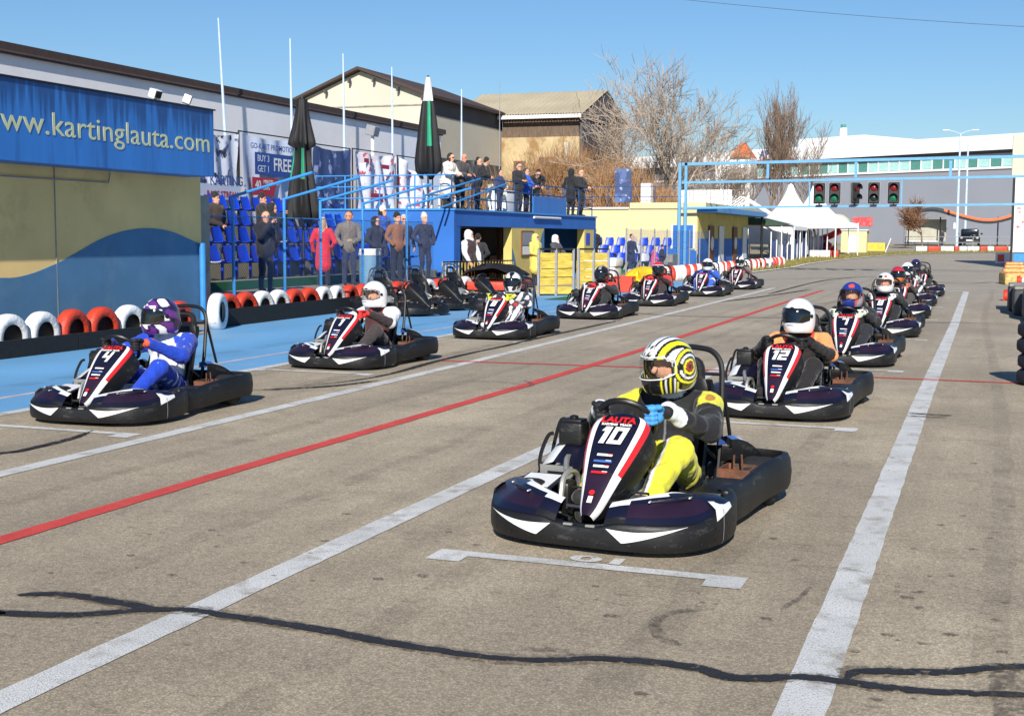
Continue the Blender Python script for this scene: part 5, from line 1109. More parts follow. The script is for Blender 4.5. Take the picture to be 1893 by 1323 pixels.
banner(41.5, 44.4, 2.4, 4.36, M['bn4'], 'torn white banner hanging loose from its frame', .12, True)

# ------------------------------------------------------------------ blue pit building with roof terrace
M['pit_yellow'] = mat('pit_yellow_render', (206, 186, 110), .9, .1, 2)
pb = empty('pit_building', (-14.7, 42, 0), 0, 'blue single storey pit building with open bays and roof terrace', 'building')
X0, XB, YA, YB, ZT = -14.7, -19.8, 35.0, 49.5, 2.36
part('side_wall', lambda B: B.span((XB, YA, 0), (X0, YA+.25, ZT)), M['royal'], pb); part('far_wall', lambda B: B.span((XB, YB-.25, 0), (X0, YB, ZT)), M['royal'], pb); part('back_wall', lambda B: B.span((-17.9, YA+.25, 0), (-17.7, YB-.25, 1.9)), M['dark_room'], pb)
part('fascia', lambda B: B.span((X0-.25, YA+.25, 1.9), (X0, YB-.25, ZT)), M['royal'], pb); part('roof', lambda B: B.span((XB, YA+.25, 1.95), (X0-.25, YB-.25, ZT-.01)), M['concrete'], pb)
part('roof_edge', lambda B: B.span((XB-.02, YA-.04, ZT), (X0+.05, YB+.03, ZT+.05)), M['blue_rail'], pb)
part('pier', lambda B: B.span((X0-.3, 39.9, 0), (X0-.01, 43.2, 1.9)), M['pit_yellow'], pb); part('pier', lambda B: B.span((X0-.3, 48.0, 0), (X0-.01, 49.25, 1.9)), M['pit_yellow'], pb); part('pier', lambda B: B.span((X0-.3, 35.25, 0), (X0-.01, 35.5, 1.9)), M['royal'], pb)
pw = crom([(0, 39.92, 1.25), (0, 40.2, .9), (0, 40.5, .45), (0, 41.2, .42), (0, 41.6, .2), (0, 42.2, .3), (0, 42.8, 1.5), (0, 43.18, 1.88)], 4); part('wave_panel', lambda B: B.loft([[(X0-.004, p.y, 0), (X0-.004, p.y, p.z)] for p in pw]), M['wave'], pb)
part('notice_board', lambda B: B.span((X0-.01, 40.75, .95), (X0+.03, 42.0, 1.8)), M['wood'], pb); part('notice_sheet', lambda B: B.span((X0+.03, 40.85, 1.32), (X0+.035, 41.9, 1.75)), M['grey'], pb); part('notice_sheet', lambda B: B.span((X0+.03, 40.85, 1.0), (X0+.035, 41.9, 1.28)), M['white'], pb)
part('notice_sheet', lambda B: B.span((X0-.01, 48.2, 1.3), (X0+.01, 48.7, 1.75)), M['seat_blue'], pb)
part('door', lambda B: B.span((-17.7, 39.3, 0.1), (-17.62, 40.9, 1.88)), M['wood'], pb); part('door_sign', lambda B: B.span((-17.62, 39.9, 1.2), (-17.61, 40.2, 1.5)), M['white'], pb); part('door_frame', lambda B: B.span((-16.0, 41.9, .05), (-15.9, 42.1, 1.9)), M['wood'], pb)
part('shelf', lambda B: B.span((-17.6, 43.8, .0), (-17.0, 47.6, .9)), M['wood'], pb)
part('lamp_tube', lambda B: B.tube([(X0+.06, 41.9, 2.26), (X0+.06, 44.8, 2.26)], .04, 8), M['white'], pb)
rl = empty('terrace_railing', (-14.8, 42, ZT), 0, 'dark blue pipe railing round the roof terrace of the pit building', 'railing')
M['rail_dark'] = mat('dark_blue_rail', (40, 74, 122), .5, .1)
for k in range(9): part('post', lambda B: B.tube([(-14.82, 35.1+1.78*k, ZT+.03), (-14.82, 35.1+1.78*k, ZT+1.03)], .022, 6), M['rail_dark'], rl)
for z in (.36, .70, 1.03): part('rail', lambda B: B.tube([(-14.82, 35.1, ZT+z), (-14.82, 49.3, ZT+z)], .02, 6), M['rail_dark'], rl); part('rail', lambda B: B.tube([(-14.82, 35.1, ZT+z), (-19.6, 35.1, ZT+z)], .02, 6), M['blue_rail'], rl)
for k in range(4): part('post', lambda B: B.tube([(-16.0-1.15*k, 35.1, ZT+.03), (-16.0-1.15*k, 35.1, ZT+1.03)], .022, 6), M['blue_rail'], rl)
part('stair_rail', lambda B: B.tube([(-14.78, 34.2, ZT+.05), (-14.78, 39.6, ZT+.95)], .03, 6), M['blue_rail'], rl); part('stair_rail', lambda B: B.tube([(-14.76, 33.0, ZT+.35), (-14.76, 37.2, ZT+1.0)], .03, 6), M['blue_rail'], rl)
o = MB(); o.rbox((0, 0, 0), (.04, 3.7, .60), .01, 1); tag(o.obj('sign_board', M['sign_blue'], None, 35, (-14.74, 43.9, ZT+.32)), 'plain bright blue board fixed low on the terrace railing', 'board')
# things on the terrace
sp = empty('loudspeaker', (-16.4, 40.6, ZT+.04), 0, 'black loudspeaker on a stand on the roof terrace', 'loudspeaker')
part('cabinet', lambda B: B.rbox((-16.4, 40.6, 3.75), (.4, .55, .75), .04), M['black_plastic'], sp); part('stand', lambda B: (B.tube([(-16.4, 40.6, ZT+.03), (-16.4, 40.6, 3.4)], .03, 8), B.tube([(-16.7, 40.6, ZT+.04), (-16.4, 40.6, 2.8)], .02, 6), B.tube([(-16.1, 40.6, ZT+.04), (-16.4, 40.6, 2.8)], .02, 6)), M['black'], sp)
for i, (y, w_) in enumerate(((43.4, 1.5), (45.4, 1.9))):
    c = empty('cooler_box', (-16.3, y, ZT+.04), 0, 'white chest freezer on the terrace, %s' % ['behind the leaning man', 'beside the two men at the end'][i], 'freezer', 'white chests on the terrace'); part('body', lambda B: B.rbox((-16.3, y, ZT+.42), (.7, w_, .72), .03), M['white'], c); part('lid', lambda B: B.rbox((-16.3, y, ZT+.82), (.74, w_+.03, .07), .02), M['gwhite'], c)
M['chair_wh'] = mat('white_chair_plastic', (222, 220, 206), .5, .05)
for i, (x, y) in enumerate(((-15.6, 35.7), (-15.7, 38.0), (-15.6, 39.6), (-15.7, 41.2))):
    c = empty('plastic_chair', (x, y, ZT+.03), R(90+20*i), 'white plastic garden chair on the terrace, %s from the closed parasol' % ords[i], 'chair', 'white chairs on the terrace')
    B = MB(); B.rbox((0, 0, .43), (.46, .44, .04), .015); B.obj('seat', M['chair_wh'], c); B = MB()
    for s in range(5): B.box((-.17+.085*s, -.22, .66), (.05, .025, .42), rx=R(8))
    B.box((0, -.25, .88), (.44, .03, .06)); B.obj('backrest', M['chair_wh'], c)
    for sx in (1, -1):
        for sy in (1, -1): B = MB(); B.beam((sx*.2, sy*.19, .42), (sx*.23, sy*.23, .01), .04, .04); B.obj('leg', M['chair_wh'], c)
def parasol(loc, h0, h1, prof, mats, lab, folds=8, mc=None):
    p = empty('parasol', loc, 0, lab, 'parasol', 'closed parasols'); x, y, z = loc
    B = MB(); n = 48; k = len(prof); rg = []
    for i, (r, t) in enumerate(prof):
        rg.append([(x+r*(1+.30*math.sin(a*folds+1.2*math.sin(t*3))*min(1, t*3))*math.cos(a), y+r*(1+.30*math.sin(a*folds+1.2*math.sin(t*3))*min(1, t*3))*math.sin(a), h1-(h1-h0)*t+(.10*math.sin(a*folds*.5) if i == k-1 else 0)) for a in [2*math.pi*j/n for j in range(n)]])
    B.loft(rg, closed=True, mcol=mc); o = B.obj('canopy', mats, p, 60); o.location = -Vector(loc); part('pole', lambda B: B.tube([(x, y, z), (x, y, h1+.05)], .035, 8), M['dark_steel'], p); part('tie_strap', lambda B: B.lathe([(.19, h0+1.0), (.20, h0+1.03), (.19, h0+1.08)], 20, (x, y, 0)), M['black'], p)
M['canopy_black'] = mat('black_canopy', (24, 24, 26), .7, .25, 5); M['canopy_green'] = mat('green_canopy', (40, 150, 110), .7, .1); M['canopy_white'] = mat('white_canopy', (214, 214, 212), .7, .1)
parasol((-15.55, 27.65, .42), 1.9, 4.86, [(.02, 0), (.13, .01), (.15, .1), (.20, .22), (.26, .34), (.27, .37), (.16, .40), (.18, .5), (.24, .65), (.29, .8), (.33, .9), (.32, .97), (.22, 1.0)], [M['canopy_black'], M['canopy_green'], M['grey']], 'closed black parasol standing among the spectators', 7, lambda i, j: 1 if (i in (6, 7) and j % 12 in (2, 3, 4)) else (2 if i == 11 and j % 9 == 0 else 0))
parasol((-16.9, 38.1, ZT+.04), 3.5, 6.61, [(.04, 0), (.07, .01), (.10, .06), (.12, .15), (.14, .24), (.18, .27), (.25, .5), (.31, .7), (.35, .85), (.32, .95), (.2, 1.0)], [M['canopy_black'], M['canopy_green'], M['canopy_white']], 'closed black, green and white parasol on the roof terrace', 6, lambda i, j: 2 if i < 4 else (1 if j in (38, 39, 40, 41) and i < 7 else 0))

# ------------------------------------------------------------------ pit lane clutter
yf = 0
for (a, b) in (((-11.43, 33.0), (-10.68, 33.75)), ((-10.6, 33.95), (-9.98, 34.75))):
    r = empty('plank_barrier', (a[0], a[1], 0), 0, 'yellow plank barrier in a steel frame, the %s the grid' % ('one nearer' if yf == 0 else 'one farther from'), 'barrier', 'yellow plank barriers'); yf += 1
    va = Vector((a[0], a[1], 0)); vb = Vector((b[0], b[1], 0))
    for k in range(5): part('plank', lambda B: B.beam(va+Vector((rnd.uniform(-.02, .02), 0, .17+.225*k)), vb+Vector((rnd.uniform(-.02, .02), 0, .17+.225*k+rnd.uniform(-.02, .02))), .03, .205), M['yellow_wood'], r)
    for q in (va, vb, va.lerp(vb, .5)): part('post', lambda B: B.beam(q+Vector((.04, 0, 0)), q+Vector((.04, 0, 1.28)), .06, .06), M['grey'], r)
    part('top_rail', lambda B: B.beam(va+Vector((.04, 0, 1.27)), vb+Vector((.04, 0, 1.27)), .05, .05), M['dark_steel'], r)
fz = empty('chest_freezer', (-10.75, 37.4, 0), 0, 'stacked white chest freezers beside the yellow plank barrier', 'freezer')
part('body', lambda B: B.rbox((-10.85, 37.4, .36), (.9, .8, .72), .04), M['white'], fz); part('lid', lambda B: B.rbox((-10.85, 37.4, .86), (1.0, .84, .26), .05), M['gwhite'], fz)
for i, (x, y, z) in enumerate(((-10.35, 35.6, .02), (-10.0, 36.6, .02))):
    c = empty('red_crate', (x, y, z), R(8), 'red plastic crate in front of the yellow barrier, %s one' % ['near', 'far'][i], 'crate', 'red crates'); 
    for dx, dy, a, b in ((-.29, 0, .02, .9), (.29, 0, .02, .9), (0, -.44, .6, .02), (0, .44, .6, .02)): B = MB(); B.rbox((dx, dy, .22), (a, b, .44), .008, 1); B.obj('side', M['tyre_red'], c)
    B = MB(); B.box((0, 0, .03), (.58, .86, .03)); B.obj('base', M['tyre_red'], c); B = MB(); B.box((.302, 0, .25), (.012, .10, .34)); B.obj('handle', M['gred'], c)
M['yellow_tarp'] = mat('yellow_tarpaulin', (226, 186, 34), .55, .1, 4)
B = MB(); rg = []
for i in range(13):
    t = i/12; rr = (1-t**3)**.5; rg.append([(-9.75+rr*(.50+.10*math.sin(a*5+i)+.06*math.sin(a*11+2*i))*math.cos(a), 37.9+rr*(.95+.16*math.sin(a*4+i*.7)+.07*math.sin(a*13))*math.sin(a), .02+.72*t+.05*math.sin(a*6+i)*(1-t)*t*3) for a in [2*math.pi*j/40 for j in range(40)]])
B.loft(rg, closed=True); tag(B.obj('tarpaulin_heap', M['yellow_tarp'], None, 45), 'crumpled bright yellow tarpaulin heap beside the tyre wall', 'tarpaulin')
cv = empty('covered_trolley', (-12.6, 33.0, 0), R(10), 'low red trolley under a black cover in front of the pit bays', 'trolley')
B = MB(); B.rbox((0, .2, .30), (1.5, 2.9, .22), .03); B.obj('bed', M['tyre_red'], cv)
B = MB(); rg = []
for i in range(15):
    y = -1.2+2.7*i/14; h = .34+.10*math.sin(i*.9)+.07*math.sin(i*2.1); rg.append([(x, y, .42+h*max(0, math.cos(x*1.9))**.6+.02*math.sin(i*1.7+x*9)) for x in [-.72+.12*j for j in range(13)]])
B.loft(rg); B.obj('cover', M['canopy_black'], cv, 60)
for sx in (1, -1):
    for sy in (-.8, 1.2): B = MB(); B.lathe([(.09, -.04), (.12, -.04), (.12, .04), (.09, .04)], 14, (sx*.6, sy, .125), 'X', closed=True); B.obj('wheel', M['rubber'], cv)
rb = empty('waste_barrel', (-14.1, 28.3, .43), 0, 'blue barrel with white rim standing by the fence', 'barrel')
B = MB(); B.lathe([(.24, 0), (.26, .1), (.27, .4), (.26, .72)], 20); B.obj('body', mat('barrel_blue', (110, 150, 180), .5, .1), rb); B = MB(); B.lathe([(.275, .7), (.285, .74), (.285, .84), (.27, .86)], 20); B.obj('rim', M['white'], rb)
cg = empty('wire_barrier', (-13.3, 31.2, 0), 0, 'low steel crowd barrier with yellow bars before the pit bays', 'barrier')
for k in range(24): part('bar', lambda B: B.tube([(-13.35+.03*k, 31.0+.15*k, .05), (-13.35+.03*k, 31.0+.15*k, .95)], .012, 5), M['yellow_wood'], cg)
for z in (.08, .93): part('rail', lambda B: B.tube([(-13.35, 31.0, z), (-12.66, 34.45, z)], .02, 6), M['dark_steel'], cg)
B = MB(); B.box((-9.9, 32.3, .021), (1.3, 2.6, .004)); tag(B.obj('turf_mat', M['turf'], None, 0), 'green turf mat lying on the blue pit lane', 'mat')

# ------------------------------------------------------------------ spectators
FX = -math.pi/2   # facing the track (+X)
SG_ = 'spectators behind the fence'
person((-17.35, 26.6, .83), FX-.2, 1.76, (58, 48, 40), (52, 66, 98), (40, 32, 28), 'man in brown jacket and dark cap standing by the yellow building', SG_, 'front', hat=(30, 28, 28), seed=21, front=(30, 30, 32))
person((-16.69, 27.67, .9), FX+.6, 1.7, (32, 32, 36), (40, 42, 50), (30, 26, 24), 'person in dark cap in front of the buy 3 get 1 free banner', SG_, 'folded', hat=(24, 24, 28), seed=22)
person((-14.24, 23.71, .42), FX-.5, 1.68, (24, 26, 34), (26, 28, 36), (60, 44, 36), 'woman with long brown hair photographing the karts through the fence', SG_, 'photo', longhair=True, seed=23)
person((-15.94, 26.85, .62), FX, 1.72, (26, 26, 32), (34, 36, 44), (20, 20, 22), 'person in black hooded jacket behind the photographing woman', SG_, 'photo', hood=(24, 24, 28), seed=24)
person((-14.79, 27.24, .42), FX+1.9, 1.6, (206, 40, 52), (28, 28, 34), (190, 160, 130), 'woman in long red quilted coat with her back turned', SG_, 'pocket', longhair=True, coat=.55, bulk=1.12, seed=25)
person((-14.46, 27.91, .42), FX-.9, 1.76, (120, 112, 104), (44, 52, 76), (50, 40, 34), 'man in grey and tan jacket smiling beside the woman in red', SG_, 'pocket', bulk=1.15, front=(170, 152, 124), skin=(206, 140, 104), seed=26)
person((-14.74, 29.94, .42), FX-.3, 1.66, (40, 42, 56), (34, 38, 52), (24, 22, 22), 'person in dark hood and black face mask near the fence', SG_, 'pocket', hood=(26, 26, 32), scarf=(22, 22, 24), bulk=1.12, seed=27)
person((-15.75, 32.33, .62), FX-.3, 1.78, (50, 84, 170), (40, 48, 70), (20, 18, 18), 'woman in white cap and dark hair on the first step of the stand', SG_, 'folded', hat=(224, 224, 226), longhair=True, seed=28)
person((-14.46, 30.59, .42), FX-.5, 1.76, (142, 96, 64), (34, 38, 50), (26, 24, 24), 'man in brown leather jacket and black cap', SG_, 'pocket', hat=(24, 22, 24), bulk=1.12, seed=29)
person((-14.92, 32.02, .42), FX-.6, 1.74, (40, 44, 60), (36, 42, 60), (196, 190, 184), 'white haired man in sunglasses and dark coat', SG_, 'down', glasses=True, bulk=1.05, seed=30)
person((-14.4, 32.22, .42), FX-.6, 1.78, (44, 48, 66), (38, 44, 62), (150, 150, 150), 'man in pale grey cap and navy jacket against the blue wall', SG_, 'pocket', hat=(196, 194, 190), bulk=1.1, seed=31)
TG = 'people on the roof terrace'; TZ = ZT+.03; TX = -15.22
person((TX, 35.7, TZ), FX-.2, 1.66, (216, 210, 200), (26, 26, 30), (44, 32, 28), 'woman in white coat and sunglasses leaning on the terrace rail', TG, 'rail', longhair=True, glasses=True, coat=.6, lean=.22, seed=32)
person((TX, 36.7, TZ), FX-.3, 1.72, (70, 66, 66), (30, 30, 36), BALD, 'bald smiling man in dark jacket next to the woman in white', TG, 'rail', lean=.22, skin=(206, 140, 112), seed=33)
person((TX, 38.1, TZ), FX+.4, 1.74, (28, 28, 32), (26, 26, 32), (34, 28, 26), 'man in black jacket leaning far over the terrace rail', TG, 'rail', lean=.45, bulk=1.1, seed=34)
person((TX-.35, 38.95, TZ), FX, 1.72, (40, 40, 44), (34, 34, 40), (34, 28, 26), 'man in dark clothes just behind the leaning man in black', TG, 'rail', lean=.1, seed=35)
person((TX, 40.1, TZ), FX-.2, 1.38, (44, 56, 92), (40, 50, 80), (60, 46, 38), 'child in navy jacket at the terrace rail', TG, 'front', seed=36)
person((TX, 41.9, TZ), FX-.4, 1.70, (34, 34, 40), (34, 38, 50), (30, 26, 26), 'person in sunglasses and black jacket beside the child in bright blue', TG, 'folded', glasses=True, seed=37)
person((TX, 42.7, TZ), FX-.1, 1.55, (36, 92, 196), (38, 40, 52), (70, 50, 40), 'child in bright blue jacket at the terrace rail', TG, 'rail', seed=38)
person((TX-.1, 43.9, TZ), FX-1.0, 1.80, (26, 26, 30), (28, 28, 32), (30, 26, 26), 'man in black bending forward over the blue board on the terrace', TG, 'reach', lean=.85, bulk=1.1, glasses=True, seed=39)
person((TX, 47.8, TZ), FX+1.2, 1.80, (24, 24, 28), (26, 26, 30), (24, 22, 22), 'person in long black hooded coat at the end of the terrace', TG, 'pocket', hood=(22, 22, 26), coat=.7, bulk=1.1, seed=40)
person((TX, 49.0, TZ), FX-.2, 1.84, (34, 34, 38), (34, 36, 44), BALD, 'bald man in black jacket at the far end of the terrace rail', TG, 'rail', bulk=1.12, coat=.8, seed=41)
PG = 'people at the pit bays'
person((-13.9, 34.2, .02), FX-.35, 1.74, (60, 40, 42), (52, 44, 48), (224, 224, 224), 'racer in white hood and white and dark race suit before the pit bay', PG, 'hang', hood=(228, 228, 230), sleeves=(220, 220, 224), front=(46, 34, 38), seed=42)
person((-14.35, 36.0, .05), FX+2.2, 1.62, (44, 44, 48), (36, 36, 40), (26, 24, 24), 'person in black quilted jacket turned away in the pit bay', PG, 'pocket', bulk=1.15, coat=.7, seed=43)
person((-13.95, 40.1, .02), FX-.3, 1.66, (226, 200, 96), (30, 30, 36), (70, 50, 40), 'woman in yellow hooded coat and sunglasses by the yellow barrier', PG, 'front', hood=(232, 206, 110), glasses=True, coat=.6, seed=44)
person((-13.9, 42.0, .02), FX-.2, 1.63, (70, 70, 74), (40, 40, 46), (220, 220, 220), 'person in white hood and dark top behind the plank barrier', PG, 'reach', hood=(230, 230, 228), seed=45)
person((-15.4, 44.0, .05), FX+.8, 1.66, (36, 36, 40), (34, 34, 38), (60, 50, 44), 'dim figure standing inside the second pit bay', PG, 'pocket', seed=46)
SD = 'people at the far seats'
person((-16.0, 53.6, .25), FX+1.4, 1.74, (24, 26, 34), (24, 26, 34), (22, 20, 20), 'person in black at the corner of the pit building', SD, 'front', seed=47)
person((-14.3, 53.5, .02), FX-.4, 1.70, (36, 42, 62), (44, 52, 76), (44, 36, 32), 'man in long navy coat by the far blue seats', SD, 'pocket', coat=.7, bulk=1.05, seed=48)
person((-13.8, 55.4, .02), FX+.6, 1.18, (226, 84, 140), (226, 84, 140), (60, 46, 40), 'child in bright pink coat by the far blue seats', SD, 'down', coat=.5, bulk=1.25, seed=49)
person((-13.75, 56.6, .02), FX, 1.24, (40, 40, 52), (40, 44, 60), (28, 26, 26), 'boy in dark woolly hat beside the child in pink', SD, 'front', hat=(26, 26, 30), seed=50)
# ------------------------------------------------------------------ cream hall with gable, house with vines
M['gable_cream'] = mat('gable_cream_render', (196, 190, 174), .9, .06, .4, .2, 20); M['slate'] = mat('dark_slate', (78, 80, 86), .8, .15, .5); M['tin'] = mat('corrugated_tin', (176, 166, 142), .7, .12, .4)
gb_ = empty('gable_hall', (-38, 75, 0), 0, 'tall cream gabled hall rising behind the grey hall', 'building')
part('gable_wall', lambda B: B.add([(-42.7, 75, 0), (-33.15, 75, 0), (-33.15, 75, 10.3), (-37.95, 75, 12.0), (-42.7, 75, 10.15)], [(0, 1, 2, 3, 4)]), M['gable_cream'], gb_, 0)
part('gable_band', lambda B: B.span((-42.7, 74.95, 9.75), (-33.15, 75.0, 9.83)), M['concrete'], gb_)
part('side_wall', lambda B: B.span((-33.4, 75.01, 0), (-33.15, 88, 9.2)), M['gable_cream'], gb_); part('clerestory', lambda B: B.span((-33.3, 75.3, 9.2), (-33.2, 88, 10.3)), M['slate'], gb_); part('lower_wall', lambda B: B.span((-33.14, 75.2, 0), (-33.1, 88, 6.6)), M['slate'], gb_)
for sx, xe, ze in ((-1, -43.3, 9.95), (1, -32.7, 10.15)): part('roof_slope', lambda B: B.add([(xe, 74.5, ze), (-37.95, 74.5, 12.08), (-37.95, 88, 12.08), (xe, 88, ze), (xe, 74.5, ze+.18), (-37.95, 74.5, 12.26), (-37.95, 88, 12.26), (xe, 88, ze+.18)], [(0, 1, 2, 3), (4, 7, 6, 5), (0, 4, 5, 1), (0, 3, 7, 4), (1, 5, 6, 2)]), M['roof_brown'], gb_, 0)
for k in range(6): part('bracket', lambda B: B.box((-42+1.7*k, 74.7, 10.15+.36*(1.7*k if k < 3 else 8.5-1.7*k)), (.12, .3, .25)), M['slate'], gb_)
vh = empty('vine_house', (-30, 87, 0), 0, 'old house with corrugated roof and walls grown over with dry vines', 'building')
M['ochre'] = mat('ochre_render', (190, 170, 130), .9, .15, .5, .2, 20, second=(150, 118, 78), sec_s=.9)
part('wall', lambda B: B.span((-33, 87.3, 0), (-27.2, 98, 8.6)), M['ochre'], vh); part('upper_wall', lambda B: B.span((-33, 87.5, 8.6), (-27.3, 98, 10.2)), mat('weathered_boards', (104, 88, 74), .9, .3, 3, stretch=(6, 1, 1)), vh)
def corr(B):
    rg = []
    for i in range(121):
        x = -36.8+10.0*i/120; d = .07*math.sin(i*math.pi*.8); rg.append([(x, 86.8, 10.15+d), (x, 93.0, 12.35+d), (x, 99.2, 10.15+d)])
    B.loft(rg[::-1])
part('roof', corr, M['tin'], vh, 0); part('gutter', lambda B: B.span((-33.1, 86.7, 9.85), (-26.9, 86.8, 10.1)), M['white'], vh); part('gable_end', lambda B: B.add([(-26.85, 86.9, 10.05), (-26.85, 99.1, 10.05), (-26.85, 93, 12.2)], [(0, 1, 2)]), M['slate'], vh, 0); part('gable_end_wall', lambda B: B.span((-27.2, 87.4, 0), (-27.0, 98, 10.05)), M['slate'], vh)
for x, z, w_, h in ((-31.6, 6.3, .9, 1.3), (-29.6, 6.5, 1.1, 1.4), (-31.5, 4, .9, 1.2)):
    wn = part('window', lambda B: B.span((x-w_/2, 87.22, z-h/2), (x+w_/2, 87.3, z+h/2)), M['wood'], vh); q = MB(); q.span((x-w_/2+.1, 87.19, z-h/2+.1), (x+w_/2-.1, 87.22, z+h/2-.1)); q.obj('pane', M['slate'], wn)
part('post', lambda B: B.span((-28.2, 87.0, 6.2), (-27.9, 87.3, 8.2)), M['gable_cream'], vh)
# ------------------------------------------------------------------ bare trees
def tree(loc, H, spread, lab, trunk_c, twig_c, seed, r0=.16, up=.55, levels=5, nb=(4, 4, 4, 3, 3), name='bare_tree', trunk_h=.28, forks=0, group='bare winter trees', rmin=.012):
    g = random.Random(seed); T = MB(); K = MB()
    root = empty(name, loc, 0, lab, 'tree', group)
    def branch(p, d, L, r, lv, mbx):
        n = 5 if lv < 2 else (4 if lv < 3 else 3); P = [p]; q = p.copy(); dd = d.copy()
        for i in range(n):
            dd = (dd+Vector((g.gauss(0, .13), g.gauss(0, .13), g.gauss(.05*up*2, .10)))).normalized(); q = q+dd*(L/n); P.append(q.copy())
        rr = [max(rmin*(1-.3*i/n), r*(1-.62*i/n)) for i in range(n+1)]; mbx.tube(P, rr, 7 if lv == 0 else (5 if lv < 3 else 3), caps=False)
        if lv >= levels: return
        m = nb[min(lv, len(nb)-1)]
        for i in range(m):
            t = (.35+.65*(i+g.random()*.7)/m) if lv else (.5+.5*(i+g.random())/m); t = min(t, .999); k = t*n; j = int(k); b = P[j].lerp(P[j+1], k-j)
            a = g.uniform(0, 6.283); perp = dd.orthogonal().normalized(); perp = (Matrix.Rotation(a, 3, dd) @ perp)
            nd = (dd*(1-spread*.55)+perp*spread*g.uniform(.6, 1.1)+Vector((0, 0, up*.35))).normalized()
            branch(b, nd, L*g.uniform(.52, .80), r*(1-.62*t)*.68, lv+1, K)
        branch(P[-1], dd, L*.66, r*.38, lv+1, K)
    for f in range(forks+1):
        d0 = Vector((g.gauss(0, .22)*bool(forks), g.gauss(0, .22)*bool(forks), 1)).normalized()
        branch(Vector((g.uniform(-.2, .2)*bool(forks), g.uniform(-.2, .2)*bool(forks), 0)), d0, H*(trunk_h+.04*f), r0, 0, T)
    T.obj('trunk', trunk_c, root, 180); K.obj('crown', twig_c, root, 0); return root
M['bark_pale'] = mat('pale_bark', (150, 136, 112), .9, .25, 3, second=(100, 92, 80), sec_s=5); M['twig_grey'] = mat('grey_twigs', (160, 144, 128), .9, .2, 2); M['twig_dark'] = mat('dark_twigs', (126, 106, 90), .9, .2, 2); M['twig_tan'] = mat('tan_shoots', (158, 122, 86), .9, .25, 1.5)
tree((-18.6, 79, .1), 13.2, .74, 'large bare plane tree with pale trunk behind the cream building', M['bark_pale'], M['twig_grey'], 3, .26, .42, 5, (6, 4, 3, 3, 3), trunk_h=.39, rmin=.016)
tree((-20.9, 83, .1), 8.4, .58, 'bare grey tree just left of the large plane tree', M['bark_pale'], M['twig_grey'], 8, .16, .6, 5, (4, 4, 3, 3, 3), trunk_h=.36, rmin=.013)
tree((-16.6, 84, .1), 7.2, .62, 'bare grey tree just right of the large plane tree', M['bark_pale'], M['twig_grey'], 31, .14, .5, 5, (4, 4, 3, 3, 3), trunk_h=.36, rmin=.013)
tree((-15.9, 101, .4), 10.4, .30, 'slim upright bare tree left of the traffic lights', M['twig_dark'], M['twig_dark'], 12, .15, .8, 5, (4, 4, 3, 3, 2), trunk_h=.42, forks=1, rmin=.014)
tree((-17.6, 102, .4), 9.2, .32, 'thin upright bare tree left of the slim tall one', M['twig_dark'], M['twig_dark'], 19, .11, .7, 4, (4, 4, 3, 3), trunk_h=.40, rmin=.014)
tree((-12.6, 102, .4), 10.6, .52, 'small bare tree with wide branches above the marquee', M['twig_dark'], M['twig_dark'], 14, .13, .6, 4, (5, 4, 4, 3), trunk_h=.40, rmin=.015)
tree((-25.4, 93, .2), 11.6, .5, 'tall thin bare tree behind the vine house', M['twig_grey'], M['twig_grey'], 17, .13, .7, 5, (4, 4, 3, 3, 2), trunk_h=.42, rmin=.013)
tree((-22.8, 95, .2), 10.6, .45, 'second tall bare tree behind the vine house', M['twig_grey'], M['twig_grey'], 27, .12, .7, 5, (4, 4, 3, 3, 2), trunk_h=.42, rmin=.013)
tree((-5.4, 116, .7), 4.9, .7, 'small brown leaved tree by the far kiosk', M['twig_dark'], mat('brown_twigs', (120, 84, 58), .9, .2), 23, .1, .4, 4, (5, 5, 4, 4), trunk_h=.38, rmin=.02)
def shrub(x0, x1, y, z0, ztop, n, lab, seed):
    g = random.Random(seed); root = empty('dry_shrub', ((x0+x1)/2, y, z0), 0, lab, 'shrub', 'dry brown shrubs'); K = MB(); S = MB()
    for i in range(n):
        t = g.random(); x = x0+(x1-x0)*t; yy = y+g.uniform(-1.6, 1.6); top = ztop(t)*g.uniform(.55, 1.08); p = Vector((x-(x0+x1)/2, yy-y, g.uniform(0, .5)*top)); d = Vector((g.gauss(0, .25), g.gauss(0, .25), 1)).normalized(); L = max(.5, top-p.z)*g.uniform(.5, 1.0); P = [p]
        for k in range(3): d = (d+Vector((g.gauss(0, .16), g.gauss(0, .16), g.gauss(0, .05)))).normalized(); P.append(P[-1]+d*L/3)
        K.tube(P, [.022, .018, .012, .005], 3, caps=False)
        for k in range(2):
            b = P[1+k]; e = (d+Vector((g.gauss(0, .5), g.gauss(0, .5), .2))).normalized(); K.tube([b, b+e*L*.25, b+e*L*.4+Vector((0, 0, L*.08))], [.012, .009, .004], 3, caps=False)
    for i in range(14): x = (x1-x0)*(i/13-.5); S.tube([(x, g.uniform(-1, 1), 0), (x+g.gauss(0, .3), g.uniform(-1, 1), ztop(i/13)*.6)], [.06, .03], 5)
    S.obj('stems', M['twig_dark'], root); K.obj('shoots', M['twig_tan'], root, 0)
shrub(-29.5, -21.5, 80, 2.4, lambda t: 5.6*(math.sin(math.pi*(.12+.8*t)))**.6, 3000, 'dense tan brown shrub climbing in front of the vine house', 5)
shrub(-21.5, -17.5, 74, 2.0, lambda t: 5.2-2.6*t, 1100, 'lower tan shrub between the vine house and the plane tree', 6)
shrub(-33.0, -29.5, 78, 2.4, lambda t: 3.2, 500, 'thin dry brush against the dark side of the gabled hall', 9)
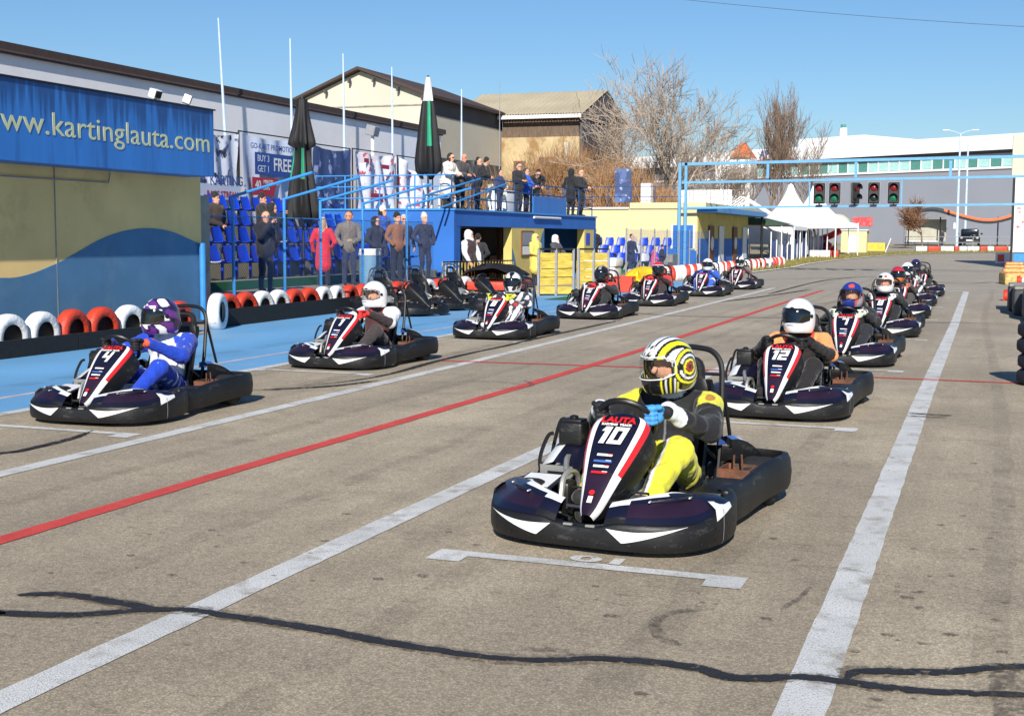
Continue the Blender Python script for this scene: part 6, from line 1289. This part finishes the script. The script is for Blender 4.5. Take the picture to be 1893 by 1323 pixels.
# ------------------------------------------------------------------ cream pit wall, far seats, booth
cw_ = empty('cream_wall_building', (-14.7, 62.5, 0), 0, 'pale cream flat building with blue painted corner past the pit building', 'building'); M['pale_cream'] = mat('pale_cream_render', (208, 196, 152), .9, .05, .8, .2, 30)
part('wall', lambda B: B.span((-24, 62.5, 0), (-13.42, 76, 3.0)), M['pale_cream'], cw_); part('coping', lambda B: B.span((-24.1, 62.4, 3.0), (-16.85, 76, 3.08)), M['white'], cw_)
part('window', lambda B: B.span((-14.6, 62.45, 1.1), (-13.62, 62.5, 2.2)), M['royal'], cw_)
for x in (-14.66, -13.56): part('window_frame', lambda B: B.span((x-.05, 62.43, 1.05), (x+.05, 62.5, 2.25)), M['white'], cw_)
qw = crom([(-16.4, 0, 0), (-15.8, 0, .3), (-15.2, 0, .95), (-14.75, 0, 1.4), (-14.3, 0, 1.2), (-13.43, 0, .95)], 4); part('wave_panel', lambda B: B.loft([[(p.x, 62.47, 0), (p.x, 62.47, max(.01, p.z))] for p in qw][::-1]), M['royal'], cw_)
fs = empty('seat_row', (-16, 58, 0), 0, 'rows of blue plastic seats in front of the cream wall', 'seats')
for i in range(3): part('riser', lambda B: B.span((-17.8, 56.6+1.0*i, 0), (-13.7, 57.6+1.0*i, .12+.35*i)), M['turf'] if i == 0 else M['concrete'], fs)
for i in range(3):
    for j in range(7): s = place('seat', SB if (i+j) % 5 else SG, fs); s.location = (-1.5+.56*j, -.85+1.0*i, .13+.35*i); s.rotation_euler = (0, 0, -math.pi/2)
tf = empty('post_fence', (-13.0, 56, 0), 0, 'thin grey posts of a wire fence in front of the far blue seats', 'fence')
for k in range(8): part('post', lambda B: B.tube([(-12.9, 47.5+2.2*k, 0), (-12.9, 47.5+2.2*k, 1.95)], .03, 6), M['grey'], tf)
tag(part('wire_mesh', lambda B: wires(B, -12.9, 47.5, 63, .1, 1.9, .16, .003), M['wire'], tf), kind='stuff')
bo = empty('booth', (-13.2, 68, 0), 0, 'blue and cream booth with flat overhanging blue roof beneath the gantry', 'booth')
part('wall', lambda B: B.span((-13.42, 62.6, 0), (-13.40, 76.5, 2.82)), M['pit_yellow'], bo); part('lower_panel', lambda B: B.span((-13.4, 62.6, 0), (-13.36, 76.5, 1.55)), M['royal'], bo)
part('roof', lambda B: B.span((-13.38, 62.2, 2.82), (-12.4, 77, 3.08)), M['blue_rail'], bo); part('roof_top', lambda B: B.span((-16.8, 62.42, 3.005), (-13.0, 76.9, 3.30)), M['pale_cream'], bo)
for y in (65, 67.6, 71.5, 74.5): part('door', lambda B: B.span((-13.36, y, .1), (-13.31, y+1.2, 2.2)), M['white'] if y in (67.6, 74.5) else M['wood'], bo); 
for y in (65.6, 72.1): part('oval_sign', lambda B: B.lathe([(.0, .0), (.35, 0), (.35, .03)], 18, (-13.31, y, 1.3), 'X', rmod=None), M['white'], bo)
part('post', lambda B: B.tube([(-12.6, 76.6, 0), (-12.6, 76.6, 2.85)], .08, 8), M['black'], bo)
# lattice screen on the booth roof
ls = empty('lattice_screen', (-15, 72, 3.35), 0, 'white lattice screen standing on the booth roof', 'screen'); 
for k in range(12): part('slat', lambda B: B.span((-16.4+.24*k, 72, 3.36), (-16.2+.24*k, 72.03, 4.25)), M['white'], ls)
for z in (3.6, 3.95, 4.2): part('rail', lambda B: B.span((-16.45, 72.035, z), (-13.5, 72.06, z+.05)), M['grey'], ls)
# terrace fence posts and white posters behind the cream wall
for i, (x, lab) in enumerate(((-17.6, 'grey poster with print on the fence behind the cream wall'), (-16.35, 'white cabinet on the fence behind the cream wall'))):
    o = MB(); o.rbox((0, 0, 0), (.85 if i == 0 else .5, .06 if i == 0 else .5, 1.7 if i == 0 else 1.1), .01, 1); p = o.obj('poster_board' if i == 0 else 'cabinet', M['bn3'] if i == 0 else M['white'], None, 35, (x, 64, 4.2 if i == 0 else 3.75)); tag(p, lab, 'board' if i == 0 else 'cabinet')
rf = empty('roof_railing', (-17, 58, 3.1), 0, 'blue pipe railing on the roof of the cream building', 'railing')
for k in range(9): part('post', lambda B: B.tube([(-24+1.2*k, 62.7, 3.08), (-24+1.2*k, 62.7, 4.1)], .025, 6), M['rail_dark'], rf)
for z in (3.6, 4.1): part('rail', lambda B: B.tube([(-24, 62.7, z), (-14.2, 62.7, z)], .02, 6), M['rail_dark'], rf)
# ------------------------------------------------------------------ start light gantry
gn = empty('start_gantry', (-14, 62, 0), 0, 'light blue steel gantry spanning the track carrying the start lights', 'gantry')
GB = mat('gantry_blue', (100, 160, 206), .5, .08); ZG = (3.02, 4.24, 5.12)
for nm, z, t in (('top_chord', ZG[2], .13), ('middle_chord', ZG[1], .11), ('lower_chord', ZG[0], .10)): part(nm, lambda B: B.beam((-14.1, 62, z), (3.6, 62, z+.15), t, t), GB, gn)
for x in (-9.98, -5.94, -1.8): part('strut', lambda B: B.beam((x, 62.0, ZG[1]+.15), (x, 62.0, ZG[2]-.02), .12, .10), GB, gn)
for x in (-14.2, -13.9): part('post', lambda B: B.beam((x, 62, 0), (x, 62, 5.2), .13, .13), GB, gn)
part('post', lambda B: B.beam((3.6, 62, 0), (3.6, 62, 5.35), .25, .25), GB, gn)
for x in (-8.02, -3.88): part('light_frame', lambda B: B.beam((x, 62, ZG[0]+.1), (x, 62, ZG[1]), .06, .06), GB, gn)
M['lens_red'] = mat('red_lens', (120, 24, 32), .25, .1); M['lens_green'] = mat('green_lens', (20, 110, 80), .25, .1); M['lens_dark'] = mat('dark_lens', (30, 44, 44), .25, .1); M['tl_box'] = mat('signal_box_black', (44, 44, 46), .6, .1)
tl_lab = ['first start light from the left with green lens', 'second start light from the left', 'third start light, turned sideways to the right', 'fourth start light from the left with dark lower lens', 'rightmost start light with bright green lens']
for i, (x, a) in enumerate(((-7.55, 0), (-6.85, 0), (-5.95, 50), (-5.10, 4), (-4.22, 0))):
    t = empty('start_light', (x, 61.9, ZG[0]+.12), R(a), tl_lab[i], 'traffic light', 'start lights on the gantry')
    B = MB(); B.rbox((0, 0, .55), (.5, .16, .94), .03, 1); B.obj('housing', M['tl_box'], t); B = MB(); B.box((0, 0, .55), (.56, .02, 1.0)); B.obj('backplate', M['grey'], t)
    B = MB(); B.beam((0, 0, -.03), (0, 0, .1), .06, .06); B.box((0, 0, 0), (.3, .2, .03)); B.obj('bracket', M['black'], t)
    for z, m_ in ((.78, 'lens_red'), (.32, 'lens_green' if i in (0, 4) else ('lens_dark' if i in (2, 3) else 'lens_green'))):
        B = MB(); B.lathe([(0, -.14), (.08, -.13), (.15, -.105), (.17, -.08)], 18, (0, 0, z), 'Y'); ln = B.obj('lens', M[m_], t)
        B = MB(); rg = [[(rr*math.cos(q), yy, z+rr*math.sin(q)) for q in [R(-15)+R(210)*j/12 for j in range(13)]] for yy, rr in ((-.08, .20), (-.30, .19))]; B.loft(rg); B.loft([[(p[0]*.95, p[1], z+(p[2]-z)*.95) for p in r] for r in rg][::-1]); B.obj('visor', M['tl_box'], ln)
# ------------------------------------------------------------------ marquees, awning, kiosk, play things
M['marquee'] = mat('marquee_white', (236, 236, 238), .7, .04, 1)
for i, (x, y, s) in enumerate(((-13.2, 92, 1.0), (-12.2, 97, 1.0))):
    t = empty('marquee', (x, y, gz(y)), R(12), 'white peaked marquee tent, %s' % ['nearer one of the pair', 'farther one of the pair'][i], 'tent', 'white marquees'); B = MB(); rg = []
    for u in (0, .08, .2, .35, .55, .8, 1.0):
        hw = .14+2.75*(u**1.2); z = 5.0-2.75*(1-(1-u)**1.9); rg.append([(hw, -hw, z), (hw, 0, z-.03), (hw, hw, z), (0, hw, z-.03), (-hw, hw, z), (-hw, 0, z-.03), (-hw, -hw, z), (0, -hw, z-.03)])
    B.loft(rg[::-1], closed=True); B.obj('canopy', M['marquee'], t, 30); B = MB(); B.loft([[p for p in rg[-1]], [(p[0], p[1], p[2]-.28) for p in rg[-1]]][::-1], closed=True); B.obj('valance', M['marquee'], t, 30)
    for sx in (1, -1):
        for sy in (1, -1): B = MB(); B.tube([(sx*2.85, sy*2.85, 0), (sx*2.85, sy*2.85, 2.3)], .05, 6); B.obj('pole', M['white'], t)
    B = MB(); B.lathe([(.1, 4.95), (.06, 5.05), (0, 5.1)], 10); B.obj('finial', M['marquee'], t)
ct = empty('shade_tent', (-13.3, 86, .1), 0, 'low white canvas shelter with sloping roof before the marquees', 'tent'); part('roof', lambda B: B.add([(-15.3, 83, 3.3), (-11.6, 83, 2.35), (-11.6, 89, 2.35), (-15.3, 89, 3.3)], [(0, 1, 2, 3)]), M['marquee'], ct, 0); part('valance', lambda B: B.span((-11.62, 83, 2.1), (-11.58, 89, 2.34)), M['marquee'], ct); part('side_sheet', lambda B: B.span((-14.5, 82.98, 1.2), (-11.7, 83.0, 2.3)), M['marquee'], ct)
for y in (83.1, 86, 88.9): part('pole', lambda B: B.tube([(-11.65, y, 0), (-11.65, y, 2.35)], .04, 6), M['white'], ct)
for k in range(3): part('roof_frame', lambda B: B.tube([(-15.4, 79.5+k, 3.4), (-14.4, 79.5+k, 4.1), (-12.6, 79.5+k, 3.0)], .05, 6), M['white'], ct)
ga = empty('green_awning', (-12.8, 79, 0), 0, 'dark green pitched awning beside the booth', 'awning'); M['awn'] = mat('green_awning_fabric', (52, 74, 56), .8, .1, 2)
part('canopy', lambda B: (B.add([(-14.3, 77.5, 3.1), (-11.5, 77.5, 2.42), (-11.5, 82, 2.42), (-14.3, 82, 3.1)], [(0, 1, 2, 3)]), B.add([(-14.3, 77.5, 3.1), (-14.3, 77.5, 2.35), (-11.5, 77.5, 2.35), (-11.5, 77.5, 2.42)], [(0, 1, 2, 3)])), M['awn'], ga, 0)
for x, y in ((-11.6, 77.6), (-11.6, 81.9), (-13.9, 77.6)): part('pole', lambda B: B.tube([(x, y, 0), (x, y, 2.4)], .035, 6), M['white'], ga)
bfn = empty('sheet_fence', (-12.2, 85, 0), 0, 'wire fence hung with blue plastic sheets along the far left side', 'fence'); M['sheet'] = mat('blue_plastic_sheet', (50, 84, 160), .5, .15, 1.2, .3, 6)
for k in range(12):
    y = 76.9+2.0*k; x = -12.1+.03*k; z = gz(y); part('post', lambda B: B.tube([(x, y, z), (x, y, z+1.9)], .04, 6), M['white'], bfn)
    part('sheet', lambda B: B.loft([[(x-.03+.05*math.sin(i*1.3+k), y+.06+1.88*i/8, z+.12), (x-.03+.03*math.sin(i*1.9+k), y+.06+1.88*i/8, z+.75), (x-.03+.02*math.sin(i*1.1), y+.06+1.88*i/8, z+1.38+.05*math.sin(i+k))] for i in range(9)]), M['sheet'], bfn, 180)
    if k % 6 == 1: part('white_panel', lambda B: B.span((x+.02, y+.4, z+.2), (x+.04, y+1.0, z+1.9)), M['white'], bfn)
sl = empty('play_tower', (-12.4, 101, gz(101)), 0, 'blue inflatable and red spiral slide with yellow roof', 'play equipment'); zz = gz(101); M['yel'] = mat('yellow_plastic', (236, 198, 50), .5, .06)
part('blue_wall', lambda B: B.rbox((-13.4, 100, zz+.9), (1.5, 1.0, 1.8), .25, 3), M['seat_blue'], sl); part('roof', lambda B: B.rbox((-11.9, 101, zz+2.2), (1.5, 1.0, .5), .1), M['yel'], sl); part('red_panel', lambda B: B.rbox((-13.2, 100.4, zz+2.0), (.6, .3, .5), .1), M['gred'], sl)
part('slide', lambda B: B.tube(crom([(-10.7, 100.6, zz+1.7), (-11.3, 100.2, zz+1.35), (-12.0, 100.5, zz+1.1), (-11.9, 101, zz+.85), (-11.4, 100.4, zz+.55), (-11.7, 100.0, zz+.25)], 5), .24, 10), M['gred'], sl); part('base', lambda B: B.rbox((-11.2, 100.8, zz+.3), (.6, .5, .6), .12), M['tyre_red'], sl); part('post', lambda B: B.tube([(-12.4, 101, zz), (-12.4, 101, zz+2)], .05, 6), M['white'], sl)
ki = empty('kiosk', (-9.9, 104, gz(104)), 0, 'white cabin with flat roof beside the red slide', 'kiosk'); zz = gz(104); part('wall', lambda B: B.span((-10.95, 104, zz), (-9.0, 106, zz+1.7)), M['pale_cream'], ki); part('roof', lambda B: B.span((-11.1, 103.9, zz+1.7), (-8.9, 106.1, zz+1.78)), M['white'], ki); part('door', lambda B: B.span((-10.3, 103.97, zz+.05), (-9.8, 104, zz+1.4)), M['white'], ki)
ps = empty('parasol', (-11.5, 106, gz(106)), 0, 'open cream parasol beside the kiosk', 'parasol'); B = MB(); B.lathe([(0, 3.0), (.5, 2.9), (.9, 2.6), (1.05, 2.32), (1.0, 2.3), (0, 2.5)], 16); B.obj('canopy', M['gable_cream'], ps); B = MB(); B.tube([(0, 0, 0), (0, 0, 2.9)], .04, 6); B.obj('pole', M['wood'], ps)
rs = empty('red_sign', (-9.9, 110, gz(110)), 0, 'faded red sign board above the white cabin', 'sign'); B = MB(); B.rbox((0, 0, 2.35), (1.6, .1, .75), .01, 1); B.obj('board', mat('faded_red', (206, 66, 72), .7, .12, 3, second=(226, 120, 120), sec_s=4), rs); B = MB(); B.tube([(-.6, .1, 0), (-.6, .1, 2.3)], .04, 6); B.obj('post', M['grey'], rs); B = MB(); B.tube([(.6, .1, 0), (.6, .1, 2.3)], .04, 6); B.obj('post', M['grey'], rs)
yb2 = empty('yellow_board', (-8.4, 105, gz(105)), 0, 'yellow advertising board low beside the white cabin', 'board'); B = MB(); B.rbox((0, 0, .42), (1.4, .06, .62), .01, 1); B.obj('panel', M['yel'], yb2)
for s in (-.35, .35): B = MB(); B.box((s, -.035, .42), (.5, .01, .4)); B.obj('print_field', M['yellow_wood'], yb2)
B = MB(); B.beam((.75, -.1, 0), (1.15, -.1, 1.1), .12, .06); B.obj('lath', M['white'], yb2)
wbk = empty('water_barrier', (-9.8, 84, gz(84)), 0, 'white and red barrier blocks on the grass at the bend', 'barrier')
for i, x in enumerate((-11.3, -10.6, -9.95)): part('block', lambda B: B.rbox((x, 91, gz(91)+.25), (.68 if i < 2 else .5, .5, .5), .05), M['white'] if i < 2 else M['tyre_red'], wbk)
# ------------------------------------------------------------------ far end: barrier blocks, street, vehicles
xx = -5.6; seqb = 'wrwrwwrwrwwrw'
for i in range(13):
    wdt = [.9, .95, 1.05, .35, .6, .95, .55, .55, 1.0, .9, .9, .9, .9][i]; y = 107.6+.25*(xx+5.6); c = seqb[i]
    o = MB(); o.rbox((0, 0, .2), (wdt-.04, .45, .42), .05, 2); p = o.obj('barrier_block', M['tyre_white'] if c == 'w' else M['tyre_red'], None, 35, (xx+wdt/2, y+.9, gz(y)+.03), (0, 0, R(12)))
    tag(p, '%s barrier block at the far bend, %s from the left' % ({'w': 'white', 'r': 'red'}[c], ords[i]), 'barrier', 'red and white barrier blocks at the far bend'); xx += wdt
def suv(loc, yaw):
    c = empty('parked_suv', loc, yaw, 'black off road car facing the track behind the far barrier', 'car'); pt = M['black_gloss']
    B = MB(); B.rbox((0, 0, .72), (1.78, 4.2, .62), .12, 3); B.rbox((0, 1.55, .62), (1.8, 1.0, .42), .1, 2); B.obj('body', pt, c); B = MB(); B.rbox((0, -.35, 1.32), (1.52, 2.6, .68), .16, 3); B.obj('cabin', pt, c)
    B = MB(); B.box((0, .93, 1.34), (1.3, .05, .42), rx=R(18)); B.obj('windscreen', M['visor'], c); B = MB(); B.box((0, 2.11, .62), (.52, .03, .14)); B.obj('number_plate', M['white'], c); B = MB(); B.box((0, 2.105, .86), (.8, .03, .2)); B.obj('grille', M['dark_steel'], c); B = MB(); B.rbox((0, 2.08, .48), (1.74, .16, .2), .05); B.obj('bumper', M['black_plastic'], c)
    for sx in (1, -1):
        B = MB(); B.lathe([(0, .03), (.11, .02), (.12, 0)], 14, (sx*.66, 2.09, .86), 'Y'); B.obj('headlight', M['alu'], c); B = MB(); B.rbox((sx*1.0, .75, 1.22), (.2, .1, .16), .04); B.obj('mirror', M['black_plastic'], c)
        for y in (1.35, -1.35): B = MB(); B.lathe([(.2, -.1), (.36, -.1), (.38, 0), (.36, .1), (.2, .1)], 18, (sx*.78, y, .38), 'X', closed=True); w_ = B.obj('wheel', M['rubber'], c); B = MB(); B.lathe([(.21, -.05), (.05, .05), (.02, .05)], 12, (sx*.78, y, .38), 'X'); B.obj('rim', M['alu'], w_)
M['black_gloss'] = mat('black_car_paint', (18, 20, 26), .25, .05, coat=.8)
suv((-1.75, 124, gz(124)-.02), math.pi)
def lamp(x, y, h, lab):
    c = empty('street_lamp', (x, y, gz(y)), R(12), lab, 'street lamp', 'street lamps'); B = MB(); B.tube([(0, 0, 0), (0, 0, h*.25), (0, 0, h)], [.14, .12, .07], 10); B.obj('pole', M['pole_wh'], c)
    for sx in (1, -1): B = MB(); B.tube([(0, 0, h), (sx*.6, 0, h+.22), (sx*1.05, 0, h+.3)], .035, 6); B.obj('arm', M['pole_wh'], c); B = MB(); B.rbox((sx*1.25, 0, h+.32), (.6, .2, .1), .04); B.obj('lamp_head', M['white'], c)
lamp(-2.82, 122, 10.0, 'tall double street lamp left of the other, above the black car'); lamp(-2.3, 131, 9.6, 'second, slightly lower double street lamp behind the first')
person((-4.05, 122, gz(122)), 1.2, 1.62, (50, 50, 58), (44, 46, 56), (30, 28, 28), 'far pedestrian in dark clothes walking by the bus shelter', None, 'down', seed=60, h=.03, hands=False)
bs = empty('bus_shelter', (-6, 126, gz(126)), 0, 'bus stop with wavy orange edged canopy and pale poster wall', 'shelter'); zz = gz(126); cp = crom([(-7.5, 126, zz+2.9), (-6, 126, zz+3.3), (-4.7, 126, zz+3.35), (-3, 126, zz+2.85), (-1, 126, zz+2.35), (.5, 126, zz+2.35), (2.5, 126, zz+2.9), (5, 126, zz+3.4)], 5)
part('canopy', lambda B: B.loft([[(p.x, 125.2, p.z), (p.x, 128, p.z+.25), (p.x, 128, p.z+.1), (p.x, 125.2, p.z-.22)] for p in cp], closed=True), M['dark_steel'], bs, 30); part('edge', lambda B: B.loft([[(p.x, 125.15, p.z+.02), (p.x, 125.15, p.z+.24)] for p in cp if p.x > -4.3][::-1]), mat('orange_edge', (232, 110, 60), .6, .05), bs, 180)
part('poster_wall', lambda B: B.span((-7.4, 127.5, zz+.5), (-3.9, 127.7, zz+2.5)), mat('old_poster', (172, 170, 156), .8, .12, 1.5), bs); part('bench', lambda B: B.span((-7.4, 126.8, zz+.42), (-4.2, 127.2, zz+.5)), M['white'], bs)
for x in (-7.2, -4.4, .6, 3): part('post', lambda B: B.tube([(x, 126.5, zz), (x, 126.5, zz+2.7)], .06, 8), M['dark_steel'], bs)
rg_ = empty('street_railing', (-4, 119, gz(119)), 0, 'thin grey street railing behind the far barrier blocks', 'railing'); zz = gz(119)
for k in range(9): part('post', lambda B: B.tube([(-7+1.4*k, 119, zz), (-7+1.4*k, 119, zz+1.0)], .035, 6), M['grey'], rg_)
for z in (.5, 1.0): part('rail', lambda B: B.tube([(-7, 119, zz+z), (4.2, 119, zz+z)], .03, 6), M['grey'], rg_)
si = empty('street_sign', (-3.0, 125, gz(125)), 0, 'small white street sign beside the bus shelter', 'sign'); B = MB(); B.tube([(0, 0, 0), (0, 0, 2.2)], .03, 6); B.obj('post', M['grey'], si); B = MB(); B.rbox((0, -.04, 1.9), (.4, .03, .55), .01, 1); B.obj('plate', M['white'], si)
# big grey commercial building
fa = Vector((-50, 171.8, 0)); fd = (Vector((3.4, 140, 0))-Vector((-28.5, 159, 0))).normalized(); fnm = Vector((fd.y, -fd.x, 0)); FL = 86
cb = empty('commercial_building', (-13, 150, 0), 0, 'large grey commercial building with white roof band and green window strip', 'building'); M['com_grey'] = mat('grey_cladding', (142, 146, 156), .6, .05, .2); M['com_white'] = mat('white_cladding', (240, 240, 240), .5, .03, .3)
def slab(s0, s1, z0, z1, o0, o1): 
    def f(B):
        V = [fa+fd*s+fnm*o+Vector((0, 0, z)) for s in (s0, s1) for o in (o0, o1) for z in (z0, z1)]; B.add(V, [(0, 1, 3, 2), (4, 6, 7, 5), (0, 4, 5, 1), (2, 3, 7, 6), (0, 2, 6, 4), (1, 5, 7, 3)])
    return f
part('wall', slab(0, FL, 0, 8.95, -20, 0), M['com_grey'], cb); part('upper_wall', slab(0, FL, 8.95, 10.1, -20, -.25), M['com_grey'], cb); part('roof_band', slab(0, FL, 10.62, 12.15, -20, .5), M['com_white'], cb); part('soffit', slab(0, FL, 10.1, 10.62, -20, .1), M['slate'], cb); part('sill_band', slab(0, FL, 8.72, 8.95, 0, .15), M['com_white'], cb); part('roof_block', slab(33.5, 42.5, 12.15, 13.05, -18, .3), M['com_white'], cb)
M['teal1'] = mat('teal_glass', (168, 212, 206), .15, .15); M['teal2'] = mat('teal_glass_dark', (84, 140, 130), .12, .1); M['blueglass'] = mat('blue_glass', (60, 90, 140), .12, .1)
k = 0; s = 24.0
while s < 80:
    w_ = 1.35; k += 1; m_ = M['teal1'] if rnd.random() < .75 else (M['teal2'] if rnd.random() < .8 else M['blueglass']); part('window_pane', slab(s+.06, s+w_-.06, 9.0, 10.06, -.24, -.14), m_, cb); part('mullion', slab(s-.05, s+.05, 8.96, 10.09, -.2, -.08), M['com_white'], cb); s += w_
for z in (2.8, 4.3, 5.8, 7.3): part('window_pane', slab(61.2, 63.2, z, z+1.35, .02, .1), M['teal1'], cb)
part('corner_trim', slab(60.8, 61.1, 1, 8.7, .02, .14), M['com_white'], cb); part('shutter', slab(48, 53.0, 1.2, 4.4, .02, .1), M['grey'], cb); part('chimney', lambda B: B.tube([(-16.2, 153, 13.2), (-16.2, 153, 14.1)], .45, 12), M['white'], cb); part('chimney_cap', lambda B: B.tube([(-16.2, 153, 14.1), (-16.2, 153, 14.5)], .3, 10), M['teal2'], cb)
o = text('lettering', 'APKA', (0, 0, 0), fd, (0, 0, 1), 1.3, M['bn_blue'], cb, .02, .02); o.matrix_local = Matrix.Translation(-cb.location) @ frame_matrix(fa+fd*29.5+fnm*.56+Vector((0, 0, 11.5)), fd, (0, 0, 1)); part('orange_stripe', slab(22, 33, 10.75, 10.9, .52, .56), M['tyre_red'], cb)
th = empty('tiled_roof_house', (-26, 141, 0), 0, 'small white house with orange tiled roof showing between the bare trees', 'house'); part('wall', lambda B: B.span((-28.2, 140, 0), (-24.4, 144, 10.2)), M['com_white'], th); part('roof', lambda B: B.add([(-26.6, 139.6, 10.2), (-24.4, 139.6, 10.2), (-25.3, 142, 11.9), (-25.9, 142, 11.9), (-24.4, 144.4, 10.2), (-26.6, 144.4, 10.2)], [(0, 1, 2, 3), (1, 4, 2), (4, 5, 3, 2), (5, 0, 3)]), mat('terracotta', (206, 110, 62), .8, .15), th, 0)
# ------------------------------------------------------------------ right edge of the track
hb = ['straw bale beside the track, nearest of the row', 'second straw bale beside the track', 'third straw bale beside the track', 'farthest straw bale beside the track']; M['straw'] = mat('straw', (206, 178, 112), .95, .3, 6, 1.0, 40, stretch=(1, .2, 2), second=(160, 130, 76), sec_s=8)
for i in range(4):
    o = MB(); o.rbox((0, 0, .2), (.85, 1.5, .42), .07, 2); p = o.obj('straw_bale', M['straw'], None, 35, (.85+.12*i, 49.5+7.5*i, .01), (0, 0, R(rnd.uniform(-8, 8)))); tag(p, hb[i], 'straw bale', 'straw bales beside the track')
    for dy in (-.4, .4): B = MB(); B.tube([(.432, dy, .02), (.43, dy, .415), (-.43, dy, .415)], .01, 4); B.obj('twine', M['tyre_red'], p)
def cone(loc, lab, lying=True):
    c = empty('traffic_cone', loc, R(70), lab, 'cone', 'traffic cones'); c.rotation_euler = (R(90) if lying else 0, 0, R(70)); B = MB(); B.lathe([(.13, .02), (.10, .15)], 14); B.obj('body', M['tyre_red'], c); B = MB(); B.lathe([(.099, .152), (.065, .30)], 14); B.obj('band', M['white'], c); B = MB(); B.lathe([(.064, .302), (.03, .44), (.02, .45)], 14); B.obj('tip', M['tyre_red'], c); B = MB(); B.box((0, 0, .01), (.32, .32, .02)); B.obj('base', M['tyre_red'], c)
cone((.42, 36.0, .14), 'toppled red and white cone beside the black barrier'); cone((.95, 47.6, .2), 'red and white cone lying against the straw bale')
bb = empty('block_barrier', (.7, 30, 0), 0, 'row of dark grey barrier blocks with white tops at the right edge', 'barrier'); M['blk_grey'] = mat('dark_barrier_plastic', (66, 66, 70), .6, .2, 4)
for i, (x, y) in enumerate(((.78, 31.4), (.86, 29.7), (1.02, 27.9), (1.2, 26.0))): part('block', lambda B: B.rbox((x, y, .28), (.72, 1.62, .54), .06, 2), M['blk_grey'], bb); part('block_top', lambda B: B.rbox((x, y, .58), (.70, 1.58, .06), .02, 1), M['concrete'], bb)
dt = ['bottom', 'second', 'third', 'top']; M['navy_rub'] = mat('navy_rubber', (22, 26, 40), .7, .2)
for i in range(4):
    B = MB(); B.lathe([(.2, -.08), (.30, -.085), (.345, -.05), (.35, 0), (.345, .05), (.30, .085), (.2, .08)], 28, (0, 0, 0), 'Z', closed=True); p = B.obj('tyre', M['navy_rub'], None, 60, (.67+.01*math.sin(i*2), 15.25, .10+.172*i)); tag(p, '%s dark navy tyre of the small stack cut by the right edge' % dt[i], 'tyre', 'dark tyre stack at the right edge')
wsg = empty('white_marker', (.55, 80, 0), 0, 'white and red marker board by the farthest straw bale', 'board'); part('board', lambda B: B.rbox((.75, 79, gz(79)+.45), (.9, .08, .6), .01, 1), M['white'], wsg); part('red_mark', lambda B: B.rbox((.6, 78.94, gz(79)+.45), (.35, .02, .4), .005, 1), M['gred'], wsg); part('leg', lambda B: B.tube([(.75, 79, gz(79)), (.75, 79, gz(79)+.2)], .04, 6), M['grey'], wsg)
tw = empty('poster_tower', (2.2, 75, 0), 0, 'tall white poster tower cut by the right edge', 'tower'); part('panel', lambda B: B.span((1.15, 75, .9), (3.4, 76.4, 5.0)), M['white'], tw); part('top_panel', lambda B: B.span((.95, 74.9, 5.0), (3.5, 76.5, 7.2)), M['gable_cream'], tw); part('base', lambda B: B.span((1.2, 75.1, 0), (3.3, 76.3, .9)), M['blue_rail'], tw); part('poster', lambda B: B.span((1.3, 74.96, 2.2), (3.2, 75, 3.3)), M['bn4'], tw); part('side_post', lambda B: B.span((1.02, 75.1, .2), (1.14, 75.3, 5.0)), M['black'], tw)
tp = empty('overhead_wire', (0, 70, 12), 0, 'thin dark overhead cable crossing the sky', 'cable'); part('strand', lambda B: B.tube([(-19.5+2*i, 70+.3*i, 14.9-.21*i-.25*math.sin(math.pi*i/14)) for i in range(15)], .012, 4), M['slate'], tp)
